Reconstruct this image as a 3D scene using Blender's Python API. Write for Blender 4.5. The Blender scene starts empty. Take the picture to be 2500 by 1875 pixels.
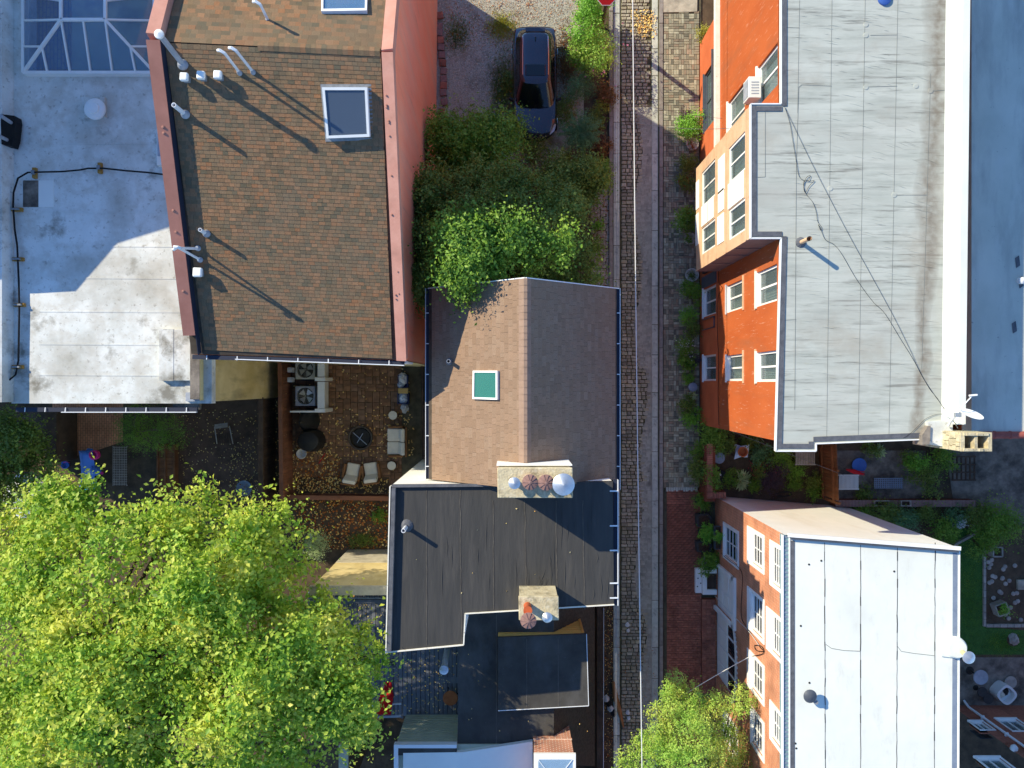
import bpy, bmesh, math, random
import numpy as np
from mathutils import Vector, Matrix

R = math.radians
random.seed(11)
rng = np.random.default_rng(11)
SC = bpy.context.scene
COL = SC.collection

# ------------------------------------------------------------------ camera, sky, sun, exposure
H, F, CX, CY = 30.0, 1732.0, 1250.0, 937.5      # drone height above the alley, focal length in photo pixels
cam = bpy.data.cameras.new('camera')
cam.sensor_width = 36.0
cam.lens = 36.0 * F / 2500.0
cam.clip_end = 2000
camo = bpy.data.objects.new('camera', cam)
COL.objects.link(camo)
camo.location = (0, 0, H)
SC.camera = camo

SUN_EL = R(29.5)
SUN_DIR = Vector((-0.838, 0.545, 0)).normalized()  # horizontal direction towards the sun
world = bpy.data.worlds.new('World')
SC.world = world
world.use_nodes = True
wn = world.node_tree.nodes
wl = world.node_tree.links
bg = wn['Background']
sky = wn.new('ShaderNodeTexSky')
sky.sky_type = 'NISHITA'
sky.sun_disc = False
sky.sun_elevation = SUN_EL
sky.sun_rotation = math.atan2(SUN_DIR.x, SUN_DIR.y)
sky.air_density = 1.0
sky.dust_density = 0.0
sky.ozone_density = 6.5
wl.new(sky.outputs[0], bg.inputs[0])
bg.inputs[1].default_value = 0.15
sun = bpy.data.lights.new('sun', 'SUN')
sun.energy = 4.0
sun.angle = R(0.5)
sun.color = (1.0, 0.885, 0.64)
suno = bpy.data.objects.new('sun', sun)
COL.objects.link(suno)
sv = Vector((SUN_DIR.x * math.cos(SUN_EL), SUN_DIR.y * math.cos(SUN_EL), math.sin(SUN_EL)))
suno.rotation_euler = sv.to_track_quat('Z', 'Y').to_euler()
suno.location = sv * 60
SC.view_settings.view_transform = 'Standard'
SC.view_settings.look = 'None'
SC.view_settings.exposure = 0.72
SC.view_settings.gamma = 1.0

# ------------------------------------------------------------------ helpers
def P(x, y, z=0.0):
    k = (H - z) / F
    return Vector(((x - CX) * k, -(y - CY) * k, z))

def XY(pts, z):
    return [tuple(P(a, b, z).xy) for a, b in pts]

def lin(r, g, b):
    f = lambda v: (v / 255 / 12.92) if v / 255 <= 0.04045 else ((v / 255 + 0.055) / 1.055) ** 2.4
    return (f(r), f(g), f(b), 1.0)

MATS = {}
def mat(name, c1, c2=None, scale=3.0, rough=0.85, bump=0.0, bscale=40.0, metal=0.0, lo=0.35, hi=0.65,
        island=0.0, c3=None, stretch=(1, 1, 1), stain=None, spec=0.3, detail=6.0, coat=0.0, stains=None):
    """procedural material: noise between c1 and c2, optional third colour, stains, random tint per piece"""
    m = bpy.data.materials.new(name)
    m.use_nodes = True
    nt = m.node_tree
    n, l = nt.nodes, nt.links
    b = n['Principled BSDF']
    b.inputs['Roughness'].default_value = rough
    b.inputs['Metallic'].default_value = metal
    b.inputs['Specular IOR Level'].default_value = spec
    if coat:
        b.inputs['Coat Weight'].default_value = coat
        b.inputs['Coat Roughness'].default_value = 0.04
    tc = n.new('ShaderNodeTexCoord')
    mp = n.new('ShaderNodeMapping')
    mp.inputs['Scale'].default_value = stretch
    l.new(tc.outputs['Object'], mp.inputs[0])
    c2 = c2 or c1
    nz = n.new('ShaderNodeTexNoise')
    nz.inputs['Scale'].default_value = scale
    nz.inputs['Detail'].default_value = detail
    nz.inputs['Roughness'].default_value = 0.62
    l.new(mp.outputs[0], nz.inputs['Vector'])
    cr = n.new('ShaderNodeValToRGB')
    cr.color_ramp.elements[0].position = lo
    cr.color_ramp.elements[1].position = hi
    cr.color_ramp.elements[0].color = c1
    cr.color_ramp.elements[1].color = c2
    l.new(nz.outputs['Fac'], cr.inputs[0])
    col = cr.outputs[0]
    if island or c3:
        ge = n.new('ShaderNodeNewGeometry')
        oi = n.new('ShaderNodeObjectInfo')
        ad = n.new('ShaderNodeMath'); ad.operation = 'ADD'
        fr = n.new('ShaderNodeMath'); fr.operation = 'FRACT'
        l.new(ge.outputs['Random Per Island'], ad.inputs[0])
        l.new(oi.outputs['Random'], ad.inputs[1])
        l.new(ad.outputs[0], fr.inputs[0])
        if c3:
            r3 = n.new('ShaderNodeValToRGB')
            els = r3.color_ramp.elements
            cs = c3
            els[0].position = 0.0; els[0].color = cs[0]
            els[1].position = 1.0; els[1].color = cs[-1]
            for i in range(1, len(cs) - 1):
                e = els.new(i / (len(cs) - 1)); e.color = cs[i]
            l.new(fr.outputs[0], r3.inputs[0])
            mx = n.new('ShaderNodeMix'); mx.data_type = 'RGBA'; mx.blend_type = 'MULTIPLY'
            mx.inputs[0].default_value = 1.0
            l.new(col, mx.inputs[6]); l.new(r3.outputs[0], mx.inputs[7])
            col = mx.outputs[2]
        if island:
            f2 = n.new('ShaderNodeMath'); f2.operation = 'MULTIPLY'; f2.inputs[1].default_value = 7.31
            l.new(fr.outputs[0], f2.inputs[0])
            f3 = n.new('ShaderNodeMath'); f3.operation = 'FRACT'
            l.new(f2.outputs[0], f3.inputs[0])
            mr = n.new('ShaderNodeMapRange')
            mr.inputs['To Min'].default_value = 1 - island
            mr.inputs['To Max'].default_value = 1 + island
            l.new(f3.outputs[0], mr.inputs[0])
            hs = n.new('ShaderNodeHueSaturation')
            l.new(mr.outputs[0], hs.inputs['Value'])
            l.new(col, hs.inputs['Color'])
            col = hs.outputs[0]
    sl = list(stains or [])
    if stain: sl.append(stain)
    for (sc, ss, s0, s1, st) in sl:
        m2 = n.new('ShaderNodeMapping'); m2.inputs['Scale'].default_value = st
        m2.inputs['Location'].default_value = (sc[0] * 31, ss * 1.7, s0 * 13)
        l.new(tc.outputs['Object'], m2.inputs[0])
        n2 = n.new('ShaderNodeTexNoise'); n2.inputs['Scale'].default_value = ss; n2.inputs['Detail'].default_value = 7
        n2.inputs['Roughness'].default_value = 0.65
        l.new(m2.outputs[0], n2.inputs['Vector'])
        mr = n.new('ShaderNodeMapRange'); mr.inputs['From Min'].default_value = s0; mr.inputs['From Max'].default_value = s1
        l.new(n2.outputs['Fac'], mr.inputs[0])
        mm = n.new('ShaderNodeMath'); mm.operation = 'MULTIPLY'; mm.inputs[1].default_value = sc[3]
        l.new(mr.outputs[0], mm.inputs[0])
        mx = n.new('ShaderNodeMix'); mx.data_type = 'RGBA'
        mx.inputs[7].default_value = (sc[0], sc[1], sc[2], 1)
        l.new(mm.outputs[0], mx.inputs[0]); l.new(col, mx.inputs[6])
        col = mx.outputs[2]
    l.new(col, b.inputs['Base Color'])
    if bump:
        nb = n.new('ShaderNodeTexNoise'); nb.inputs['Scale'].default_value = bscale; nb.inputs['Detail'].default_value = 5
        l.new(mp.outputs[0], nb.inputs['Vector'])
        bp = n.new('ShaderNodeBump'); bp.inputs['Strength'].default_value = bump; bp.inputs['Distance'].default_value = 0.03
        l.new(nb.outputs['Fac'], bp.inputs['Height'])
        l.new(bp.outputs[0], b.inputs['Normal'])
    MATS[name] = m
    return m

def brickmat(name, c1, c2, mortar, bw, bh, axis, msize=0.008, rough=0.9, tint=None):
    """bricks too small to pick apart: brick texture with recessed joints. axis: plane of the face ('XY','YZ','XZ')"""
    m = bpy.data.materials.new(name); m.use_nodes = True
    n, l = m.node_tree.nodes, m.node_tree.links
    b = n['Principled BSDF']; b.inputs['Roughness'].default_value = rough
    b.inputs['Specular IOR Level'].default_value = 0.2
    tc = n.new('ShaderNodeTexCoord'); sp = n.new('ShaderNodeSeparateXYZ'); cb = n.new('ShaderNodeCombineXYZ')
    l.new(tc.outputs['Object'], sp.inputs[0])
    a, c = {'XY': (0, 1), 'YX': (1, 0), 'YZ': (1, 2), 'XZ': (0, 2)}[axis]
    l.new(sp.outputs[a], cb.inputs[0]); l.new(sp.outputs[c], cb.inputs[1])
    bt = n.new('ShaderNodeTexBrick')
    bt.inputs['Scale'].default_value = 1.0
    bt.inputs['Brick Width'].default_value = bw; bt.inputs['Row Height'].default_value = bh
    bt.inputs['Mortar Size'].default_value = msize
    bt.inputs['Color1'].default_value = c1; bt.inputs['Color2'].default_value = c2; bt.inputs['Mortar'].default_value = mortar
    l.new(cb.outputs[0], bt.inputs['Vector'])
    nz = n.new('ShaderNodeTexNoise'); nz.inputs['Scale'].default_value = 1.3; nz.inputs['Detail'].default_value = 6
    l.new(tc.outputs['Object'], nz.inputs['Vector'])
    mr = n.new('ShaderNodeMapRange'); mr.inputs['From Min'].default_value = .3; mr.inputs['From Max'].default_value = .7
    mr.inputs['To Min'].default_value = .72; mr.inputs['To Max'].default_value = 1.2
    l.new(nz.outputs['Fac'], mr.inputs[0])
    hs = n.new('ShaderNodeHueSaturation'); l.new(bt.outputs['Color'], hs.inputs['Color']); l.new(mr.outputs[0], hs.inputs['Value'])
    l.new(hs.outputs[0], b.inputs['Base Color'])
    bp = n.new('ShaderNodeBump'); bp.inputs['Strength'].default_value = .6; bp.inputs['Distance'].default_value = .01
    iv = n.new('ShaderNodeMath'); iv.operation = 'SUBTRACT'; iv.inputs[0].default_value = 1
    l.new(bt.outputs['Fac'], iv.inputs[1]); l.new(iv.outputs[0], bp.inputs['Height']); l.new(bp.outputs[0], b.inputs['Normal'])
    MATS[name] = m
    return m

def leafmat(name, cols, trans=0.3, rough=0.5):
    m = bpy.data.materials.new(name); m.use_nodes = True
    n, l = m.node_tree.nodes, m.node_tree.links
    out = n['Material Output']; b = n['Principled BSDF']
    b.inputs['Roughness'].default_value = rough; b.inputs['Specular IOR Level'].default_value = .35
    ge = n.new('ShaderNodeNewGeometry'); oi = n.new('ShaderNodeObjectInfo')
    tc = n.new('ShaderNodeTexCoord'); nz = n.new('ShaderNodeTexNoise'); nz.inputs['Scale'].default_value = .9; nz.inputs['Detail'].default_value = 3
    l.new(tc.outputs['Object'], nz.inputs['Vector'])
    mm = n.new('ShaderNodeMath'); mm.operation = 'MULTIPLY_ADD'; mm.inputs[1].default_value = .35
    l.new(ge.outputs['Random Per Island'], mm.inputs[0])
    m2 = n.new('ShaderNodeMapRange'); m2.inputs['From Min'].default_value = .3; m2.inputs['From Max'].default_value = .7
    m2.inputs['To Min'].default_value = 0; m2.inputs['To Max'].default_value = .65
    l.new(nz.outputs['Fac'], m2.inputs[0]); l.new(m2.outputs[0], mm.inputs[2])
    r = n.new('ShaderNodeValToRGB'); els = r.color_ramp.elements
    els[0].color = cols[0]; els[1].color = cols[-1]
    for i in range(1, len(cols) - 1):
        e = els.new(i / (len(cols) - 1)); e.color = cols[i]
    l.new(mm.outputs[0], r.inputs[0]); l.new(r.outputs[0], b.inputs['Base Color'])
    t = n.new('ShaderNodeBsdfTranslucent'); l.new(r.outputs[0], t.inputs['Color'])
    mx = n.new('ShaderNodeMixShader'); mx.inputs[0].default_value = trans
    l.new(b.outputs[0], mx.inputs[1]); l.new(t.outputs[0], mx.inputs[2]); l.new(mx.outputs[0], out.inputs['Surface'])
    MATS[name] = m
    return m

def glassmat(name, tint, clear=0.5, rough=0.03):
    """window glass: part see-through, part mirror of the sky, over a tint"""
    m = bpy.data.materials.new(name); m.use_nodes = True
    n, l = m.node_tree.nodes, m.node_tree.links
    out = n['Material Output']; b = n['Principled BSDF']
    b.inputs['Base Color'].default_value = tint; b.inputs['Roughness'].default_value = rough
    b.inputs['Specular IOR Level'].default_value = .8
    t = n.new('ShaderNodeBsdfTransparent'); t.inputs[0].default_value = (.85, .92, .95, 1)
    mx = n.new('ShaderNodeMixShader'); mx.inputs[0].default_value = clear
    l.new(b.outputs[0], mx.inputs[1]); l.new(t.outputs[0], mx.inputs[2]); l.new(mx.outputs[0], out.inputs['Surface'])
    MATS[name] = m
    return m

def off(o):
    v = Vector((0, 0, 0))
    while o is not None:
        v += o.location; o = o.parent
    return v

def tag(o, label=None, cat=None, group=None, kind=None):
    if label: o['label'] = label
    if cat: o['category'] = cat
    if group: o['group'] = group
    if kind: o['kind'] = kind
    return o

def thing(name, label, cat, loc, group=None):
    o = bpy.data.objects.new(name, None)
    o.empty_display_size = .2
    COL.objects.link(o); o.location = loc
    return tag(o, label, cat, group)

class G:
    """collects shapes in world coordinates; build() links them as ONE mesh object"""
    def __init__(s): s.v = []; s.f = []
    def add(s, vs, fs):
        k = len(s.v); s.v += [tuple(p) for p in vs]; s.f += [tuple(i + k for i in f) for f in fs]; return s
    def prism(s, poly, z0, z1):
        n = len(poly)
        a = sum(poly[i][0] * poly[(i + 1) % n][1] - poly[(i + 1) % n][0] * poly[i][1] for i in range(n))
        if a < 0: poly = poly[::-1]
        g = (lambda z, i: z[i] if isinstance(z, (list, tuple)) else z)
        if a < 0 and isinstance(z1, (list, tuple)): z1 = z1[::-1]
        if a < 0 and isinstance(z0, (list, tuple)): z0 = z0[::-1]
        vs = [(p[0], p[1], g(z0, i)) for i, p in enumerate(poly)] + [(p[0], p[1], g(z1, i)) for i, p in enumerate(poly)]
        fs = [tuple(range(n - 1, -1, -1)), tuple(range(n, 2 * n))] + [(i, (i + 1) % n, n + (i + 1) % n, n + i) for i in range(n)]
        return s.add(vs, fs)
    def pxprism(s, pts, zref, z0, z1): return s.prism(XY(pts, zref), z0, z1)
    def box(s, x0, x1, y0, y1, z0, z1):
        x0, x1 = min(x0, x1), max(x0, x1); y0, y1 = min(y0, y1), max(y0, y1)
        return s.prism([(x0, y0), (x1, y0), (x1, y1), (x0, y1)], z0, z1)
    def pxbox(s, x0, y0, x1, y1, zref, z0, z1):
        return s.pxprism([(x0, y0), (x1, y0), (x1, y1), (x0, y1)], zref, z0, z1)
    def beam(s, a, b, w, h, up=Vector((0, 0, 1))):
        a = Vector(a); b = Vector(b); d = (b - a).normalized()
        if abs(d.dot(up)) > .98: up = Vector((0, 1, 0))
        r = d.cross(up).normalized(); u = r.cross(d).normalized()
        vs = []
        for p in (a, b):
            for (i, j) in ((-1, -1), (1, -1), (1, 1), (-1, 1)): vs.append(p + r * (w / 2 * i) + u * (h / 2 * j))
        return s.add(vs, [(0, 1, 2, 3), (7, 6, 5, 4), (0, 4, 5, 1), (1, 5, 6, 2), (2, 6, 7, 3), (3, 7, 4, 0)])
    def tube(s, path, r, n=8, cap=True):
        path = [Vector(p) for p in path]; m = len(path)
        rr = r if isinstance(r, (list, tuple)) else [r] * m
        vs = []; ref = None
        for i, p in enumerate(path):
            d = (path[min(i + 1, m - 1)] - path[max(i - 1, 0)]).normalized()
            if ref is None:
                ref = Vector((0, 0, 1)) if abs(d.z) < .9 else Vector((1, 0, 0))
            a = d.cross(ref).normalized(); b = a.cross(d).normalized(); ref = b
            for k in range(n):
                t = 2 * math.pi * k / n
                vs.append(p + a * math.cos(t) * rr[i] + b * math.sin(t) * rr[i])
        fs = [(i * n + k, i * n + (k + 1) % n, (i + 1) * n + (k + 1) % n, (i + 1) * n + k) for i in range(m - 1) for k in range(n)]
        if cap: fs += [tuple(range(n - 1, -1, -1)), tuple(range((m - 1) * n, m * n))]
        return s.add(vs, fs)
    def lathe(s, c, prof, n=20, axis=None):
        """prof: list of (radius, height) from bottom to top about vertical axis at c"""
        c = Vector(c); m = len(prof)
        M3 = Matrix.Identity(3) if axis is None else Vector(axis).normalized().to_track_quat('Z', 'Y').to_matrix()
        vs = []
        for (r, z) in prof:
            for k in range(n):
                t = 2 * math.pi * k / n
                vs.append(c + M3 @ Vector((r * math.cos(t), r * math.sin(t), z)))
        fs = [(i * n + k, i * n + (k + 1) % n, (i + 1) * n + (k + 1) % n, (i + 1) * n + k) for i in range(m - 1) for k in range(n)]
        if prof[0][0] > 1e-4: fs.append(tuple(range(n - 1, -1, -1)))
        if prof[-1][0] > 1e-4: fs.append(tuple(range((m - 1) * n, m * n)))
        return s.add(vs, fs)
    def sheet(s, pts, t):
        """polygon of 3D points given thickness t along its normal (downwards)"""
        pts = [Vector(p) for p in pts]; n = len(pts)
        nn = Vector((0, 0, 0))
        for i in range(n): nn += pts[i].cross(pts[(i + 1) % n])
        nn.normalize()
        if nn.z < 0: pts = pts[::-1]; nn = -nn
        vs = [p - nn * t for p in pts] + pts
        return s.add(vs, [tuple(range(n - 1, -1, -1)), tuple(range(n, 2 * n))] + [(i, (i + 1) % n, n + (i + 1) % n, n + i) for i in range(n)])
    def boxT(s, T, a0, a1, z0, z1, d0, d1):
        vs = [T(a, z, d) for d in (d0, d1) for (a, z) in ((a0, z0), (a1, z0), (a1, z1), (a0, z1))]
        return s.add(vs, [(0, 1, 2, 3), (7, 6, 5, 4), (0, 4, 5, 1), (1, 5, 6, 2), (2, 6, 7, 3), (3, 7, 4, 0)])
    def build(s, name, m, parent=None, smooth=False, bevel=0.0, label=None, cat=None, group=None, kind=None, seg=2):
        me = bpy.data.meshes.new(name)
        o_ = off(parent) if parent is not None else Vector((0, 0, 0))
        vs = [(p[0] - o_.x, p[1] - o_.y, p[2] - o_.z) for p in s.v]
        org = None
        if parent is None and vs:
            arr = np.array(vs); mn, mxx = arr.min(0), arr.max(0)
            org = ((mn[0] + mxx[0]) / 2, (mn[1] + mxx[1]) / 2, mn[2])
            vs = [tuple(p) for p in (arr - np.array(org))]
        me.from_pydata(vs, [], s.f)
        bm = bmesh.new(); bm.from_mesh(me); bmesh.ops.recalc_face_normals(bm, faces=bm.faces); bm.to_mesh(me); bm.free()
        me.materials.append(MATS[m] if isinstance(m, str) else m)
        if smooth:
            me.polygons.foreach_set('use_smooth', [True] * len(me.polygons)); me.set_sharp_from_angle(angle=R(42))
        o = bpy.data.objects.new(name, me); COL.objects.link(o)
        if org is not None: o.location = org
        o.parent = parent
        if bevel:
            md = o.modifiers.new('bevel', 'BEVEL'); md.width = bevel; md.segments = seg; md.limit_method = 'ANGLE'; md.angle_limit = R(40)
        return tag(o, label, cat, group, kind)

def np_mesh(name, V, Fc, m, parent=None, smooth=False, **kw):
    V = np.asarray(V, dtype=np.float64); Fc = np.asarray(Fc, dtype=np.int32)
    o_ = off(parent) if parent is not None else Vector((0, 0, 0))
    org = None
    if parent is None:
        org = np.array([(V[:, 0].min() + V[:, 0].max()) / 2, (V[:, 1].min() + V[:, 1].max()) / 2, V[:, 2].min()])
        V = V - org
    else:
        V = V - np.array(o_)
    me = bpy.data.meshes.new(name)
    k = Fc.shape[1]
    me.vertices.add(len(V)); me.vertices.foreach_set('co', V.astype(np.float32).ravel())
    me.loops.add(Fc.size); me.loops.foreach_set('vertex_index', Fc.ravel())
    me.polygons.add(len(Fc)); me.polygons.foreach_set('loop_start', np.arange(0, Fc.size, k, dtype=np.int32))
    me.update(calc_edges=True)
    me.materials.append(MATS[m] if isinstance(m, str) else m)
    if smooth: me.polygons.foreach_set('use_smooth', [True] * len(me.polygons))
    o = bpy.data.objects.new(name, me); COL.objects.link(o)
    if org is not None: o.location = org
    o.parent = parent
    return tag(o, **kw)

def leaves(C, N, L, W, fold=.15):
    """arrays of leaf centres, normals, lengths, widths -> verts, faces (two triangles a leaf, folded on the midrib)"""
    n = len(C)
    N = N / (np.linalg.norm(N, axis=1, keepdims=True) + 1e-9)
    r = rng.normal(size=(n, 3)); t = np.cross(N, r); t /= (np.linalg.norm(t, axis=1, keepdims=True) + 1e-9)
    b = np.cross(N, t)
    L = np.asarray(L).reshape(-1, 1); W = np.asarray(W).reshape(-1, 1)
    V = np.empty((n, 4, 3))
    V[:, 0] = C - t * L / 2; V[:, 2] = C + t * L / 2 - N * L * .08
    V[:, 1] = C + b * W / 2 + N * W * fold; V[:, 3] = C - b * W / 2 + N * W * fold
    i = np.arange(n)[:, None] * 4
    Fc = np.concatenate([i + np.array([[0, 1, 2]]), i + np.array([[0, 2, 3]])], axis=1).reshape(-1, 3)
    return V.reshape(-1, 3), Fc

def lobes_cloud(lobes, n, leaf, cl=14, rc=.28, low=-.25, jit=.14, upb=.45):
    """lobes: (centre, rx, ry, rz). leaves in twig clusters on the lobes' upper shells, a few inside"""
    w = np.array([l[1] * l[2] for l in lobes]); w = w / w.sum()
    ncl = max(4, n // cl)
    li = rng.choice(len(lobes), size=ncl, p=w)
    d = rng.normal(size=(ncl, 3)); d /= np.linalg.norm(d, axis=1, keepdims=True)
    d[:, 2] = np.where(d[:, 2] < low, -d[:, 2], d[:, 2])
    cen = np.array([tuple(l[0]) for l in lobes])[li]; rad = np.array([l[1:4] for l in lobes])[li]
    f = 1 + rng.normal(size=(ncl, 1)) * jit
    f = np.where(rng.random((ncl, 1)) < .2, rng.uniform(.4, .85, (ncl, 1)), f)
    f = np.where(rng.random((ncl, 1)) < .10, rng.uniform(1.1, 1.3, (ncl, 1)), f)
    cc = cen + d * rad * f
    ii = rng.integers(0, ncl, size=n)
    ax = d + rng.normal(size=(ncl, 3)) * .55; ax /= np.linalg.norm(ax, axis=1, keepdims=True)
    cs = rng.uniform(.5, 1.5, (ncl, 1))                      # twigs of different vigour
    C = cc[ii] + rng.normal(size=(n, 3)) * rc * .7 * cs[ii] * np.array([1, 1, .7]) + ax[ii] * rng.normal(size=(n, 1)) * rc * 1.5 * cs[ii]
    N = d[ii] * .75 + np.array([0, 0, upb * .8]) + rng.normal(size=(n, 3)) * .45 + (rng.normal(size=(ncl, 3)) * .4)[ii]
    L = leaf * rng.uniform(.5, 1.35, n) * rng.uniform(.75, 1.2, ncl)[ii]
    return C, N, L

def T_west(Xw): return lambda a, z, d=0: (Xw - d, a, z)          # wall facing -X, a = Y
def T_north(Yw): return lambda a, z, d=0: (a, Yw + d, z)         # wall facing +Y, a = X
def onX(px, py, Xw):
    z = H - Xw * F / (px - CX); return (-(py - CY) * (H - z) / F, z)
def onY(px, py, Yw):
    z = H - (-Yw) * F / (py - CY); return ((px - CX) * (H - z) / F, z)

def wall_open(T, a0, a1, z0, z1, ops, depth=.14, thick=.25):
    """flat wall with openings (a0,a1,z0,z1) and reveals"""
    g = G()
    A = sorted(set([a0, a1] + [min(max(o[i], a0), a1) for o in ops for i in (0, 1)]))
    Z = sorted(set([z0, z1] + [min(max(o[i], z0), z1) for o in ops for i in (2, 3)]))
    for i in range(len(A) - 1):
        for j in range(len(Z) - 1):
            ca, cz = (A[i] + A[i + 1]) / 2, (Z[j] + Z[j + 1]) / 2
            if any(o[0] < ca < o[1] and o[2] < cz < o[3] for o in ops): continue
            g.add([T(A[i], Z[j], 0), T(A[i + 1], Z[j], 0), T(A[i + 1], Z[j + 1], 0), T(A[i], Z[j + 1], 0)], [(0, 1, 2, 3)])
    for o in ops:
        q = [(o[0], o[2]), (o[1], o[2]), (o[1], o[3]), (o[0], o[3])]
        for k in range(4):
            p, r = q[k], q[(k + 1) % 4]
            g.add([T(*p, 0), T(*r, 0), T(*r, -depth - .06), T(*p, -depth - .06)], [(0, 1, 2, 3)])
    return g

WRND = random.Random(77)
def window(root, T, a0, a1, z0, z1, frame='white_paint', glass='pane_glass', nx=2, nz=1, depth=.12, fw=.07, sill=True, bar=.03, trim=0, trimmat=None, sillmat=None, back='room_dark', name='window'):
    g = G()
    for (p, q, r, s_) in ((a0, a0 + fw, z0, z1), (a1 - fw, a1, z0, z1), (a0 + fw, a1 - fw, z0, z0 + fw), (a0 + fw, a1 - fw, z1 - fw, z1)):
        g.boxT(T, p, q, r, s_, -depth - .05, -depth + .03)
    ia0, ia1, iz0, iz1 = a0 + fw, a1 - fw, z0 + fw, z1 - fw
    for k in range(1, nx):
        a = ia0 + (ia1 - ia0) * k / nx; g.boxT(T, a - bar / 2, a + bar / 2, iz0, iz1, -depth - .04, -depth + .018)
    for k in range(1, nz):
        z = iz0 + (iz1 - iz0) * k / nz; g.boxT(T, ia0, ia1, z - bar / 2, z + bar / 2, -depth - .038, -depth + .014)
    if trim:
        for (p, q, r, s_) in ((a0 - trim, a0, z0 - trim, z1 + trim), (a1, a1 + trim, z0 - trim, z1 + trim), (a0, a1, z1, z1 + trim), (a0, a1, z0 - trim, z0)):
            g.boxT(T, p, q, r, s_, .002, .035)
    w = g.build(name, frame, root)
    for i in range(nx):
        for j in range(nz):
            pa0 = ia0 + (ia1 - ia0) * i / nx; pa1 = ia0 + (ia1 - ia0) * (i + 1) / nx
            pz0 = iz0 + (iz1 - iz0) * j / nz; pz1 = iz0 + (iz1 - iz0) * (j + 1) / nz
            G().boxT(T, pa0, pa1, pz0, pz1, -depth - .02, -depth - .012).build('pane', glass, w)
    if back == 'curtain':
        G().boxT(T, a0, a1, z0, z1, -depth - .30, -depth - .28).build('room_interior', 'room_dark', w)
        fr = WRND.choice((.42, .5, .55, .85)); s0 = WRND.random() < .5
        n_ = 7; cg = G()
        ca0, ca1 = (a0, a0 + (a1 - a0) * fr) if s0 else (a1 - (a1 - a0) * fr, a1)
        for q in range(n_):
            p, r = ca0 + (ca1 - ca0) * q / n_, ca0 + (ca1 - ca0) * (q + 1) / n_; mdl = (p + r) / 2
            cg.add([T(p, z0, -depth - .12), T(mdl, z0, -depth - .16), T(mdl, z1, -depth - .16), T(p, z1, -depth - .12)], [(0, 1, 2, 3)])
            cg.add([T(mdl, z0, -depth - .16), T(r, z0, -depth - .12), T(r, z1, -depth - .12), T(mdl, z1, -depth - .16)], [(0, 1, 2, 3)])
        cg.build('curtain', 'curtain', w)
    elif back: G().boxT(T, a0, a1, z0, z1, -depth - .30, -depth - .28).build('room_interior', back, w)
    if sill: G().boxT(T, a0 - .05, a1 + .05, z0 - .06, z0 + .002, -depth + .03, .06).build('sill', sillmat or frame, w)
    return w

def piece_mesh(key, w, l, h, jit=.0, inset=.012, cache={}):
    if key in cache: return cache[key]
    rr = random.Random(str(key))
    c = [(-w / 2, -l / 2), (w / 2, -l / 2), (w / 2, l / 2), (-w / 2, l / 2)]
    c = [(x + rr.uniform(-jit, jit) * w, y + rr.uniform(-jit, jit) * l) for x, y in c]
    t = [(x - math.copysign(inset, x), y - math.copysign(inset, y)) for x, y in c]
    m2 = [(x - math.copysign(inset * .25, x), y - math.copysign(inset * .25, y)) for x, y in c]
    vs = [(x, y, -.04) for x, y in c] + [(x, y, h * .55) for x, y in m2] + [(x, y, h) for x, y in t]
    fs = [(8, 9, 10, 11)] + [(k + i, k + (i + 1) % 4, k + 4 + (i + 1) % 4, k + 4 + i) for k in (0, 4) for i in range(4)]
    cache[key] = (vs, fs)
    return cache[key]

PIECE_ME = {}
def lay_pieces(parent, name, plural, items, m, nind, label=None):
    """items: (matrix, key(vs,fs), priority). the nind with lowest priority become objects, the rest one stuff mesh"""
    items = sorted(items, key=lambda t: t[2])
    o_ = Matrix.Translation(-off(parent))
    for (M4, mk, pr) in items[:nind]:
        vs, fs = mk
        kk = (name, m, id(vs))
        if kk not in PIECE_ME:
            me = bpy.data.meshes.new(name); me.from_pydata(vs, [], fs)
            me.materials.append(MATS[m]); PIECE_ME[kk] = (me, vs)
        o = bpy.data.objects.new(name, PIECE_ME[kk][0]); COL.objects.link(o)
        o.parent = parent; o.matrix_local = o_ @ M4
    rest = items[nind:]
    if rest:
        g = G()
        for (M4, (vs, fs), pr) in rest: g.add([M4 @ Vector(v) for v in vs], fs)
        me = bpy.data.meshes.new(plural); ov = off(parent)
        me.from_pydata([(a - ov.x, b - ov.y, c - ov.z) for a, b, c in g.v], [], g.f)
        me.materials.append(MATS[m])
        o = bpy.data.objects.new(plural, me); COL.objects.link(o); o.parent = parent; o['kind'] = 'stuff'

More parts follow.
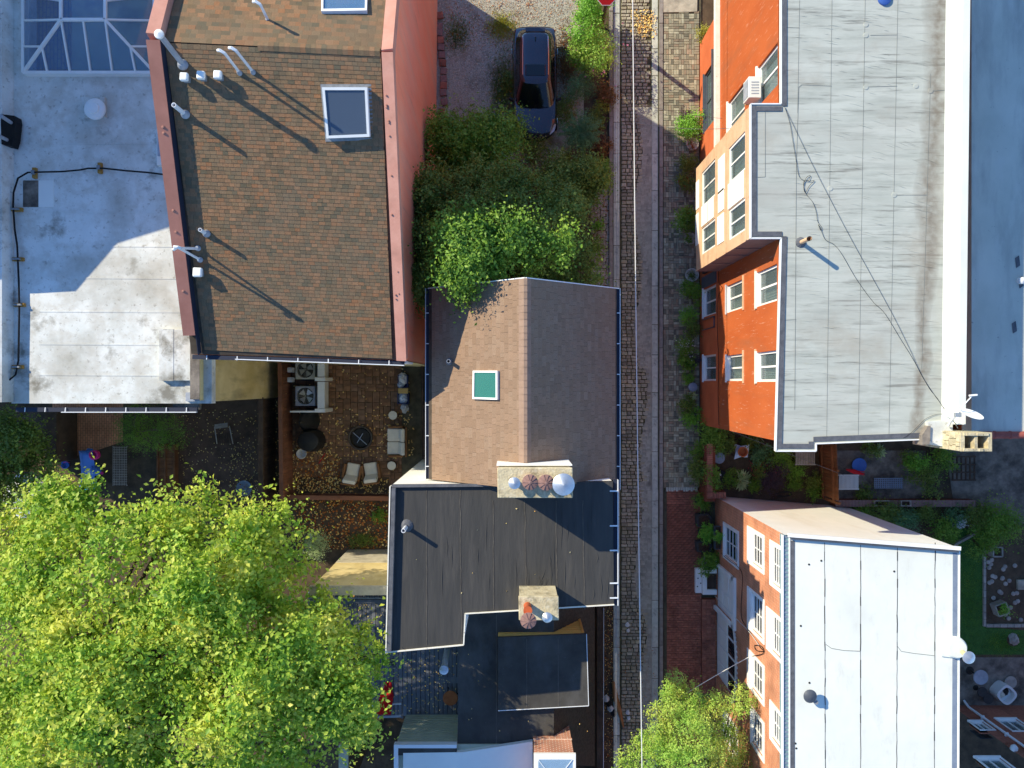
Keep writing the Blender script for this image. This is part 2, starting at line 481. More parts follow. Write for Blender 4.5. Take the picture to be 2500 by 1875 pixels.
def shingle_roof(parent, O, U, V, ulim, length, exp, widths, th, m, nind, prio=None, name='shingle', gap=.005, jit=0.0):
    O = Vector(O); U = Vector(U).normalized(); V = Vector(V).normalized(); N = U.cross(V)
    if N.z < 0: N = -N
    def mk(w, cache={}):
        key = round(w, 3)
        if (key, exp, th) not in cache:
            hw = w / 2 - gap / 2
            vs = [(-hw, -.02, -.004), (hw, -.02, -.004), (hw, exp, -.004), (-hw, exp, -.004),
                  (-hw, -.02, .001), (hw, -.02, .001), (hw, exp, th), (-hw, exp, th)]
            fs = [(4, 5, 6, 7), (3, 7, 6, 2), (0, 4, 7, 3), (1, 2, 6, 5)]
            cache[(key, exp, th)] = (vs, fs)
        return cache[(key, exp, th)]
    items = []
    B = Matrix((U, V, N)).transposed().to_4x4()
    nrow = int(length / exp)
    for k in range(nrow):
        v0 = k * exp
        u0, u1 = ulim(v0 + exp / 2)
        u = u0 - random.random() * widths[0]
        while u < u1:
            w = random.choice(widths)
            a, b = max(u, u0), min(u + w, u1)
            u += w
            if b - a < .02: continue
            full = b - a > w - .001
            key = mk(w) if full else mk(round(b - a, 3))
            c = O + U * ((a + b) / 2) + V * (v0 + random.uniform(-jit, jit)) + N * (random.random() * .002)
            M4 = Matrix.Translation(c) @ B
            pr = (prio(c) if prio else v0) + (0 if full else 1e6)
            items.append((M4, key, pr))
    lay_pieces(parent, name, name + 's', items, m, nind)
# ------------------------------------------------------------------ materials
mat('soil', lin(70, 58, 46), lin(100, 84, 66), 2.5, bump=.5, bscale=30)
mat('dark_yard', lin(86, 66, 54), lin(108, 84, 70), 2.0, bump=.3, bscale=25, stain=((.03, .02, .015, .7), 1.2, .5, .7, (1, 1, 1)))
mat('joint_earth', lin(78, 74, 60), lin(108, 102, 80), 3, bump=.4, bscale=60)
mat('gravel', lin(142, 140, 126), lin(204, 202, 188), 26, lo=.3, hi=.7, bump=1.0, bscale=38, stain=((.16, .12, .07, .8), 1.1, .5, .68, (1, 1, 1)))
mat('gravel_stone', lin(196, 194, 182), lin(228, 226, 214), 8, c3=[lin(255, 254, 245), lin(215, 196, 168), lin(240, 240, 232), lin(166, 166, 158)], island=.15)
mat('dry_leaf', lin(190, 140, 92), lin(200, 152, 100), 6, c3=[lin(255, 240, 205), lin(226, 160, 100), lin(250, 214, 150), lin(180, 112, 76)], island=.2, rough=.7)
mat('pale_leaf', lin(245, 228, 176), lin(250, 238, 196), 6, c3=[lin(255, 252, 235), lin(252, 222, 150), lin(255, 240, 190), lin(240, 190, 120)], island=.15, rough=.7)
mat('cobble', lin(166, 164, 150), lin(196, 192, 176), 7, island=.2, c3=[lin(255, 250, 240), lin(225, 220, 214), lin(245, 236, 214), lin(200, 196, 190)], bump=.45, bscale=28)
mat('worn_asphalt', lin(150, 150, 138), lin(178, 176, 162), 3.2, island=.10, bump=.6, bscale=26, stain=((.07, .06, .05, .6), 1.6, .52, .66, (1, .4, 1)))
mat('granite', lin(182, 188, 176), lin(204, 208, 196), 5, bump=.25, bscale=40, island=.1, stain=((.10, .09, .08, .6), 3.0, .55, .7, (1, 1, 1)))
mat('kerb_stone', lin(128, 122, 116), lin(156, 150, 142), 4, bump=.3, bscale=30, island=.12)
mat('paver', lin(180, 182, 166), lin(204, 204, 186), 8, island=.16, c3=[lin(255, 252, 240), lin(190, 186, 178), lin(222, 214, 200), lin(150, 148, 144), lin(226, 200, 186)], bump=.3, bscale=50)
mat('red_brick_paver', lin(158, 98, 80), lin(180, 116, 94), 9, island=.18, bump=.3, bscale=60, stain=((.06, .03, .02, .6), 1.4, .5, .7, (1, 1, 1)))
mat('patio_paver', lin(130, 102, 82), lin(158, 128, 104), 5, island=.14, c3=[lin(255, 250, 244), lin(232, 214, 196), lin(250, 236, 218)], bump=.35, bscale=40, stain=((.05, .04, .03, .6), .9, .5, .7, (1, 1, 1)))
mat('concrete', lin(176, 168, 150), lin(202, 194, 174), 3, bump=.2, bscale=40, stain=((.12, .11, .09, .5), 1.7, .52, .7, (1, 1, 1)))
mat('old_concrete', lin(110, 102, 94), lin(150, 140, 128), 2.4, bump=.4, bscale=30, stain=((.04, .035, .03, .8), 1.1, .47, .66, (1, 1, 1)))
mat('lawn', lin(52, 92, 40), lin(72, 118, 52), 5, bump=.6, bscale=90)
mat('shingle_mixed', lin(146, 126, 104), lin(162, 140, 116), 22, island=.10, rough=.95,
    c3=[lin(235, 226, 212), lin(184, 184, 176), lin(252, 222, 200), lin(212, 204, 192), lin(176, 188, 184), lin(252, 212, 184), lin(222, 210, 194), lin(200, 198, 184)], bump=.35, bscale=120,
    stains=[((.16, .14, .10, .55), .45, .45, .72, (1, 1, 1))])
mat('shingle_brown', lin(142, 121, 105), lin(156, 134, 116), 30, island=.05, rough=.95, c3=[lin(255, 248, 240), lin(240, 232, 222), lin(255, 252, 246)], bump=.3, bscale=140)
mat('roof_felt', lin(70, 62, 54), lin(88, 78, 68), 4, rough=.95)
mat('ridge_cap_brown', lin(152, 128, 113), lin(144, 121, 105), 7, rough=.95, bump=.3, bscale=60, island=.06)
mat('coral_coping', lin(200, 142, 124), lin(212, 156, 138), 2, rough=.75, stain=((.30, .16, .12, .35), 2.2, .5, .75, (1, 1, 1)))
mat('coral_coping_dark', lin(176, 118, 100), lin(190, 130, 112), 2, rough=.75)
mat('sealant', lin(164, 118, 104), lin(178, 130, 114), 14, rough=.9)
mat('coral_stucco', lin(252, 144, 110), lin(254, 158, 126), 1.1, rough=.9, bump=.3, bscale=20, stains=[((.80, .36, .24, .6), 1.6, .45, .7, (1, 1.4, .12)), ((.42, .20, .15, .5), 3.0, .60, .74, (1, 1.2, .1))], stretch=(1, 1, .35))
mat('cream_stucco', lin(240, 242, 238), lin(247, 248, 244), 1.5, rough=.9, bump=.12, bscale=40, stain=((.72, .68, .58, .5), .8, .55, .75, (1, 1, .3)))
mat('aged_stucco', lin(206, 186, 134), lin(222, 204, 152), 1.4, rough=.9, bump=.15, bscale=30, stains=[((.16, .13, .08, .75), .8, .52, .72, (1, 1, .25)), ((.52, .38, .12, .6), .5, .5, .7, (1, 1, 1))])
mat('orange_stucco', lin(178, 88, 42), lin(188, 97, 49), 1.2, rough=.9, bump=.25, bscale=60, stretch=(1, 1, .5),
    stains=[((.72, .50, .36, .5), 13, .60, .68, (1, 1.3, .14)), ((.30, .11, .05, .5), 1.1, .5, .7, (1, 1.6, .3))])
mat('orange_stucco_low', lin(190, 98, 58), lin(204, 110, 68), 1.2, rough=.9, bump=.25, bscale=60)
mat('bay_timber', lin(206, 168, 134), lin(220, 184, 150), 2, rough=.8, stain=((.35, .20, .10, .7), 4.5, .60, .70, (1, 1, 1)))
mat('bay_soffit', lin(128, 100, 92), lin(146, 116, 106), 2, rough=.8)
mat('white_paint', lin(232, 234, 232), lin(242, 242, 240), 3, rough=.5)
mat('white_board', lin(240, 240, 234), lin(246, 246, 242), 2, rough=.7)
mat('chipped_white', lin(226, 222, 208), lin(240, 236, 224), 3, rough=.8, stain=((.22, .16, .12, .85), 7, .63, .68, (1, 1, 1)))
mat('dark_frame', lin(70, 76, 86), lin(84, 90, 100), 3, rough=.5)
mat('curtain', lin(205, 205, 190), lin(222, 222, 206), 14, stretch=(1, 6, .2))
mat('room_dark', lin(46, 50, 56), lin(74, 80, 84), 2)
glassmat('pane_glass', lin(120, 136, 138), .62)
glassmat('pane_blue', lin(92, 106, 124), .3)
glassmat('pane_dark', lin(22, 30, 44), .25)
glassmat('skylight_glass', lin(110, 160, 214), .72)  # pale blue tint puts the sky's reflection into the glass colour
glassmat('skylight_green', lin(60, 130, 110), .3)
glassmat('tinted_glass', lin(10, 14, 24), .1)
mat('membrane_white', lin(216, 220, 216), lin(228, 230, 226), 1.2, rough=.75, bump=.15, bscale=8,
    stains=[((.36, .34, .28, .8), .5, .44, .68, (1, 1, 1)), ((.55, .53, .47, .75), 2.3, .46, .66, (1, 1, 1)), ((.16, .145, .11, .85), .62, .575, .68, (1, 1, 1)), ((.30, .28, .24, .7), 6.0, .58, .68, (1, 1, 1))])
mat('membrane_grey', lin(176, 180, 170), lin(196, 199, 189), 1.0, rough=.8, bump=.18, bscale=4, stretch=(.35, 1.6, 1),
    stains=[((.32, .34, .30, .7), 2.0, .50, .68, (.24, 2.0, 1)), ((.16, .16, .14, .6), 4.0, .58, .70, (.18, 2.4, 1)), ((.17, .17, .15, .75), 5.0, .575, .665, (.085, 1.5, 1)), ((.42, .41, .36, .6), .6, .46, .72, (.5, 1, 1)), ((.36, .31, .24, .5), .35, .54, .7, (1, 1, 1))])
mat('membrane_bright', lin(228, 230, 226), lin(236, 238, 232), 1.0, rough=.7, bump=.08, bscale=4)
mat('membrane_blue', lin(190, 192, 180), lin(206, 206, 194), .6, rough=.8, stains=[((.26, .26, .25, .7), .5, .46, .68, (1.6, .35, 1)), ((.6, .6, .55, .5), 1.8, .55, .7, (1.4, .5, 1)), ((.12, .12, .12, .6), 7, .66, .72, (1, 1, 1))])
mat('dirt_stain', lin(150, 142, 128), lin(186, 180, 166), 1.4, rough=.9, stretch=(1.2, .25, 1))
mat('membrane_coated', lin(226, 229, 220), lin(234, 236, 227), .7, rough=.75, bump=.12, bscale=4, stains=[((.60, .60, .53, .45), .5, .47, .74, (1, .6, 1)), ((.50, .48, .41, .4), 1.6, .58, .76, (1.4, .5, 1)), ((.45, .44, .40, .4), 9, .68, .76, (1, 1, 1))])
mat('roof_tar', lin(84, 86, 92), lin(104, 106, 112), 5, rough=.85, bump=.4, bscale=30)
mat('black_membrane', lin(56, 56, 56), lin(67, 66, 65), 1.4, rough=.8, bump=.4, bscale=5, stretch=(1.9, .3, 1), stains=[((.11, .10, .09, .5), 1.0, .55, .75, (1.8, .22, 1))], spec=.4)
mat('black_lower', lin(64, 62, 60), lin(78, 76, 72), 1.2, rough=.9, bump=.3, bscale=6, spec=.15, stains=[((.12, .12, .12, .6), .9, .5, .72, (1, .5, 1)), ((.25, .25, .25, .5), 14, .66, .72, (1, 1, 1))])
mat('dark_shingle', lin(66, 58, 50), lin(86, 76, 64), 12, rough=.95, bump=.5, bscale=50)
mat('seam_dark', lin(120, 124, 120), lin(140, 144, 140), 10)
mat('seam_black', lin(40, 40, 42), lin(60, 60, 60), 10)
mat('seam_grey', lin(74, 70, 66), lin(96, 92, 86), 3)
mat('gutter_white', lin(228, 232, 236), rough=.4)
mat('gutter_inside', lin(40, 46, 64), rough=.6)
mat('galvanized', lin(190, 196, 202), lin(210, 214, 218), 8, rough=.38, metal=.75)
mat('pvc', lin(222, 226, 232), lin(234, 236, 240), 5, rough=.5)
mat('pipe_grey', lin(150, 156, 166), lin(170, 176, 186), 6, rough=.5)
mat('lead', lin(120, 126, 132), lin(146, 150, 156), 8, rough=.6)
mat('chimney_stucco', lin(184, 170, 138), lin(212, 200, 166), 4, bump=.6, bscale=18, stains=[((.12, .11, .07, .7), 2.3, .5, .68, (1, 1, 1)), ((.7, .64, .5, .6), 5, .56, .7, (1, 1, 1))])
mat('clay_cap', lin(134, 104, 98), lin(152, 120, 112), 9, rough=.8)
mat('clay_pot', lin(176, 84, 48), lin(196, 100, 60), 7, rough=.8)
mat('black_rubber', lin(20, 20, 22), rough=.6)
mat('black_cable', lin(18, 18, 20), rough=.55)
mat('pale_cable', lin(214, 216, 214), rough=.5)
mat('grey_cable', lin(120, 122, 126), rough=.5)
mat('wood_block', lin(150, 112, 52), lin(176, 136, 70), 8)
mat('fence_wood', lin(112, 72, 46), lin(138, 92, 60), 3, stretch=(1, 1, .2), island=.15, bump=.2, bscale=30)
mat('fence_red', lin(116, 76, 56), lin(140, 94, 70), 2, stretch=(.3, 1, 1), island=.15)
mat('dark_timber', lin(70, 56, 46), lin(92, 74, 60), 3, island=.15)
mat('deck_board', lin(104, 108, 118), lin(122, 126, 136), 3, stretch=(1, .2, 1), island=.1, rough=.7)
mat('bare_timber', lin(206, 146, 72), lin(222, 164, 90), 4)
mat('yellow_clapboard', lin(214, 164, 84), lin(226, 180, 100), 3)
mat('sage_siding', lin(176, 180, 160), lin(188, 192, 172), 2, rough=.6)
mat('metal_white', lin(224, 224, 218), lin(232, 232, 226), 3, rough=.5)
mat('condenser_metal', lin(176, 176, 164), lin(190, 190, 178), 4, rough=.5)
mat('cushion', lin(216, 210, 192), lin(226, 220, 202), 5, rough=.95, bump=.15, bscale=50)
mat('wicker', lin(124, 86, 54), lin(150, 108, 70), 20, bump=.4, bscale=80)
mat('charcoal', lin(36, 36, 36), lin(52, 52, 50), 6, rough=.7)
mat('fire_steel', lin(70, 62, 54), lin(96, 84, 72), 7, rough=.6, metal=.4)
mat('cover_black', lin(34, 34, 34), lin(46, 46, 44), 3, rough=.55)
mat('plastic_white', lin(226, 228, 228), rough=.4)
mat('plastic_blue', lin(62, 96, 168), lin(72, 108, 180), 4, rough=.4)
mat('bag_blue', lin(170, 196, 226), lin(226, 234, 240), 9, rough=.35, bump=.6, bscale=14)
mat('bin_blue', lin(44, 60, 110), rough=.5)
mat('cardboard', lin(196, 166, 104), rough=.8)
mat('red_plastic', lin(190, 30, 40), lin(206, 44, 50), 4, rough=.45)
mat('red_cloth', lin(196, 24, 34), lin(210, 40, 46), 6, rough=.8)
mat('pink_plastic', lin(226, 60, 140), rough=.4)
mat('aqua_plastic', lin(50, 160, 210), lin(70, 180, 226), 3, rough=.4)
mat('sky_plastic', lin(80, 130, 210), rough=.4)
mat('terracotta', lin(170, 98, 60), lin(190, 116, 74), 6)
mat('stone_pot', lin(182, 180, 172), lin(204, 202, 194), 6)
mat('dark_pot', lin(60, 58, 58), lin(76, 72, 70), 5)
mat('potting_soil', lin(60, 44, 32), lin(84, 64, 46), 12)
mat('white_sign', lin(240, 236, 236), rough=.5)
mat('sign_red', lin(190, 32, 30), rough=.45)
mat('bark', lin(92, 78, 64), lin(120, 104, 86), 6, stretch=(1, 1, .3), bump=.6, bscale=20)
mat('twig', lin(104, 84, 62), rough=.9)
mat('log_bark', lin(150, 100, 58), lin(176, 124, 78), 4, stretch=(.3, .3, 1), bump=.5, bscale=16)
mat('slate_blue', lin(120, 132, 150), lin(136, 148, 164), 4, rough=.6)
mat('garden_stone', lin(150, 142, 134), lin(176, 168, 158), 5, island=.15, bump=.4, bscale=20)
mat('cornice_teal', lin(112, 142, 150), lin(136, 164, 170), 8, rough=.6)
mat('clay_coping', lin(140, 74, 66), lin(160, 90, 80), 4)
mat('car_paint', lin(66, 70, 82), lin(68, 72, 84), 3, rough=.14, metal=.6, coat=.8, spec=.5)
mat('car_trim', lin(14, 14, 16), rough=.5)
mat('tyre', lin(22, 22, 23), rough=.85)
mat('chrome', lin(210, 214, 218), rough=.15, metal=1.0)
mat('headlamp', lin(190, 196, 204), rough=.1, metal=.3)
mat('tail_lamp', lin(120, 12, 14), rough=.25)
brickmat('facade_brick', lin(192, 116, 82), lin(212, 136, 98), lin(216, 180, 150), .21, .068, 'YZ')
brickmat('chimney_brick', lin(176, 92, 62), lin(196, 112, 76), lin(214, 196, 176), .21, .07, 'XZ', .012)
brickmat('rear_brick', lin(140, 74, 56), lin(156, 88, 66), lin(150, 128, 110), .21, .07, 'XZ')
brickmat('yellow_brick', lin(196, 150, 64), lin(180, 132, 54), lin(120, 92, 50), .3, .12, 'YX', .014)
brickmat('stoop_brick', lin(130, 66, 46), lin(150, 80, 56), lin(120, 90, 74), .2, .07, 'YZ')
brickmat('yard_brick', lin(212, 142, 106), lin(228, 160, 122), lin(150, 100, 76), .2, .1, 'YX', .008)
leafmat('leaf_big', [lin(108, 154, 54), lin(154, 192, 68), lin(206, 218, 88), lin(244, 238, 126)], .42)
leafmat('leaf_dark', [lin(84, 106, 46), lin(120, 142, 60), lin(158, 176, 80)], .28)
leafmat('leaf_mid', [lin(80, 120, 46), lin(124, 164, 58), lin(172, 198, 80)], .3)
leafmat('leaf_light', [lin(96, 160, 56), lin(140, 196, 70), lin(176, 212, 90)], .35)
leafmat('leaf_round', [lin(116, 168, 66), lin(160, 202, 86), lin(202, 222, 106), lin(226, 208, 104)], .36)
leafmat('leaf_yew', [lin(74, 114, 74), lin(100, 142, 90), lin(120, 160, 104)], .2)
leafmat('leaf_yellow', [lin(150, 166, 60), lin(190, 186, 76), lin(214, 204, 100)], .3)
leafmat('leaf_purple', [lin(70, 52, 66), lin(92, 72, 84), lin(76, 84, 70)], .2)
leafmat('leaf_hosta', [lin(120, 160, 80), lin(206, 220, 160), lin(170, 196, 120)], .25)
leafmat('petal_white', [lin(236, 238, 226), lin(248, 246, 240)], .2)
leafmat('petal_pink', [lin(226, 120, 150), lin(236, 160, 180)], .2)
leafmat('petal_red', [lin(180, 50, 60), lin(206, 80, 84)], .2)
leafmat('leaf_brown', [lin(120, 84, 48), lin(150, 104, 60), lin(96, 110, 52)], .25)

# ------------------------------------------------------------------ ground
def flat(name, pts, z, m, label=None, kind='structure', parent=None, t=.02):
    return G().pxprism(pts, z, z - t, z).build(name, m, parent, kind=kind if parent is None else None)
def rect(x0, y0, x1, y1): return [(x0, y0), (x1, y0), (x1, y1), (x0, y1)]

g = G(); g.box(-600, 600, -600, 600, -.3, 0); ground = g.build('ground', 'soil', kind='structure')
mat('joint_dark', lin(66, 64, 50), lin(96, 94, 66), 4, bump=.4, bscale=60)
alley = flat('alley', rect(1512, -500, 1596, 2400), .006, 'joint_dark')
gravel_yard = flat('gravel_yard', [(1062, -60), (1425, -60), (1425, 330), (1330, 420), (1062, 420)], .006, 'gravel')
joint_bed = flat('pavement', rect(1606, -300, 1712, 1196), .045, 'joint_earth', t=.06)
brick_bed = flat('brick_pavement', rect(1622, 1192, 1752, 2100), .045, 'joint_earth', t=.06)
patio = flat('patio', rect(690, 840, 1046, 1215), .006, 'joint_earth')
court = flat('brick_yard', [(128, 985), (300, 985), (300, 1078), (235, 1100), (140, 1125), (128, 1130)], .008, 'yard_brick')
dark_deck = flat('dark_yard', rect(425, 960, 662, 1300), .008, 'dark_yard')
lawn = flat('lawn', [(2325, 1290), (2402, 1290), (2402, 1530), (2560, 1545), (2560, 1598), (2320, 1598)], .008, 'lawn')
side_yard = flat('concrete_yard', [(2300, 1040), (2700, 1040), (2700, 1290), (2440, 1275), (2330, 1240)], .008, 'old_concrete')
stone_path = flat('garden_path', rect(2043, 1100, 2260, 1221), .008, 'old_concrete')
gravel_bed = flat('gravel_bed', rect(2405, 1320, 2600, 1528), .008, 'soil')
table_yard = flat('terrace', rect(2335, 1605, 2600, 1722), .008, 'old_concrete')
garden_bed = flat('garden_bed', [(1748, 1035), (2000, 1085), (2010, 1205), (1790, 1205), (1748, 1150)], .008, 'soil')
side_path = flat('side_path', rect(1440, 420, 1486, 735), .008, 'joint_earth')
brown_bed = flat('planting_strip', rect(1450, 1470, 1498, 2000), .008, 'soil')
corner_slab = flat('concrete_slab', [(1612, -60), (1703, -60), (1702, 28), (1620, 30)], .105, 'concrete', t=.1)

def unit_items(cells, key, h, jit=.05, inset=.012, z=0.0, prio=None, variants=5, rotj=.02, tilt=.012):
    """cells: (cx, cy, w, l) in metres"""
    out = []
    for (cx, cy, w, l) in cells:
        mk = piece_mesh((key, round(w, 2), round(l, 2), random.randrange(variants)), round(w, 2), round(l, 2), h, jit, inset)
        M4 = Matrix.Translation((cx, cy, z + random.uniform(-.006, .006))) @ Matrix.Rotation(random.uniform(-rotj, rotj), 4, 'Z') @ Matrix.Rotation(random.uniform(-tilt, tilt), 4, 'X') @ Matrix.Rotation(random.uniform(-tilt, tilt), 4, 'Y')
        out.append((M4, mk, prio(cx, cy) if prio else random.random()))
    return out

# cobbles of the alley
cells = []
y = P(0, 2000).y
ytop = P(0, -30).y
K = H / F
while y < ytop:
    hrow = random.choice((.13, .15, .17))
    pyy = CY - y / K
    x = P(1516, 0).x + random.uniform(0, .03)
    lim = 1588 if pyy < 265 else 1556 + 9 * math.sin(pyy / 47.0) + (14 if 900 < pyy < 1180 else 0) + (10 if pyy > 1500 else 0)
    lim = P(lim, 0).x
    while x < lim:
        w = random.choice((.17, .2, .23, .26))
        if x + w > P(1592, 0).x: break
        cells.append((x + w / 2, y + hrow / 2, w - .022, hrow - .02)); x += w
    y += hrow
lay_pieces(alley, 'cobble', 'cobbles', unit_items(cells, 'cob', .045, .08, .022, 0, prio=lambda x, y: abs(y - 2.0) if x < 9 else 99), 'cobble', 300)
# patches of old setts and slabs worn flat
def alim(pyy): return 1556 + 9 * math.sin(pyy / 47.0) + (14 if 900 < pyy < 1180 else 0) + (10 if pyy > 1500 else 0)
edge_ = [(alim(262 + 8 * k) + 2 + random.uniform(-2.5, 2.5), 262 + 8 * k) for k in range(220)]
for i_ in range(0, 219, 3):
    q_ = edge_[i_:i_ + 4]
    if len(q_) > 1: G().pxprism(q_ + [(1591, q_[-1][1]), (1591, q_[0][1])], 0, -.02, .036 + random.uniform(-.003, .003)).build('worn_surface', 'worn_asphalt', alley)
cells = []
yy = P(0, 1900).y
while yy < P(0, 268).y:
    hrow = random.choice((.14, .17, .2)); pyy = CY - yy / K; xx = P(alim(pyy) + 4, 0).x
    while xx < P(1588, 0).x:
        w = random.choice((.18, .22, .28))
        if random.random() < .72 and xx + w < P(1591, 0).x: cells.append((xx + w / 2, yy + hrow / 2, w - .012, hrow - .012))
        xx += w
    yy += hrow
lay_pieces(alley, 'worn_sett', 'worn_setts', unit_items(cells, 'sett', .012, .06, .012, .031), 'worn_asphalt', 300)

# granite runners either side of the cobbles and the kerbs
def slab_run(name, label, x0, x1, z, h, m, ymin, ymax, lmin, lmax, pname):
    base = G().pxbox(x0, ymin, x1, ymax, 0, -.05, z - .006).build(name, 'joint_earth', kind='structure')
    items = []
    yy = P(0, ymax).y; yt = P(0, ymin).y
    w = (x1 - x0) * K - .012; cx = P((x0 + x1) / 2, 0).x
    while yy < yt:
        l = random.uniform(lmin, lmax)
        items += unit_items([(cx, yy + l / 2, w, l - .014)], name, .022 + h, .0, .012, z - .02, prio=lambda a, b: abs(b), variants=9, rotj=.003, tilt=.004)
        yy += l
    lay_pieces(base, pname, pname + 's', items, m, 300)
    return base
slab_run('granite_runner', '', 1497, 1513, .02, .01, 'granite', -120, 2000, 1.0, 2.2, 'granite_slab')
slab_run('granite_runner', '', 1591, 1607, .02, .01, 'granite', -120, 2000, 1.0, 2.4, 'granite_slab')
slab_run('kerb', '', 1608, 1618, .11, .005, 'kerb_stone', -120, 2000, 1.2, 2.6, 'kerb_stone')
slab_run('kerb', '', 1486, 1496, .11, .005, 'kerb_stone', -120, 760, 1.0, 2.4, 'kerb_stone')

# grey pavers of the pavement, laid in basket and running bond
cells = []
yy = P(0, 1190).y; yt = P(0, -20).y
x0, x1 = P(1619, 0).x, P(1708, 0).x
blocked = lambda a, b: (CY - b / K) < 30
row = 0
S = .215
while yy < yt:
    xx = x0
    while xx < x1 - .05:
        if random.random() < .5:
            cells += [(xx + S / 4, yy + S / 2, S / 2 - .008, S - .008), (xx + 3 * S / 4, yy + S / 2, S / 2 - .008, S - .008)]
        else:
            cells += [(xx + S / 2, yy + S / 4, S - .008, S / 2 - .008), (xx + S / 2, yy + 3 * S / 4, S - .008, S / 2 - .008)]
        xx += S
    yy += S
cells = [c for c in cells if not blocked(c[0], c[1])]
lay_pieces(joint_bed, 'paver', 'pavers', unit_items(cells, 'pav', .03, .02, .006, .06, prio=lambda x, y: abs(y - 9) + (0 if x < P(1680, 0).x else 50)), 'paver', 300)
# red bricks
cells = []
yy = P(0, 1900).y; yt = P(0, 1197).y
x0, x1 = P(1627, 0).x, P(1711, 0).x
r_ = 0
while yy < yt:
    xx = x0 - (r_ % 2) * .1
    while xx < x1:
        a, b = max(xx, x0), min(xx + .2, x1)
        if b - a > .04: cells.append(((a + b) / 2, yy + .05, b - a - .008, .093))
        xx += .2
    yy += .1; r_ += 1
lay_pieces(brick_bed, 'brick', 'bricks', unit_items(cells, 'rb', .03, .02, .005, .06, prio=lambda x, y: abs(y + 7)), 'red_brick_paver', 300)
# pale edge course where the two pavements meet
cells = [(P(1628 + i * 5.9, 0).x, P(0, 1194).y, .09, .18) for i in range(13)]
lay_pieces(brick_bed, 'edge_sett', 'edge_setts', unit_items(cells, 'es', .032, .02, .006, .06), 'granite', 300)

# patio pavers
cells = []
xx = P(704, 0).x
grid = .155
nx, ny = 31, 36
occ = np.zeros((nx, ny), bool)
bx, by = P(704, 0).x, P(0, 1206).y
for j in range(ny):
    for i in range(nx):
        if occ[i, j]: continue
        for (a, b) in random.sample([(2, 2), (2, 2), (2, 3), (3, 2), (1, 2), (2, 1)], 6) + [(1, 1)]:
            if i + a <= nx and j + b <= ny and not occ[i:i + a, j:j + b].any():
                occ[i:i + a, j:j + b] = True
                cells.append((bx + (i + a / 2) * grid, by + (j + b / 2) * grid, a * grid - .014, b * grid - .014)); break
lay_pieces(patio, 'paver', 'pavers', unit_items(cells, 'pp', .03, .01, .008, .012, rotj=.008), 'patio_paver', 300)

# random stones of the old side path
cells = []
for i in range(6):
    for j in range(36):
        p = P(1447 + i * 7.2 + random.uniform(-1.5, 1.5), 425 + j * 8.4 + random.uniform(-1.5, 1.5)); cells.append((p.x, p.y, .115, .13))
lay_pieces(side_path, 'flagstone', 'flagstones', unit_items(cells, 'fs', .02, .16, .016, .01, rotj=.5), 'garden_stone', 220)

# loose stones on the gravel yard (uncountable)
n = 9000
C = np.empty((n, 3)); px_ = rng.uniform(1072, 1420, n); py_ = rng.uniform(-20, 330, n)
C[:, 0] = (px_ - CX) * K; C[:, 1] = -(py_ - CY) * K; C[:, 2] = .012
rr = rng.uniform(.012, .03, n)
base = np.array([[1, 0, 0], [0, 1, 0], [-1, 0, 0], [0, -1, 0], [0, 0, .8]])
ang = rng.uniform(0, 6.28, n)
V = np.empty((n, 5, 3))
for k in range(5):
    b = base[k]
    V[:, k, 0] = C[:, 0] + (b[0] * np.cos(ang) - b[1] * np.sin(ang)) * rr * 1.2
    V[:, k, 1] = C[:, 1] + (b[0] * np.sin(ang) + b[1] * np.cos(ang)) * rr
    V[:, k, 2] = C[:, 2] + b[2] * rr
i5 = np.arange(n)[:, None] * 5
Fc = np.concatenate([i5 + np.array([[a, (a + 1) % 4, 4]]) for a in range(4)], axis=1).reshape(-1, 3)
np_mesh('gravel_stones', V.reshape(-1, 3), Fc, 'gravel_stone', label='pale loose gravel stones around the parked car', cat='gravel', kind='stuff')

# thin grass on the gravel, fallen leaves on the yards
def scatter_leaves(name, zones, z, size, m, label, cat='leaves', up=1.2, zs=None):
    Cs = []
    for (x0, y0, x1, y1, n, zz) in zones:
        a = np.empty((n, 3)); k = (H - zz) / F
        a[:, 0] = (rng.uniform(x0, x1, n) - CX) * k; a[:, 1] = -(rng.uniform(y0, y1, n) - CY) * k; a[:, 2] = zz + rng.uniform(.004, .03, n)
        Cs.append(a)
    C = np.concatenate(Cs); n = len(C)
    N = np.array([0, 0, up]) + rng.normal(size=(n, 3)) * .5
    L = size * rng.uniform(.6, 1.25, n)
    V, Fc = leaves(C, N, L, L * .7, .2)
    return np_mesh(name, V, Fc, m, label=label, cat=cat, kind='stuff')
scatter_leaves('fallen_leaves', [(705, 880, 1010, 1200, 240, .05), (760, 1010, 1010, 1120, 260, .05), (715, 1080, 830, 1200, 260, .05), (715, 1165, 950, 1205, 300, .06),
                                 (700, 1215, 950, 1340, 420, .02), (660, 900, 705, 1215, 160, .02)], .05, .085, 'pale_leaf', 'pale yellow fallen leaves scattered over the paved patio')
scatter_leaves('fallen_leaves', [(720, 1110, 830, 1200, 260, .04), (720, 1220, 950, 1340, 750, .02)], .03, .10, 'dry_leaf', 'deep orange fallen leaves heaped in the planting bed below the patio')
scatter_leaves('fallen_leaves', [(430, 1000, 660, 1230, 420, .02), (560, 1080, 650, 1220, 180, .02)], .03, .055, 'pale_leaf', 'sparse small leaves on the dark yard beside the patio')
scatter_leaves('fallen_leaves', [(1085, -10, 1420, 120, 900, .02), (1360, 110, 1420, 260, 300, .02)], .03, .055, 'dry_leaf', 'tan leaf litter on the gravel behind the car')
scatter_leaves('fallen_leaves', [(1540, 24, 1596, 80, 130, .05), (1556, 36, 1602, 92, 130, .05)], .05, .085, 'pale_leaf', 'heap of golden leaves on the cobbles near the stop sign')
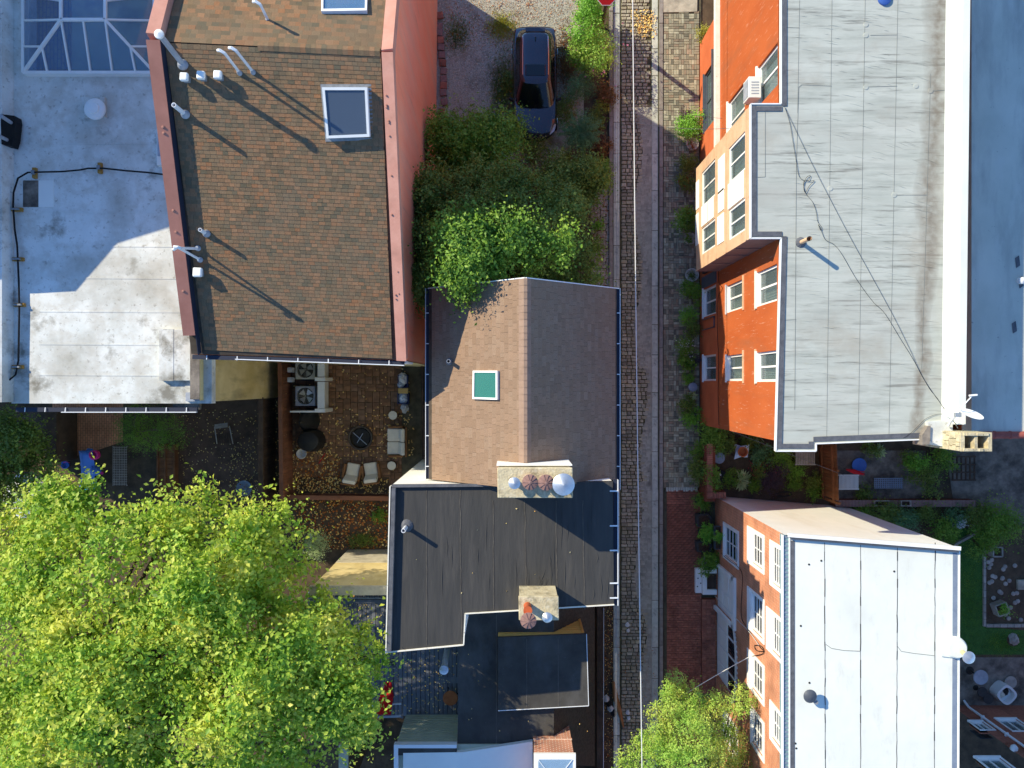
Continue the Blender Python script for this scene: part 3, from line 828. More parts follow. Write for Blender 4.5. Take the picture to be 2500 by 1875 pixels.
scatter_leaves('fallen_leaves', [(1440, 440, 1486, 730, 500, .02), (1455, 1480, 1500, 1860, 420, .02), (1500, 1480, 1600, 1860, 120, .05)], .03, .05, 'dry_leaf', 'brown leaf litter along the alley edge')
def grass(name, zones, m, label, hgt=.12, wid=.012):
    Cs = []
    for (x0, y0, x1, y1, n) in zones:
        a = np.zeros((n, 3)); a[:, 0] = (rng.normal((x0 + x1) / 2, (x1 - x0) / 4, n) - CX) * K; a[:, 1] = -(rng.normal((y0 + y1) / 2, (y1 - y0) / 4, n) - CY) * K; Cs.append(a)
    C = np.concatenate(Cs); n = len(C)
    d = rng.normal(size=(n, 3)) * .7; d[:, 2] = np.abs(d[:, 2]) + .5
    h_ = hgt * rng.uniform(.5, 1.3, (n, 1)); s_ = np.cross(d, rng.normal(size=(n, 3))); s_ /= np.linalg.norm(s_, axis=1, keepdims=True)
    d /= np.linalg.norm(d, axis=1, keepdims=True)
    V = np.stack([C - s_ * wid, C + s_ * wid, C + d * h_], axis=1).reshape(-1, 3)
    return np_mesh(name, V, np.arange(n * 3).reshape(-1, 3), m, label=label, cat='grass', kind='stuff')
grass('grass', [(1190, 35, 1260, 100, 2600)], 'leaf_yellow', 'yellow green grass growing through gravel behind the car')
grass('grass', [(1195, 140, 1265, 300, 5200), (1080, 40, 1150, 130, 1500)], 'leaf_dark', 'dark weedy grass in the gravel beside the car')
grass('grass', [(1355, 70, 1410, 240, 2800)], 'leaf_brown', 'brown dry weeds in the gravel right of the car', .14)
grass('grass', [(2332, 1300, 2400, 1600, 6500), (2395, 1540, 2500, 1598, 3500)], 'leaf_mid', 'short mown grass of the narrow lawn', .05, .008)
# ------------------------------------------------------------------ buildings
def pipe(root, px0, py0, z0, top, r, m='pvc', hood=None, flange=None, name='vent_pipe', label=None, cat='vent pipe', lean=None):
    """roof pipe: a thing of its own. (px0,py0) is its foot on the roof at height z0"""
    b = P(px0, py0, z0)
    t = thing(name, label, cat, b)
    tip = b + Vector((0, 0, top)) + (Vector(lean) if lean else Vector((0, 0, 0)))
    g = G(); g.tube([b - Vector((0, 0, .1)), tip], r, 14, cap=False); g.tube([tip, b], r * .78, 14, cap=False)
    rim = [tip + Vector((math.cos(a) * q, math.sin(a) * q, 0)) for q in (r, r * .78) for a in [2 * math.pi * k / 14 for k in range(14)]]
    g.add(rim, [(k, (k + 1) % 14, 14 + (k + 1) % 14, 14 + k) for k in range(14)])
    g.build('pipe', m, t, smooth=True)
    G().lathe(b - Vector((0, 0, .03)), [(r * 2.0, 0), (r * 2.0, .05), (r * 1.25, .13), (r * 1.1, .16)], 14).build('collar', flange or 'pipe_grey', t, smooth=True)
    if hood == 'elbow':
        d = Vector((-.10, .02, 0)) if not lean else Vector((-.1, .05, 0))
        G().tube([tip, tip + Vector((0, 0, .08)), tip + d + Vector((0, 0, .12)), tip + d * 1.9 + Vector((0, 0, .02))], r * 1.12, 12).build('elbow', m, t, smooth=True)
    if hood == 'cap':
        G().lathe(tip, [(r * 1.5, .03), (r * 1.7, .06), (r * 1.6, .10), (r * .4, .14), (0, .145)], 16).build('cap', 'white_paint', t, smooth=True)
    return t

# ===== coral house (upper left): gable roof with mixed shingles between two coped parapets
RW, RE = P(372, 100, 11.0), P(957, 128, 11.0)
CEZ = 8.1
EW, EE = P(466, 864, CEZ), P(990, 879, CEZ)
coral = thing('coral_house', 'tall house with mixed brown shingle roof and coral stucco side wall', 'house', ((RW.x + RE.x) / 2, 6, 0))
dW = (EW - RW); dE = (EE - RE)
NW = RW + Vector((-dW.x, -dW.y, dW.z)); NE = RE + Vector((-dE.x, -dE.y, dE.z))
g = G()
w_ = lambda p, dz: Vector((p.x, p.y, p.z + dz))
fl = lambda p: Vector((p.x, p.y, 0))
WT = [EW, RW, NW]; ET = [EE, RE, NE]
g.add([fl(EW), fl(NW), w_(NW, -.1), w_(RW, -.1), w_(EW, -.1), fl(EE), fl(NE), w_(NE, -.1), w_(RE, -.1), w_(EE, -.1)],
      [(0, 1, 2, 3, 4), (9, 8, 7, 6, 5), (0, 4, 9, 5), (1, 6, 7, 2)])
g.build('wall', 'coral_stucco', coral)
# cream strip of the rear wall
G().add([EW + Vector((0, -.03, -.25)), EE + Vector((0.02, -.03, -.25)), fl(EE) + Vector((0.02, -.03, 0)), fl(EW) + Vector((0, -.03, 0))], [(0, 1, 2, 3)]).build('rear_wall', 'aged_stucco', coral)
U = (RE - RW).normalized(); Vs = ((EW - RW) * .5 + (EE - RE) * .5).normalized()
Ls = ((EW - RW).length + (EE - RE).length) / 2
Vn = ((NW - RW) * .5 + (NE - RE) * .5).normalized()
dnz = Vector((0, 0, -.035))
roof = G().sheet([RW + dnz, RE + dnz, EE + dnz, EW + dnz], .1).sheet([RW + dnz, NW + dnz, NE + dnz, RE + dnz], .1).build('roof', 'roof_felt', coral)
G().add([EW + Vector((-.02, 0, -.3)), RW + Vector((-.02, 0, -.2)), NW + Vector((-.02, 0, -.3)), fl(NW) + Vector((-.02, 0, 0)), fl(EW) + Vector((-.02, 0, 0))], [(0, 1, 2, 3, 4)]).build('bounce_cut_slab', 'roof_tar', coral)  # unseen dark slab added over the coral wall to cut its pink bounce
LU = (RE - RW).length
cop = .33
shingle_roof(roof, RW + Vs * .05, U, Vs, lambda v: (cop + .0 * v, LU - .30 - .0 * v), Ls - .05, .107, (.15, .17, .19), .011, 'shingle_mixed', 150)
shingle_roof(roof, RW + Vn * .02, U, Vn, lambda v: (cop, LU - .30), 3.4, .145, (.15, .19, .24), .007, 'shingle_mixed', 150, gap=.002)
# ridge caps
gcap = []
u = cop + .02
while u < LU - .3:
    c = RW + U * u
    vs = [(-.075, -.13, -.045), (.075, -.13, -.045), (.075, 0, .012), (-.075, 0, .012), (.075, .13, -.035), (-.075, .13, -.035)]
    if u > LU * .45:
        Mx = Matrix((U, Vs - Vs.project(Vector((0, 0, 1))), Vector((0, 0, 1)))).transposed().to_4x4()
        gg = G(); gg.add([Matrix.Translation(c + Vector((0, 0, .03))) @ Matrix.Rotation(.06, 4, U) @ (Mx @ Vector(v)) for v in vs], [(0, 1, 2, 3), (3, 2, 4, 5)])
        gg.build('ridge_cap', 'shingle_mixed', roof)
    u += .142
# copings along both rakes
def coping(a0, a1, b0, b1, wid, hgt, m, root, name='coping'):
    """strip of given width on the inner side, running along a rake a0->a1"""
    d = (a1 - a0).normalized(); inw = Vector((b0, b1, 0)).normalized()
    n = d.cross(inw)
    if n.z < 0: n = -n
    vs = []
    for p in (a0, a1):
        for (i, j) in ((-.04, -.25), (wid, -.25), (wid, hgt - .03), (-.04, hgt + .02)): vs.append(p + inw * i + n * j)
    return G().add(vs, [(0, 1, 2, 3), (7, 6, 5, 4), (0, 4, 5, 1), (1, 5, 6, 2), (2, 6, 7, 3), (3, 7, 4, 0)]).build(name, m, root)
cw = coping(RW, RW + (EW - RW) * .925, 1, 0, .30, .26, 'coral_coping_dark', coral)
coping(RW, NW, 1, 0, .30, .26, 'coral_coping', coral)
ce = coping(RE, EE, -1, 0, .27, .10, 'coral_coping', coral)
coping(RE, NE, -1, 0, .27, .12, 'coral_coping', coral)
for k in range(12):
    t_ = random.random(); side = random.choice((-.10, -.16, -.2))
    p = RE + (EE - RE) * t_ + Vector((side, 0, .115))
    G().lathe(p, [(random.uniform(.02, .04), -.02), (.026, .004), (.012, .008)], 7).build('sealant_patch', 'sealant', ce)
for k in range(5):
    p = RW + (EW - RW) * random.random() + Vector((.12, 0, .285))
    G().lathe(p, [(.045, -.02), (.035, .006), (.02, .01)], 7).build('sealant_patch', 'sealant', cw)
# dark metal flashing inside the left parapet and the rear gutter
G().beam(RW + Vector((.315, 0, .10)), EW + Vector((.315, 0, .10)), .02, .22).build('flashing', 'gutter_inside', coral)
ga, gb = EW + Vector((.02, -.09, -.08)), EE + Vector((-.04, -.09, -.08))
gut = G().beam(ga, gb, .13, .05).build('gutter', 'gutter_inside', coral)
G().beam(ga + Vector((1.35, -.075, .05)), gb + Vector((0, -.075, .05)), .025, .11).build('gutter_lip', 'gutter_white', gut)
for k in range(7):
    c = ga.lerp(gb, (k + .5) / 7); G().beam(c + Vector((0, .06, .07)), c + Vector((0, -.07, .09)), .025, .012).build('gutter_strap', 'gutter_white', gut)
# small cream return at the foot of the right parapet
G().beam(EE + Vector((-.14, -.06, -.12)), EE + Vector((-.14, -.06, -1.6)), .30, .06).build('corner_return', 'cream_stucco', coral)

def zsouth(py):   # height of the rear slope at a photo row, near mid roof
    t = (py - 118) / (872 - 118); z = 11.0
    for _ in range(6):
        Yr = RW.y * .5 + RE.y * .5; Ye = EW.y * .5 + EE.y * .5
        Yp = -(py - CY) * (H - z) / F; t = (Yr - Yp) / (Yr - Ye); z = 11.0 + (CEZ - 11.0) * t
    return z
def skylight(root, corners, z, hgt, fr, gm, label, name='skylight', fm='white_paint', inner=.07, room='room_dark'):
    """roof window standing on the slope. corners: 4 photo points of the frame's top, clockwise from upper left; z: their heights"""
    pts = [P(x, y, zz) for (x, y), zz in zip(corners, z)]
    c = sum(pts, Vector()) / 4
    t = thing(name, label, 'skylight', c - Vector((0, 0, hgt)))
    n = (pts[1] - pts[0]).cross(pts[3] - pts[0]).normalized()
    if n.z < 0: n = -n
    ins = [p + (c - p).normalized() * inner * 1.4 for p in pts]
    g = G()
    for k in range(4):
        a, b, ia, ib = pts[k], pts[(k + 1) % 4], ins[k], ins[(k + 1) % 4]
        g.add([a - n * hgt, b - n * hgt, b, a, ia, ib, ib - n * .08, ia - n * .08], [(0, 1, 2, 3), (3, 2, 5, 4), (4, 5, 6, 7)])
    g.build('frame', fm, t)
    G().sheet([p - n * .03 for p in ins], .012).build('pane', gm, t)
    G().sheet([p - n * (hgt + .02) for p in ins], .01).build('shaft_floor', room, t)
    fl_ = [p + (p - c).normalized() * .12 - n * (hgt - .012) for p in pts]
    G().sheet(fl_, .008).build('flashing', 'lead', t)
    return t
mat('blind_blue', lin(70, 82, 110), lin(82, 94, 122), 40, rough=.9)
mat('blind_green', lin(110, 190, 150), lin(130, 206, 164), 2, rough=.9)
zz = lambda y: zsouth(y) + .22
skylight(coral, [(786, 213), (896, 213), (902, 334), (797, 338)], [zz(213), zz(213), zz(334), zz(338)], .2, .07, 'pane_blue', 'white framed skylight with dark blind low on the mixed shingle slope', room='blind_blue')
skylight(coral, [(786, -100), (900, -100), (895, 25), (784, 27)], [9.9, 9.9, 10.68, 10.68], .16, .07, 'skylight_glass', 'skylight cut by the top edge of the photo, above the ridge', room='blind_green')

# pipes on the mixed shingle roof
for k, (fx, fy, tx, ty, r, hood, lab) in enumerate([
    (446, 158, 392, 87, .072, 'cap', 'fat grey flue with white round cap beside the left parapet'),
    (452, 279, 424, 256, .062, None, 'white open pipe below the three square roof vents'),
    (585, 178, 551, 133, .036, 'elbow', 'left one of the twin white flues casting long shadows'),
    (618, 176, 579, 127, .036, 'elbow', 'right one of the twin white flues casting long shadows'),
    (504, 570, 488, 561, .055, None, 'short pipe with white top low on the shingle slope'),
    (655, 52, 637, 14, .036, 'elbow', 'white bent flue on the slope above the ridge')]):
    z0 = zsouth(fy) if fy > 118 else 11.0 - (118 - fy) * .006
    # choose height so the top lands where the photo shows it
    d0 = math.hypot(fx - CX, fy - CY); d1 = math.hypot(tx - CX, ty - CY)
    top = (H - z0) * (1 - d0 / d1)
    lp = P(tx, ty, z0 + top) - P(fx, fy, z0); lp.z = 0
    pipe(coral, fx, fy, z0, top, r, 'pipe_grey' if k == 0 else 'pvc', hood, 'pipe_grey', label=lab, lean=lp)
for (fx, fy, lab) in [(483, 606, 'upper'), (488, 634, 'lower')]:
    z0 = zsouth(fy); b = P(fx, fy, z0); tip = P(440 if lab == 'upper' else 438, 606, z0 + 1.15)
    t = thing('flue', 'white plastic flue leaning over the left parapet, %s of the pair' % lab, 'flue', b)
    G().tube([b - Vector((0, 0, .05)), tip], .036, 12).build('pipe', 'pvc', t, smooth=True)
    G().lathe(b - Vector((0, 0, .03)), [(.085, 0), (.085, .05), (.05, .12)], 12).build('collar', 'pipe_grey', t, smooth=True)
    G().tube([tip, tip + Vector((-.04, .02, .05)), tip + Vector((-.16, .03 if lab == 'upper' else -.05, .03))], .045, 12).build('elbow', 'white_paint', t, smooth=True)
for (bx_, by_, lab) in [(448, 186, 'leftmost small white square vent on the shingle roof'), (489, 182, 'middle small white square vent on the shingle roof'),
                        (530, 181, 'rightmost small white square vent on the shingle roof'), (481, 664, 'white square vent beside the left parapet, below the leaning flues')]:
    z0 = zsouth(by_); c = P(bx_, by_, z0 + .2); s_ = .115 if by_ < 300 else .14
    t = thing('roof_vent', lab, 'roof vent', (c.x, c.y, z0))
    G().box(c.x - s_ * .7, c.x + s_ * .7, c.y - s_ * .7, c.y + s_ * .7, z0 - .05, z0 + .16).build('throat', 'lead', t)
    G().prism([(c.x - s_, c.y - s_), (c.x + s_ * .9, c.y - s_), (c.x + s_, c.y + s_ * .9), (c.x - s_ * .9, c.y + s_)], z0 + .09, z0 + .22).build('hood', 'white_paint', t, bevel=.04)

# ===== flat white-roofed building (far left)
ZF = 7.3
FX0, FX1 = P(28, 0, ZF).x, P(480, 0, ZF).x
FY0 = P(0, 985, ZF).y
flatb = thing('flat_roof_building', 'flat roofed building with stained white membrane and glass roof lantern', 'building', ((FX0 + FX1) / 2, 8, 0))
FXe = P(470, 0, 7.65).x
G().box(P(20, 0, ZF).x, FXe + .12, FY0 + .04, 19, 0, ZF - .35).build('wall', 'aged_stucco', flatb)
# roof sheet around the lantern opening
LX0, LX1, LY0, LY1 = P(66, 0, 7.45).x, P(366, 0, 7.45).x, P(0, 172, 7.45).y, P(0, -95, 7.45).y
g = G()
XR = RW.x + .02
for (a, b, c, d) in ((FX0, LX0, FY0, 19), (LX0, LX1, FY0, LY0), (LX0, LX1, LY1, 19), (LX1, XR, FY0, 19)):
    g.box(a, b, c, d, ZF - .3, ZF)
froof = g.build('roof', 'membrane_white', flatb)
# raised membrane laps across the roof
for py_ in (350, 517, 600, 678, 760, 840, 915):
    a, b = P(95, py_, ZF + .006), P(455, py_ + 2, ZF + .006)
    G().beam(a, b, .05, .008).build('membrane_lap', 'membrane_white', froof)
# east parapet strip beyond the coral house, roof hatch box, outlet
G().pxbox(464, 790, 487, 975, 7.6, ZF - .4, 7.6).build('parapet', 'old_concrete', flatb)
G().pxbox(388, 803, 466, 930, 7.5, ZF - .05, 7.48).build('hatch', 'membrane_white', flatb, bevel=.03)
hh = G().pxbox(388, 803, 423, 930, 7.5, 7.48, 7.49).build('hatch_lid', 'membrane_white', flatb)
G().pxprism([(452, 958), (472, 958), (492, 978), (470, 980), (452, 980)], 7.45, ZF - .1, 7.42).build('outlet_box', 'pipe_grey', flatb)
G().pxbox(420, 1000 - 16, 485, 1000, 7.2, 7.0, 7.15).build('eave_board', 'old_concrete', flatb)
ga, gb = P(40, 1000, 7.15), P(482, 1000, 7.15)
gut = G().beam(ga, gb, .14, .06).build('gutter', 'gutter_inside', flatb)
G().beam(ga + Vector((1.5, -.08, .05)), gb + Vector((0, -.08, .05)), .025, .1).build('gutter_lip', 'gutter_white', gut)
for k in range(9):
    c = ga.lerp(gb, (k + .5) / 9); G().beam(c + Vector((0, .07, .06)), c + Vector((0, -.07, .08)), .025, .012).build('gutter_strap', 'gutter_white', gut)
# stained east wall below the parapet
sw = [q + Vector((.006, 0, 0)) for q in (P(487, 850, 7.59), P(487, 978, 7.59), fl(P(487, 978, 7.6)), fl(P(487, 850, 7.6)))]
G().add(sw, [(0, 1, 2, 3)]).build('side_wall', 'aged_stucco', flatb)
# west parapet with its sloped white upstand
g = G(); pw = [(FX0 - .35, 7.75), (FX0 - .02, 7.7), (FX0 + .08, ZF + .01), (FX0 - .35, ZF - .2)]
g.add([(x, y_, z) for y_ in (FY0 + .05, 19) for (x, z) in pw], [(0, 1, 2, 3), (7, 6, 5, 4), (0, 4, 5, 1), (1, 5, 6, 2), (2, 6, 7, 3), (3, 7, 4, 0)])
g.build('parapet', 'membrane_white', flatb)
# interior, raised close below the lantern to catch sky light and brighten panes
g = G(); g.box(LX0 - .05, LX1 + .05, LY0 - .05, LY1 + .05, 6.6, 6.7); g.build('raised_lantern_floor', 'cream_stucco', flatb)
G().box(LX0 - .06, LX0 + 1.1, LY0 - .04, LY1, 6.71, 7.0).build('lantern_wall', 'yellow_brick', flatb)

# glass roof lantern
lant = thing('roof_lantern', 'glass roof lantern with white bars on the flat roof, cut by the top edge', 'skylight', P(215, 60, ZF))
zb, zt = 7.48, 8.25
base = [(58, 178), (378, 178), (378, -110), (58, -110)]
hl, hr = (150, 49), (258, 49)
hl2, hr2 = (150, -28), (258, -28)
Pb = lambda x, y: P(x, y, zb)
Pt = lambda x, y: P(x, y, zt)
mid = lambda a, b, t: Vector(a).lerp(Vector(b), t)
SW, SE, NE_, NW_ = [Pb(*p) for p in base]
TL, TR, TL2, TR2 = Pt(*hl), Pt(*hr), Pt(*hl2), Pt(*hr2)
bars = []
xs = [117, 172, 222, 275, 332]
tops = [mid(SW, TL, .5), TL, mid(TL, TR, .5), TR, mid(SE, TR, .5)]
bot = [Pb(x, 178) for x in xs]
panes = []
pl = [(SW, SW)] + list(zip(bot, tops)) + [(SE, SE)]
for (b0, t0), (b1, t1) in zip(pl[:-1], pl[1:]): panes.append([b0, b1, t1, t0])
bars += [(b, t) for b, t in zip(bot, tops)]
for (cS, cN, t1, t2) in ((SW, NW_, TL, TL2), (SE, NE_, TR, TR2)):
    bb = [cS.lerp(cN, f) for f in (.0, .22, .44, .66, .88)]
    tt = [cS, mid(cS, t1, .5), t1, mid(t1, t2, .6), t2]
    for k in range(4): panes.append([bb[k], bb[k + 1], tt[k + 1], tt[k]])
    bars += list(zip(bb[1:], tt[1:]))
panes.append([TL, TR, TR2, TL2])
bars2 = [(SW, TL), (SE, TR), (TL, TR), (TL, TL2), (TR, TR2)]
for q in panes:
    qq = []
    for p in q:
        if not any((p - r).length < 1e-5 for r in qq): qq.append(p)
    G().sheet(qq, .012).build('pane', 'skylight_glass', lant)
for a, b in bars: G().beam(a + Vector((0, 0, .015)), b + Vector((0, 0, .015)), .055, .06).build('glazing_bar', 'white_paint', lant)
for a, b in bars2: G().beam(a + Vector((0, 0, .02)), b + Vector((0, 0, .02)), .085, .075).build('hip_bar', 'white_paint', lant)
g = G()
for a, b in ((SW, SE), (SW, NW_), (SE, NE_)): g.beam(a + Vector((0, 0, -.06)), b + Vector((0, 0, -.06)), .09, .24)
g.build('kerb_frame', 'white_paint', lant)

# roof furniture on the flat roof
c = P(227, 263, 7.75); t = thing('roof_vent', 'white round domed roof vent on the shaded flat roof', 'roof vent', (c.x, c.y, ZF))
cc = P(237, 262, ZF)
G().box(cc.x - .36, cc.x + .30, cc.y - .34, cc.y + .30, ZF - .02, ZF + .1).build('base', 'membrane_white', t, bevel=.02)
G().lathe((c.x, c.y, ZF + .08), [(.2, 0), (.2, .22)], 20).build('throat', 'lead', t, smooth=True)
G().lathe((c.x, c.y, ZF + .3), [(.33, 0), (.335, .06), (.30, .1), (.19, .12), (.17, .16), (.06, .19), (0, .195)], 28).build('dome', 'white_paint', t, smooth=True)
t = thing('air_conditioner', 'flat white wall unit fixed on the parapet side of the shaded roof', 'air conditioner', P(392, 355, ZF))
G().pxbox(380, 313, 405, 402, 7.8, ZF + .06, 7.75).build('case', 'metal_white', t, bevel=.02)
G().pxbox(383, 325, 395, 380, 7.8, 7.75, 7.765).build('grille', 'pipe_grey', t)
for k in range(2): G().pxbox(382, 318 + k * 66, 404, 326 + k * 66, 7.4, ZF - .01, ZF + .065).build('foot', 'dark_frame', t)
# torn dark hole in the parapet with two pipes
t = thing('vent_stub', 'pair of corroded pipes standing in a dark torn patch at the left edge', 'vent pipe', P(20, 318, 7.8))
G().pxprism([(8, 282), (42, 286), (44, 300), (40, 338), (34, 360), (10, 355)], ZF + .3, ZF + .1, ZF + .42).build('tar_patch', 'black_rubber', t)
for (a, b) in (((28, 300), (2, 283)), ((18, 342), (-6, 330))): G().tube([P(*a, ZF + .4), P(*b, ZF + 1.0)], .055, 10).build('pipe', 'pipe_grey', t, smooth=True)
# black cable on timber blocks
path = [(-40, 935), (20, 930), (38, 915), (45, 880), (47, 760), (46, 690), (42, 600), (36, 560), (32, 505), (33, 470), (44, 435), (68, 421), (100, 420), (150, 419), (195, 415), (215, 411), (255, 411), (310, 417), (360, 421), (408, 427)]
pp = [P(x, y, ZF + .14) for x, y in path]
G().tube(pp, .028, 8).build('roof_cable', 'black_cable', smooth=True, label='thick black cable looping round the flat roof on timber blocks', cat='cable')
for k, (bx_, by_, ang) in enumerate([(88, 424, 1), (247, 412, 1), (45, 513, 0), (48, 634, 0), (51, 745, 0), (47, 896, 0)]):
    lab = ['under the cable beside the pale patch', 'under the cable nearest the coral parapet', 'under the cable at its first bend', 'under the cable, second below its bend', 'under the cable beside the sunlit edge', 'under the cable near the dark roof corner'][k]
    c = P(bx_, by_, ZF)
    w1, w2 = (.06, .17) if ang else (.17, .06)
    t = thing('timber_block', 'small timber block ' + lab, 'block', c, 'blocks carrying the roof cable')
    G().box(c.x - w1, c.x + w1, c.y - w2, c.y + w2, ZF, ZF + .11).build('block', 'wood_block', t, bevel=.01)
    G().box(c.x - w1 * .6 - .01, c.x + w1 * .6 + .01, c.y - w2 * .3 - .01, c.y + w2 * .3 + .01, ZF + .11, ZF + .18).build('clamp', 'lead', t)
g = G().pxbox(93, 440, 130, 505, ZF + .03, ZF, ZF + .012); g.build('patch', 'membrane_bright', froof)
g = G().pxbox(55, 440, 93, 505, ZF + .03, ZF, ZF + .010); g.build('patch', 'old_concrete', froof)

# ===== neighbour beyond the left edge whose gable shades the flat roof
nb = thing('gabled_neighbour', 'white roofed neighbour at the far left edge, mostly out of view', 'house', (-19, 8, 0))
prof = [(P(0, 960, 7.6).y, 0), (P(0, 960, 7.6).y, 7.55), (3.76, 7.75), (3.76, 8.2), (4.7, 9.1), (7.1, 10.0), (8.8, 11.2), (12.5, 13.2), (19, 11), (19, 0)]
g = G(); x0, x1 = -24.0, -16.62
n_ = len(prof)
g.add([(x0, y_, z) for y_, z in prof] + [(x1, y_, z) for y_, z in prof], [tuple(range(n_ - 1, -1, -1)), tuple(range(n_, 2 * n_))] + [(i, (i + 1) % n_, n_ + (i + 1) % n_, n_ + i) for i in range(n_)])
g.build('wall', 'membrane_white', nb)
G().box(x1 - .3, x1 + .18, prof[0][0], 3.6, 7.3, 7.66).build('parapet', 'chipped_white', nb)

# ===== brown gable house in the middle
BE, BR = 6.9, 9.2
bX0, bX1, bXr, bY0, bY1 = P(1047, 0, BE).x, P(1506, 0, BE).x, P(1283, 0, BR).x, -3.1, 3.1
brown = thing('brown_house', 'small gabled house with plain brown shingle roof beside the alley', 'house', (bXr, 0, 0))
g = G()
pr = [(bX0 + .15, 0), (bX0 + .15, BE - .05), (bXr, BR - .18), (bX1 - .15, BE - .05), (bX1 - .15, 0)]
g.add([(x, bY0 + .06, z) for x, z in pr] + [(x, bY1 - .06, z) for x, z in pr], [(0, 1, 2, 3, 4), (9, 8, 7, 6, 5), (0, 5, 6, 1), (3, 8, 9, 4)])
g.build('wall', 'cream_stucco', brown)
rl, rr_, r0 = Vector((bX0, bY1, BE)), Vector((bX1, bY1, BE)), Vector((bXr, bY1, BR))
dn = Vector((0, bY0 - bY1, 0))
broof = G().sheet([r0, r0 + dn, rl + dn, rl], .08).sheet([r0, rr_, rr_ + dn, r0 + dn], .08).build('roof', 'roof_felt', brown)
Lb = -dn.y
for (e, nind) in ((rl, 170), (rr_, 130)):
    shingle_roof(broof, r0, Vector((0, -1, 0)), (e - r0), lambda v: (0, Lb), (e - r0).length, .155, (.13, .2, .27, .34), .014, 'shingle_brown', nind, gap=.006, jit=.004)
yy = bY1
while yy > bY0 + .1:
    vs = [(bXr - .2, yy, BR - .13), (bXr - .05, yy, BR + .012), (bXr + .05, yy, BR + .012), (bXr + .17, yy, BR - .11), (bXr - .2, yy - .2, BR - .118), (bXr - .05, yy - .2, BR + .026), (bXr + .05, yy - .2, BR + .026), (bXr + .17, yy - .2, BR - .098)]
    G().add(vs, [(0, 1, 5, 4), (1, 2, 6, 5), (2, 3, 7, 6), (4, 5, 6, 7)]).build('ridge_cap', 'ridge_cap_brown', broof, smooth=True)
    yy -= .2
for (xx, s_) in ((bX0 - .05, -1), (bX1 + .05, 1)):
    gu = G().box(xx - .05, xx + .05, bY0 + (0 if s_ < 0 else -.35), bY1, BE - .12, BE - .06).build('gutter', 'gutter_inside', brown)
    G().box(xx + s_ * .05, xx + s_ * .07, bY0 + (0 if s_ < 0 else -.35), bY1 + .02, BE - .13, BE - .02).build('gutter_lip', 'gutter_white', gu)
    for k in range(6):
        yk = bY0 + .4 + k * 1.0; G().box(xx - .06, xx + .06, yk, yk + .03, BE - .035, BE - .022).build('gutter_strap', 'gutter_white', gu)
G().box(bX1 - .12, bX1 + .07, bY1 + .0, bY1 + .03, BE - .1, BE + .02).build('rake_trim', 'gutter_white', brown)
G().beam(rl + Vector((0, .015, -.03)), r0 + Vector((0, .015, -.03)), .03, .1).build('rake_trim', 'white_paint', brown)
G().beam(rr_ + Vector((0, .015, -.03)), r0 + Vector((0, .015, -.03)), .03, .1).build('rake_trim', 'white_paint', brown)
zw = lambda px: next(z for z in [BE + k * .01 for k in range(300)] if (px - CX) * (H - z) / F >= bX0 + (z - BE) / (BR - BE) * (bXr - bX0) - .012) if False else None
def zbrown(px):
    z = 7.0
    for _ in range(20):
        X = (px - CX) * (H - z) / F; z = BE + (X - bX0) / (bXr - bX0) * (BR - BE)
    return z
z1, z2 = zbrown(1154) + .13, zbrown(1215) + .13
skylight(brown, [(1154, 905), (1214, 905), (1214, 976), (1153, 974)], [z1, z2, z2, z1], .12, .05, 'skylight_green', 'small skylight with green pane on the brown shingle slope', inner=.06, room='blind_green')
pipe(brown, 1098, 883, zbrown(1098), .45, .06, 'pipe_grey', None, 'lead', label='short grey vent pipe near the green skylight')

# chimney of the brown house
def chimney(label, x0, y0, x1, y1, ztop, zbase, m, caps, name='chimney', crown=.06):
    a = P(x0, y0, ztop); b = P(x1, y1, ztop)
    t = thing(name, label, 'chimney', ((a.x + b.x) / 2, (a.y + b.y) / 2, zbase))
    G().box(a.x + .03, b.x - .03, a.y - .03, b.y + .03, zbase, ztop - .12).build('stack', m, t)
    g = G(); mx_, my_ = (a.x + b.x) / 2, (a.y + b.y) / 2
    g.prism([(a.x, a.y), (b.x, a.y), (b.x + .01, b.y), (a.x + .01, b.y)], ztop - .12, [ztop, ztop + .012, ztop, ztop - .01])
    g.build('crown', m, t, bevel=.025)
    return t
def cap_cone(t, px, py, z, r, hgt, m='galvanized', foot=.28):
    c = P(px, py, z)
    G().lathe((c.x, c.y, z - foot), [(r * .55, 0), (r * .55, foot - .02)], 20).build('flue', 'lead', t, smooth=True)
    G().lathe((c.x, c.y, z - .03), [(r, 0), (r, .025), (r * .03, hgt), (0, hgt)], 36).build('cap', m, t, smooth=True)
def cap_clay(t, px, py, z, r, ftx=None, m='clay_cap'):
    c = P(px, py, z)
    G().lathe((c.x, c.y, z - .3), [(r * .62, 0), (r * .62, .28)], 20).build('flue_pot', 'clay_pot', t, smooth=True)
    cp = G().lathe((c.x, c.y, z - .02), [(r * .97, 0), (r, .03), (r * .55, .07), (r * .12, .085), (0, .087)], 24).build('cap', m, t, smooth=True)
    for k in range(10):
        a = 2 * math.pi * k / 10
        G().beam((c.x, c.y, z + .078), (c.x + math.cos(a) * r * .97, c.y + math.sin(a) * r * .97, z + .025), .018, .03).build('rib', m, cp)
ch = chimney('long stuccoed chimney with four flue caps between brown and black roofs', 1214, 1142, 1398, 1216, 10.1, 6.5, 'chimney_stucco', None)
cap_cone(ch, 1256, 1180, 10.4, .165, .12)
cap_clay(ch, 1294, 1177, 10.35, .22)
cap_clay(ch, 1333, 1178, 10.35, .225)
cap_cone(ch, 1376, 1183, 10.5, .305, .2)
a = P(1214, 1142, 10.1); b = P(1398, 1142, 10.1)
G().box(a.x - .03, b.x + .03, a.y + .002, a.y + .03, 7.6, 9.62).build('flashing', 'white_board', ch)

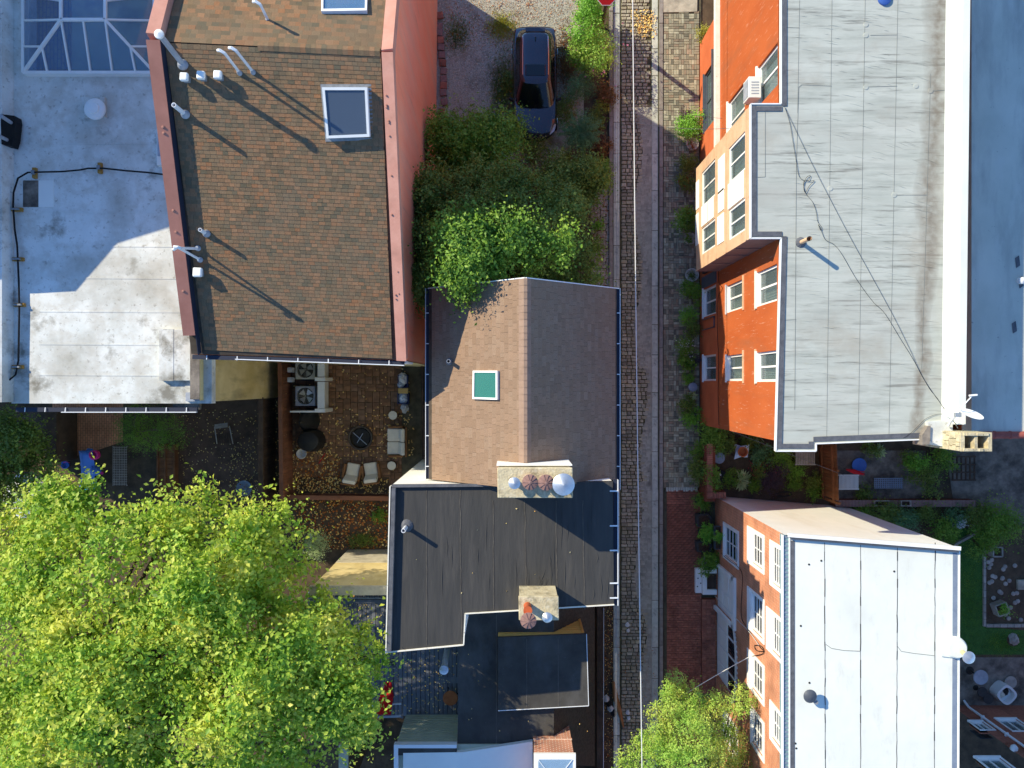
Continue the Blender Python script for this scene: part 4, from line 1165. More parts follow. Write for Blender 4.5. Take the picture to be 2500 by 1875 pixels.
# ===== black-roofed house (middle, below)
ZB = 8.0
bpoly = [(955, 1186), (1190, 1184), (1200, 1180), (1496, 1176), (1499, 1474), (1135, 1496), (1131, 1572), (945, 1590)]
black = thing('black_roof_house', 'house with wrinkled black membrane roof beside the alley', 'house', (P(1220, 1380, ZB).x, P(1220, 1380, ZB).y, 0))
wpts = XY(bpoly, ZB)
G().prism(wpts, 0, ZB - .25).build('wall', 'white_board', black)
bro = G().prism(wpts, ZB - .24, ZB).build('roof', 'black_membrane', black)
def edge_strip(root, pts, z, w, h, m, name):
    for (p, q) in zip(pts[:-1], pts[1:]):
        a, b = P(*p, z), P(*q, z); G().beam(a, b, w, h).build(name, m, root)
edge_strip(black, [(954, 1186), (944, 1591)], ZB + .02, .035, .3, 'chipped_white', 'edge_trim')
edge_strip(black, [(944, 1591), (1132, 1573)], ZB - .02, .035, .14, 'chipped_white', 'edge_trim')
edge_strip(black, [(1132, 1573), (1136, 1497)], ZB - .02, .035, .14, 'chipped_white', 'edge_trim')
edge_strip(black, [(1136, 1497), (1499, 1475)], ZB - .02, .03, .14, 'chipped_white', 'edge_trim')
edge_strip(black, [(962, 1190), (951, 1588)], ZB + .07, .12, .2, 'roof_tar', 'parapet')
edge_strip(black, [(957, 1186), (1192, 1184)], ZB + .05, .08, .16, 'roof_tar', 'parapet')
for (x0_, x1_) in ((1041, 1042), (1123, 1127), (1204, 1206), (1281, 1286), (1357, 1361), (1423, 1427)):
    y0_, y1_ = (1196 if x0_ < 1190 else 1222), (1585 if x0_ < 1130 else 1490)
    pts = []
    yv = y0_
    while yv < y1_:
        pts.append(P(x0_ + (x1_ - x0_) * (yv - y0_) / (y1_ - y0_) + random.uniform(-1, 1), yv, ZB + .004)); yv += 14
    g = G()
    for p_, q_ in zip(pts[:-1], pts[1:]): g.beam(p_, q_, .028, .012)
    g.build('membrane_seam', 'seam_grey', bro)
# wrinkles by the lower chimney and over the roof
for k in range(34):
    if k < 10: x_, y_ = 1318 + k * 2.4 + random.uniform(-3, 3), random.uniform(1385, 1420); l_ = random.uniform(20, 42); sl = -14
    else: x_, y_ = random.choice((random.uniform(1270, 1490), random.uniform(970, 1270))), random.uniform(1230, 1440); l_ = random.uniform(30, 110); sl = random.uniform(-3, 3)
    if y_ + l_ > 1470: l_ = 1465 - y_
    a, b = P(x_ + sl, y_ + l_, ZB + .0), P(x_, y_, ZB + .0)
    m_ = a.lerp(b, .5) + Vector((random.uniform(-.03, .03), 0, 0))
    G().tube([a, m_ + Vector((0, 0, .004)), b], [.004, .014, .004], 6).build('wrinkle', 'black_membrane', bro, smooth=True)
gx = P(1503, 0, ZB - .05).x; y0_, y1_ = P(0, 1480, ZB).y, P(0, 1172, ZB).y
gu = G().box(gx - .06, gx + .06, y0_, y1_, ZB - .18, ZB - .1).build('gutter', 'gutter_inside', black)
G().box(gx + .06, gx + .085, y0_, y1_, ZB - .2, ZB - .04).build('gutter_lip', 'gutter_white', gu)
for py_ in (1199, 1284, 1344, 1424, 1460):
    a = P(1489, py_, ZB + .01); G().box(a.x, gx + .08, a.y - .02, a.y + .02, ZB - .02, ZB + .008).build('gutter_strap', 'gutter_white', gu)
G().lathe(P(993, 1283, ZB), [(.2, 0), (.18, .03), (.1, .08)], 12).build('tar_mound', 'roof_tar', bro)
pipe(black, 992, 1286, ZB, .62, .065, 'pvc', None, 'roof_tar', label='white vent pipe casting a shadow on the black roof')
ch2 = chimney('short stuccoed chimney at the lower edge of the black roof', 1266, 1456, 1364, 1515, 9.2, 4.6, 'chimney_stucco', None)
cap_cone(ch2, 1336, 1508, 9.5, .15, .14)
c = P(1288, 1484, 9.4); G().lathe((c.x, c.y, 9.1), [(.11, 0), (.11, .5), (.13, .55)], 18).build('flue_pot', 'clay_pot', ch2, smooth=True)
cap_clay(ch2, 1290, 1515, 9.9, .23)

# ===== lower black roofs behind it
ZL = 5.15
low = thing('rear_extension', 'low extension with flat black roof and shed dormer behind the black roofed house', 'house', (P(1240, 1680, ZL).x, P(1240, 1680, ZL).y, 0))
lp_ = [(1122, 1480), (1352, 1480), (1352, 1860), (1116, 1852)]
G().pxprism(lp_, ZL, 0, ZL - .2).build('wall', 'sage_siding', low)
lro = G().pxprism(lp_, ZL, ZL - .2, ZL).build('roof', 'black_lower', low)
a0, a1 = P(1352, 1470, ZL), P(1352, 1870, ZL); e0, e1 = P(1452, 1470, 3.0), P(1452, 1870, 3.0)
G().sheet([a0, e0, e1, a1], .1).build('sloped_roof', 'dark_shingle', low)
dz = 5.45
d0, d1 = P(1216, 1557, dz), P(1432, 1548, dz); d2, d3 = P(1437, 1723, dz), P(1216, 1735, dz)
dor = G().sheet([d0, d1, d2, d3], .12).build('dormer_roof', 'black_lower', low)
eA, eB = P(1352, 1551, ZL), P(1428, 1548, 3.5)
G().prism([(d0.x, d1.y - .04), (d1.x - .1, d1.y - .04), (d1.x - .1, d2.y + .06), (d0.x, d2.y + .06)], 3.2, dz - .13).build('dormer_wall', 'yellow_clapboard', low)
for k in range(9): G().box(a0.x + .02, d1.x - .1, d1.y - .04, d1.y - .025, 3.3 + k * .2, 3.32 + k * .2).build('clapboard_edge', 'bare_timber', low)
G().box(d1.x - .14, d1.x - .06, d1.y - .05, d1.y + .0, 3.2, dz - .13).build('corner_board', 'bare_timber', low)
edge_strip(low, [(1432, 1548), (1437, 1723)], dz + .005, .02, .03, 'gutter_white', 'edge_trim')
edge_strip(low, [(1216, 1735), (1437, 1723)], dz + .005, .02, .03, 'gutter_white', 'edge_trim')
for x_ in (1212, 1286, 1363):
    a, b = P(x_, 1560 if x_ > 1213 else 1500, (dz if x_ > 1213 else ZL) + .004), P(x_, 1726 if x_ > 1213 else 1830, (dz if x_ > 1213 else ZL) + .004)
    G().beam(a, b, .03, .006).build('membrane_seam', 'seam_grey', lro)
# house at the bottom edge: siding wall, blue-shaded roof, brick stack with a skylight
ZS = 5.3
sY = -12.6
south = thing('siding_house', 'sage sided house with pale flat roof at the bottom edge', 'house', (-1.2, -14, 0))
sx0, sx1 = P(963, 0, ZS).x, P(1114, 0, ZS).x
G().box(sx0 + .05, P(1310, 0, ZS).x, -22, sY, 0, ZS - .1).build('wall', 'sage_siding', south)
for k in range(13):
    z_ = 3.0 + k * .17; G().box(sx0 + .05, sx1, sY + .001, sY + .018, z_, z_ + .03).build('siding_lap', 'sage_siding', south)
G().box(sx0, sx1 + .02, sY - .02, sY + .1, ZS - .1, ZS + .12).build('parapet', 'gutter_white', south)
G().box(sx0, sx0 + .14, -22, sY - .02, ZS - .1, ZS + .12).build('parapet', 'gutter_white', south)
G().box(sx0 + .14, sx1 + .02, sY - .3, sY - .02, ZS - .1, ZS + .06).build('parapet_base', 'black_lower', south)
rp = XY([(985, 1836), (1130, 1834), (1300, 1808), (1302, 2100), (985, 2100)], ZS)
G().prism(rp, ZS - .1, ZS + .07).build('roof', 'membrane_bright', south)
sk = thing('brick_stack', 'brick chimney stack with white framed roof light at the bottom edge', 'chimney', P(1345, 1830, 4.5))
a, b = P(1302, 1788, 4.9), P(1392, 1788, 4.9)
zt_ = 6.35
G().box(a.x, b.x, a.y - 1.6, a.y, 3.0, zt_).build('stack', 'chimney_brick', sk)
G().box(a.x - .02, b.x + .02, a.y - .02, a.y + .03, zt_ - 1.0, zt_ - .93).build('brick_ledge', 'chimney_brick', sk)
G().box(a.x - .03, b.x + .06, a.y - 1.7, a.y + .04, zt_, zt_ + .1).build('frame', 'white_paint', sk)
G().box(a.x + .12, b.x - .06, a.y - 1.6, a.y - .14, zt_ + .1, zt_ + .12).build('pane', 'skylight_glass', sk)
for (p_, q_) in (((a.x + .12, a.y - .14), (b.x - .06, a.y - 1.6)), ((b.x - .06, a.y - .14), (a.x + .12, a.y - 1.6))):
    G().beam((*p_, zt_ + .125), (*q_, zt_ + .125), .02, .012).build('brace', 'white_paint', sk)
# narrow lean-to strip along the alley
lt = thing('low_fence', 'dark low fence with white wire along the rear extension', 'fence', P(1470, 1680, 0))
G().pxbox(1458, 1482, 1472, 2000, 1.2, 0, 1.2).build('panel', 'dark_timber', lt)
G().tube([P(1474, 1484, 1.35), P(1473, 2000, 1.35)], .012, 6).build('rail', 'gutter_white', lt)
for k in range(8): G().beam(P(1474, 1490 + k * 64, 0), P(1474, 1490 + k * 64 , 1.35), .05, .05).build('post', 'dark_timber', lt)
# ===== orange building (right)
OX = 7.93; OZ = 9.0
orange = thing('orange_building', 'orange stucco building with pale grey membrane roof and boxed bay', 'building', (11.5, 4, 0))
TW = T_west(OX)
oyS = P(0, 1078, OZ).y     # south corner
ny_low = onX(1716, 95, OX)[0]
def oX(x0, y0, x1, y1):
    a = onX(x0, (y0 + y1) / 2, OX); b = onX(x1, (y0 + y1) / 2, OX)
    zm = (a[1] + b[1]) / 2; k = (H - zm) / F
    return (-(y1 - CY) * k, -(y0 - CY) * k, a[1], b[1])
wins = {'up_s1': oX(1848, 655, 1897, 742), 'up_s2': oX(1848, 858, 1897, 932), 'mid_s1': oX(1775, 690, 1814, 758), 'mid_s2': oX(1775, 866, 1814, 930),
        'lo_s1': oX(1718, 700, 1748, 770), 'lo_s2': oX(1718, 866, 1748, 930)}
wins['up_n'] = oX(1850, 135, 1899, 235)
wins['mid_n'] = oX(1778, 226, 1818, 335)
wins['lo_n'] = oX(1720, 165, 1744, 308)
upper = [v for k, v in wins.items() if k != 'lo_n']
Ynorth = 19.0
low_ops = [w for w in wins.values() if w[3] < 2.9]
hi_ops = [w for w in wins.values() if w[3] >= 2.9]
wall_open(TW, oyS, ny_low, 0, 2.75, low_ops).build('wall', 'orange_stucco_low', orange)
wall_open(TW, oyS, Ynorth, 2.75, OZ - .1, hi_ops).build('wall', 'orange_stucco', orange)
# body behind (other faces)
g = G(); g.add([(OX, oyS, 0), (13.38, oyS + .1, 0), (13.38, oyS + .1, OZ - .1), (OX, oyS, OZ - .1)], [(0, 1, 2, 3)])
g.add([(OX, ny_low, 0), (13.38, ny_low, 0), (13.38, ny_low, 2.7), (OX, ny_low, 2.7)], [(0, 1, 2, 3)])
g.add([(13.38, oyS + .1, 0), (13.38, 19, 0), (13.38, 19, OZ - .1), (13.38, oyS + .1, OZ - .1)], [(0, 1, 2, 3)])
g.box(OX + .05, 13.38, ny_low, 19, 2.6, 2.74)
g.build('rear_wall', 'orange_stucco_low', orange)
# white ledge above the ground floor, north of the bay
yb1 = P(0, 255, OZ).y; yb0 = P(0, 581, OZ).y
G().box(OX - .17, OX + .02, yb1 - .6, Ynorth, 2.72, 2.96).build('ledge', 'chipped_white', orange)
for k, w in wins.items():
    dark = k.startswith('lo')
    window(orange, TW, *w, frame='white_paint' if not k == 'lo_n' else 'dark_frame', glass='pane_glass', nx=2, depth=.10, fw=.075,
           back='curtain', bar=.06)
# grey render edges beside windows
for k in ('up_s1', 'up_s2', 'mid_s1', 'mid_s2'):
    a0, a1, z0, z1 = wins[k]
    z_ = z0 - .12 if k.startswith('up') else z1 + .05
    G().boxT(TW, a0 - .08, a1 + .12, z_ - .06, z_ + .06, .0, .03).build('lintel', 'bay_timber', orange)
# awning board over the lower window, window-box frame below it
a0, a1, z0, z1 = wins['lo_s1']
G().boxT(TW, a1 + .05, a1 + .5, z0 - .1, z1 + .1, .0, .06).build('shutter', 'dark_frame', orange)
G().boxT(TW, a1 + .62, a1 + .78, z0 + .2, z1 - .2, .0, .12).build('wall_lamp', 'charcoal', orange)
g = G()
for q in (0, 1): g.boxT(TW, a0 - .12 - .42 * q, a0 - .09 - .42 * q, z0, z1 - .1, .02, .06)
g.boxT(TW, a0 - .54, a0 - .09, z1 - .14, z1 - .1, .02, .06); g.build('window_box_frame', 'dark_frame', orange)
a0, a1, z0, z1 = wins['lo_n']
G().boxT(TW, a0 - .02, a1 + .4, z1 - .02, z1 + .03, .0, .12).build('lintel', 'dark_frame', orange)
# boxed bay
BX = P(1832, 0, OZ - .05).x; bz0 = 2.75
TB = T_west(BX)
def bX(x0, y0, x1, y1):
    a = onX(x0, (y0 + y1) / 2, BX); b = onX(x1, (y0 + y1) / 2, BX); k = (H - (a[1] + b[1]) / 2) / F
    return (-(y1 - CY) * k, -(y0 - CY) * k, a[1], b[1])
bw = [bX(1713, 405, 1746, 492), bX(1713, 545, 1746, 612), bX(1779, 342, 1819, 432), bX(1779, 498, 1819, 575)]
wall_open(TB, yb0, yb1, bz0, OZ - .1, bw, depth=.08).build('bay_front', 'bay_timber', orange)
g = G()
for yv in (yb0, yb1): g.add([(BX, yv, bz0), (OX, yv, bz0), (OX, yv, OZ - .1), (BX, yv, OZ - .1)], [(0, 1, 2, 3)])
g.add([(BX, yb0, bz0), (BX, yb1, bz0), (OX, yb1, bz0), (OX, yb0, bz0)], [(0, 1, 2, 3)])
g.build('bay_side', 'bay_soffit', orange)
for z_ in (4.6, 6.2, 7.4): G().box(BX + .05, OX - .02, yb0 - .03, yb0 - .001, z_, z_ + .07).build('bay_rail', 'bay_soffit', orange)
for w in bw: window(orange, TB, *w, nx=2, depth=.06, fw=.07, back='curtain', bar=.05, sill=False, glass='pane_glass')
pan = [bX(1713, 490, 1743, 545), bX(1778, 432, 1816, 500), bX(1754, 380, 1770, 470), bX(1754, 462, 1768, 518), bX(1752, 522, 1768, 596), bX(1700, 440, 1707, 512), bX(1699, 520, 1706, 600)]
for w in pan:
    G().boxT(TB, w[0] + .03, w[1] - .03, w[2], w[3], .002, .02).build('panel', 'white_board', orange)
for px_ in (1749, 1773, 1823):
    z_ = onX(px_, 450, BX)[1]; G().boxT(TB, yb0 + .01, yb1 - .01, z_ - .05, z_ + .05, .002, .03).build('bay_rail', 'bay_timber', orange)
# roof
oE = P(2345, 0, OZ).x
rp = [(1906, -60), (1906, 256), (1832, 256), (1832, 581), (1906, 581), (1893, 1100), (1990, 1100), (1990, 1082), (2262, 1070), (2318, 1030), (2345, 1030), (2362, -60)]
oroof = G().pxprism(rp, OZ, OZ - .12, OZ).build('roof', 'membrane_grey', orange)
# membrane seams
def seamline(root, pts, z, m, w=.02, name='membrane_seam'):
    g = G()
    for p_, q_ in zip(pts[:-1], pts[1:]): g.beam(P(*p_, z), P(*q_, z), w, .010)
    g.build(name, m, root)
for (x0_, x1_, y0_, y1_) in ((1952, 1944, 0, 1030), (2031, 2018, 0, 1065), (2112, 2095, 0, 1062), (2192, 2170, 0, 1062), (2272, 2250, 180, 900)):
    if x0_ == 1952:
        seamline(oroof, [(x0_, y0_), (x1_ + 3, 275)], OZ + .002, 'seam_dark', .007)
    else: seamline(oroof, [(x0_, y0_), (x1_, y1_)], OZ + .002, 'seam_dark', .007)
for pts in ([(1952, 68), (1918, 67)], [(2030, 210), (1957, 207), (1950, 213), (1944, 400), (1940, 1000)], [(2190, 210), (2120, 212), (2112, 218)], [(2104, 460), (2033, 461)], [(2264, 476), (2190, 476)], [(1868, 265), (1868, 432), (1840, 433)], [(2190, 85), (2125, 86)], [(2343, 218), (2275, 222)], [(1944, 780), (1912, 782)], [(1944, 928), (1912, 929)]):
    seamline(oroof, pts, OZ + .003, 'seam_dark', .010)
for (x_, y_) in ((2114, 60), (2114, 86), (2114, 213), (2236, 210), (2272, 222), (2183, 476), (2027, 460)):
    G().lathe(P(x_, y_, OZ), [(.075, 0), (.075, .01), (.06, .013)], 18).build('seam_patch', 'membrane_grey', oroof)
# tarred edge and white drip trim
edge = [(1909, -60), (1909, 259), (1835, 259), (1835, 577), (1909, 577), (1897, 1095), (1986, 1095), (1986, 1078), (2250, 1068)]
trim = [(1906, -60), (1906, 255), (1832, 255), (1832, 582), (1906, 582), (1893, 1101), (1991, 1101), (1991, 1083), (2262, 1072)]
for i_, (p_, q_) in enumerate(zip(edge[:-1], edge[1:])):
    a, b = P(*p_, OZ + .01), P(*q_, OZ + .01); inn = Vector((.075, 0, 0)) if abs(a.x - b.x) < .4 else Vector((0, -.05, 0))
    if i_ in (1,): inn = Vector((0, -.08, 0))
    if i_ in (3, 5, 7): inn = Vector((0, .07, 0))
    if i_ == 6: inn = Vector((-.07, 0, 0))
    G().beam(a + inn, b + inn, .14, .03 + i_ * .0006).build('roof_edge', 'roof_tar', orange)
for p_, q_ in zip(trim[:-1], trim[1:]):
    a, b = P(*p_, OZ - .02), P(*q_, OZ - .02); G().beam(a, b, .035, .11).build('drip_trim', 'white_paint', orange)
# right parapet: smooth upstand rising to a bright cap, then the ragged edge of the shaded roof beyond
g = G(); px0 = [(P(2316, 0, OZ).x, OZ + .004), (P(2345, 0, OZ + .12).x, OZ + .13), (P(2356, 0, OZ + .3).x, OZ + .34), (P(2376, 0, OZ + .34).x, OZ + .34), (P(2378, 0, OZ).x, OZ - 1.0)]
ys_, yn_ = P(0, 1035, OZ).y, 19.0
sh = -.22
vs = [(x + sh, ys_, z) for x, z in px0] + [(x, yn_, z) for x, z in px0]
g.add(vs, [(k, k + 1, 6 + k, 5 + k) for k in range(4)] + [(4, 3, 2, 1, 0)]); g.build('parapet', 'membrane_coated', orange)
# brown silt washed into the valley of the roof: a stain with its own ragged course
def valley_stain(m, x0, slope, w0, w1, y0, y1, col):
    n, l = m.node_tree.nodes, m.node_tree.links
    b = n['Principled BSDF']; src = b.inputs['Base Color'].links[0].from_socket
    def M(op, a, c=None):
        q = n.new('ShaderNodeMath'); q.operation = op
        for k, v in enumerate((a, c)):
            if v is None: continue
            if isinstance(v, (int, float)): q.inputs[k].default_value = v
            else: l.new(v, q.inputs[k])
        return q.outputs[0]
    tc = n.new('ShaderNodeTexCoord'); sp = n.new('ShaderNodeSeparateXYZ'); l.new(tc.outputs['Object'], sp.inputs[0])
    mp = n.new('ShaderNodeMapping'); mp.inputs['Scale'].default_value = (.8, .5, 1); l.new(tc.outputs['Object'], mp.inputs[0])
    nz = n.new('ShaderNodeTexNoise'); nz.inputs['Scale'].default_value = 1.3; nz.inputs['Detail'].default_value = 7; l.new(mp.outputs[0], nz.inputs['Vector'])
    n2 = n.new('ShaderNodeTexNoise'); n2.inputs['Scale'].default_value = 5; n2.inputs['Detail'].default_value = 8; l.new(tc.outputs['Object'], n2.inputs['Vector'])
    line = M('ADD', M('MULTIPLY', sp.outputs[1], slope), x0)
    wob = M('MULTIPLY', M('SUBTRACT', nz.outputs['Fac'], .5), .9)
    d = M('ABSOLUTE', M('ADD', M('SUBTRACT', sp.outputs[0], line), wob))
    mr = n.new('ShaderNodeMapRange'); l.new(sp.outputs[1], mr.inputs[0])
    mr.inputs['From Min'].default_value = y0; mr.inputs['From Max'].default_value = y1; mr.inputs['To Min'].default_value = w0; mr.inputs['To Max'].default_value = w1
    f = M('SUBTRACT', 1.0, M('DIVIDE', d, mr.outputs[0]))
    f = M('MAXIMUM', f, 0.0)
    f = M('MULTIPLY', M('POWER', f, .7), M('MULTIPLY', n2.outputs['Fac'], 1.35))
    f = M('MINIMUM', f, .85)
    mx = n.new('ShaderNodeMix'); mx.data_type = 'RGBA'; l.new(f, mx.inputs[0]); l.new(src, mx.inputs[6]); mx.inputs[7].default_value = col
    l.new(mx.outputs[2], b.inputs['Base Color'])
valley_stain(MATS['membrane_grey'], .84, .0494, .22, .62, -5.4, 8.0, (.20, .165, .125, 1))
# wrinkles in the membrane
g = G()
for k in range(240):
    px_, py_ = random.uniform(1925, 2260), random.uniform(20, 1040)
    if px_ < 1930 and py_ > 600: continue
    l_ = random.uniform(14, 44); sl = .12 + .35 * max(0, 1 - abs(py_ - 330) / 420) * (px_ - 1900) / 360
    p0, p1 = P(px_, py_, OZ), P(px_ + l_, py_ + l_ * sl, OZ)
    G_ = p0.lerp(p1, .5); r0_ = random.uniform(.005, .011)
    g.tube([p0, G_ + Vector((0, .01, r0_ * .3)), p1], [.002, r0_, .002], 5)
g.build('wrinkles', 'membrane_grey', oroof, smooth=True, kind='stuff')
# blue cover at top edge
G().lathe(P(2158, -2, OZ), [(.19, 0), (.19, .06), (.12, .1), (0, .11)], 24).build('blue_bowl', 'plastic_blue', smooth=True, label='round blue bowl lying on the grey roof at the top edge', cat='bowl')
# pipe with long blue shadow
b = P(1955, 592, OZ); tip = P(1977, 582, OZ + .75)
t = thing('vent_pipe', 'rusty leaning vent pipe on the pale grey membrane roof', 'vent pipe', b)
g = G(); g.tube([b, tip], .062, 14, cap=False); g.tube([tip, b.lerp(tip, .4)], .05, 14, cap=False); g.build('pipe', 'bay_timber', t, smooth=True)
G().lathe(b - Vector((0, 0, .01)), [(.17, 0), (.15, .03), (.08, .09)], 11).build('tar_collar', 'roof_tar', t)
G().tube([tip - Vector((0, 0, .06)), tip + Vector((.0, 0, .004))], .066, 14, cap=False).build('rim', 'black_rubber', t, smooth=True)
# window air conditioner and cables
ac = thing('air_conditioner', 'white window air conditioner on the orange wall by the roof step', 'air conditioner', (OX - .2, onX(1860, 215, OX)[0], 6.6))
w = oX(1843, 190, 1872, 242)
G().boxT(TW, w[0], w[1], 6.95, 7.5, .02, .42).build('case', 'metal_white', ac, bevel=.02)
G().boxT(TW, w[0] + .06, w[1] - .06, 7.0, 7.45, .42, .43).build('grille', 'pipe_grey', ac)
for k in range(5): G().boxT(TW, w[0] + .12 + k * .09, w[0] + .15 + k * .09, 7.503, 7.51, .1, .34).build('louvre', 'pipe_grey', ac)
G().boxT(TW, w[0] + .05, w[0] + .12, 6.75, 6.95, .02, .3).build('bracket', 'aged_stucco', ac)
def cable(name, label, pts, r, m='black_cable', cat='cable'):
    # smooth the path a little
    P3 = [Vector(p) for p in pts]; out = []
    for i in range(len(P3) - 1):
        p0, p1, p2, p3 = P3[max(i - 1, 0)], P3[i], P3[i + 1], P3[min(i + 2, len(P3) - 1)]
        for k in range(6):
            t = k / 6
            out.append(.5 * ((2 * p1) + (p2 - p0) * t + (2 * p0 - 5 * p1 + 4 * p2 - p3) * t * t + (3 * p1 - p0 - 3 * p2 + p3) * t ** 3))
    out.append(P3[-1])
    return G().tube(out, r, 6).build(name, m, smooth=True, label=label, cat=cat)
zc = OZ + .03
cable('roof_cable', 'slack black cable with loops wandering over the pale grey roof', [P(x, y, zc) for x, y in [(1916, 262), (1928, 300), (1938, 360), (1944, 395), (1950, 428), (1962, 440), (1980, 442), (1988, 441), (1975, 455), (1966, 470), (1962, 455), (1968, 435), (1978, 428), (1974, 440), (1962, 444), (1966, 470), (1985, 495), (1993, 520), (1996, 540), (2006, 555), (2003, 562), (1998, 548), (2004, 560), (2015, 585), (2035, 596), (2055, 620), (2090, 680), (2130, 735), (2160, 765), (2200, 830), (2225, 870), (2250, 915), (2270, 950), (2290, 975), (2318, 1020)]], .0055)
cable('roof_cable', 'straight black cable crossing the pale grey roof diagonally to the dish', [P(x, y, zc + .02) for x, y in [(1914, 258), (1980, 395), (2060, 550), (2120, 660), (2180, 770), (2222, 855), (2255, 925), (2318, 1015)]], .005)
cable('roof_cable', 'thin black cable hanging over the lower edge of the grey roof', [P(x, y, zc) for x, y in [(2320, 1010), (2285, 1012), (2258, 1024), (2240, 1042), (2218, 1062), (2205, 1070)]], .005)
# facade wires
cable('facade_cable', 'thin dark cable running down the orange wall between windows', [(OX - .03, onX(x, y, OX)[0], onX(x, y, OX)[1]) for x, y in [(1755, 655), (1757, 690), (1765, 705), (1754, 730), (1753, 800), (1756, 880), (1755, 960), (1757, 1038)]], .01)

# shaded roof right of the parapet
rb = thing('blue_shaded_building', 'lower building with smooth roof lying in shade at the right edge', 'building', (20, 6, 0))
zr = 7.2
g = G().box(P(2372, 0, zr).x, 40, P(0, 1062, zr).y, 20, 0, zr).build('wall', 'membrane_blue', rb)
for k in range(3):
    a = P(2392 + k * 38, 1062, zr + .02); b = P(2392 + (k + 1) * 38, 1062, zr + .02)
    G().tube([a, b - Vector((.02, 0, 0))], .115, 14).build('clay_coping', 'clay_coping', rb, smooth=True)
    G().tube([b - Vector((.06, 0, 0)), b], .13, 14).build('clay_collar', 'clay_coping', rb, smooth=True)
for (x_, y_) in ((2478, 640), (2486, 690), (2470, 800)):
    G().pxprism([(x_, y_ - 10), (x_ + 9, y_ - 16), (x_ + 12, y_ + 8), (x_ + 3, y_ + 14)], zr, zr, zr + .02).build('tar_patch', 'roof_tar', rb)
G().lathe(P(2490, 686, zr), [(.11, 0), (.11, .12), (.05, .16), (0, .17)], 16).build('roof_vent', 'plastic_white', rb, smooth=True)

# chimney with satellite dish at the lower right corner of the grey roof
chs = thing('rubble_chimney', 'weathered stone chimney with open double flue at the corner of the grey roof', 'chimney', P(2350, 1080, 7))
a, b = P(2345, 1056, 9.9), P(2422, 1102, 9.9)
g = G()
w1, w2 = .10, .05
for (x0_, x1_, y0_, y1_) in ((a.x, b.x, a.y - .1, a.y), (a.x, b.x, b.y, b.y + .08), (a.x, a.x + .12, b.y + .08, a.y - .1), (b.x - .1, b.x, b.y + .08, a.y - .1), ((a.x + b.x) / 2 - .04, (a.x + b.x) / 2 + .04, b.y + .08, a.y - .1)):
    g.box(x0_, x1_, y0_, y1_, 7.5, 9.9)
g.build('stack', 'chimney_stucco', chs)
G().box(a.x + .05, b.x - .05, b.y + .05, a.y - .05, 9.3, 9.32).build('flue_floor', 'charcoal', chs)
rs = random.Random(5)
for zz_ in [8.3 + k * .16 for k in range(10)]:
    yv = b.y
    while yv < a.y:
        l_ = rs.uniform(.12, .26); l_ = min(l_, a.y - yv)
        if l_ > .05: G().box(a.x - .03 - rs.uniform(0, .02), a.x + .02, yv + .008, yv + l_ - .008, zz_, zz_ + .145).build('stone', 'chimney_stucco', chs, bevel=.012)
        yv += l_
for k in range(16):
    top = rs.choice([(rs.uniform(a.x, b.x - .2), a.y - .09), (rs.uniform(a.x, b.x - .2), b.y + .0)])
    G().box(top[0], top[0] + rs.uniform(.1, .2), top[1], top[1] + .085, 9.9, 9.9 + rs.uniform(.02, .06)).build('stone', 'chimney_stucco', chs, bevel=.012)
G().pxprism([(2268, 1030), (2330, 1025), (2330, 1092), (2300, 1090), (2276, 1078)], 9.2, 8.2, 9.12).build('shoulder', 'membrane_white', chs)
G().pxprism([(2252, 1062), (2266, 1040), (2272, 1040), (2270, 1084), (2252, 1086)], 9.2, 8.8, 9.2).build('scupper', 'old_concrete', chs)
dish = thing('satellite_dish', 'white satellite dish on a tripod mast by the stone chimney', 'satellite dish', P(2320, 1035, OZ))
b = P(2316, 1040, OZ + .2); hub = P(2336, 1012, OZ + .75)
G().tube([b, P(2322, 1028, OZ + .4), hub], .03, 10).build('mast', 'white_paint', dish, smooth=True)
for q in ((2308, 1015), (2338, 1045)): G().tube([P(*q, OZ + .02), P(2326, 1024, OZ + .5)], .014, 8).build('stay', 'galvanized', dish, smooth=True)
dn_ = Vector((.55, .6, .33)).normalized()
G().lathe(P(2372, 1011, OZ + .95), [(.0, -.05), (.12, -.042), (.24, -.02), (.31, .01), (.30, .012), (.23, -.012), (.12, -.032), (0, -.04)], 28, axis=Vector((.15, .88, .45))).build('reflector', 'white_paint', dish, smooth=True)
G().tube([hub, P(2352, 990, OZ + 1.0), P(2372, 968, OZ + 1.1)], .016, 8).build('feed_arm', 'white_paint', dish, smooth=True)
G().beam(P(2366, 966, OZ + 1.1), P(2386, 964, OZ + 1.12), .05, .06).build('feed_horn', 'white_paint', dish, bevel=.01)
G().box(hub.x - .07, hub.x + .1, hub.y - .07, hub.y + .06, hub.z - .05, hub.z + .06).build('bracket', 'galvanized', dish, bevel=.01)

# ===== brick house with white roof (lower right)
WX = 8.57; WZ = 7.6; WY = P(0, 1304, WZ).y; WE = P(2342, 0, WZ).x
brick = thing('brick_house', 'brick terraced house with bright white roof and cream side wall', 'house', (11, -8, 0))
TK = T_west(WX)
def kX(x0, y0, x1, y1):
    a = onX(x0, (y0 + y1) / 2, WX); b = onX(x1, (y0 + y1) / 2, WX); k = (H - (a[1] + b[1]) / 2) / F
    return (-(y1 - CY) * k, -(y0 - CY) * k, a[1], b[1])
gw = [kX(1769, 1292, 1802, 1368), kX(1836, 1305, 1864, 1382), kX(1884, 1335, 1909, 1430), kX(1836, 1458, 1864, 1548), kX(1884, 1508, 1909, 1598), kX(1836, 1615, 1864, 1695), kX(1836, 1750, 1864, 1830), kX(1884, 1735, 1909, 1815), kX(1769, 1760, 1800, 1830)]
door = kX(1753, 1404, 1803, 1508)
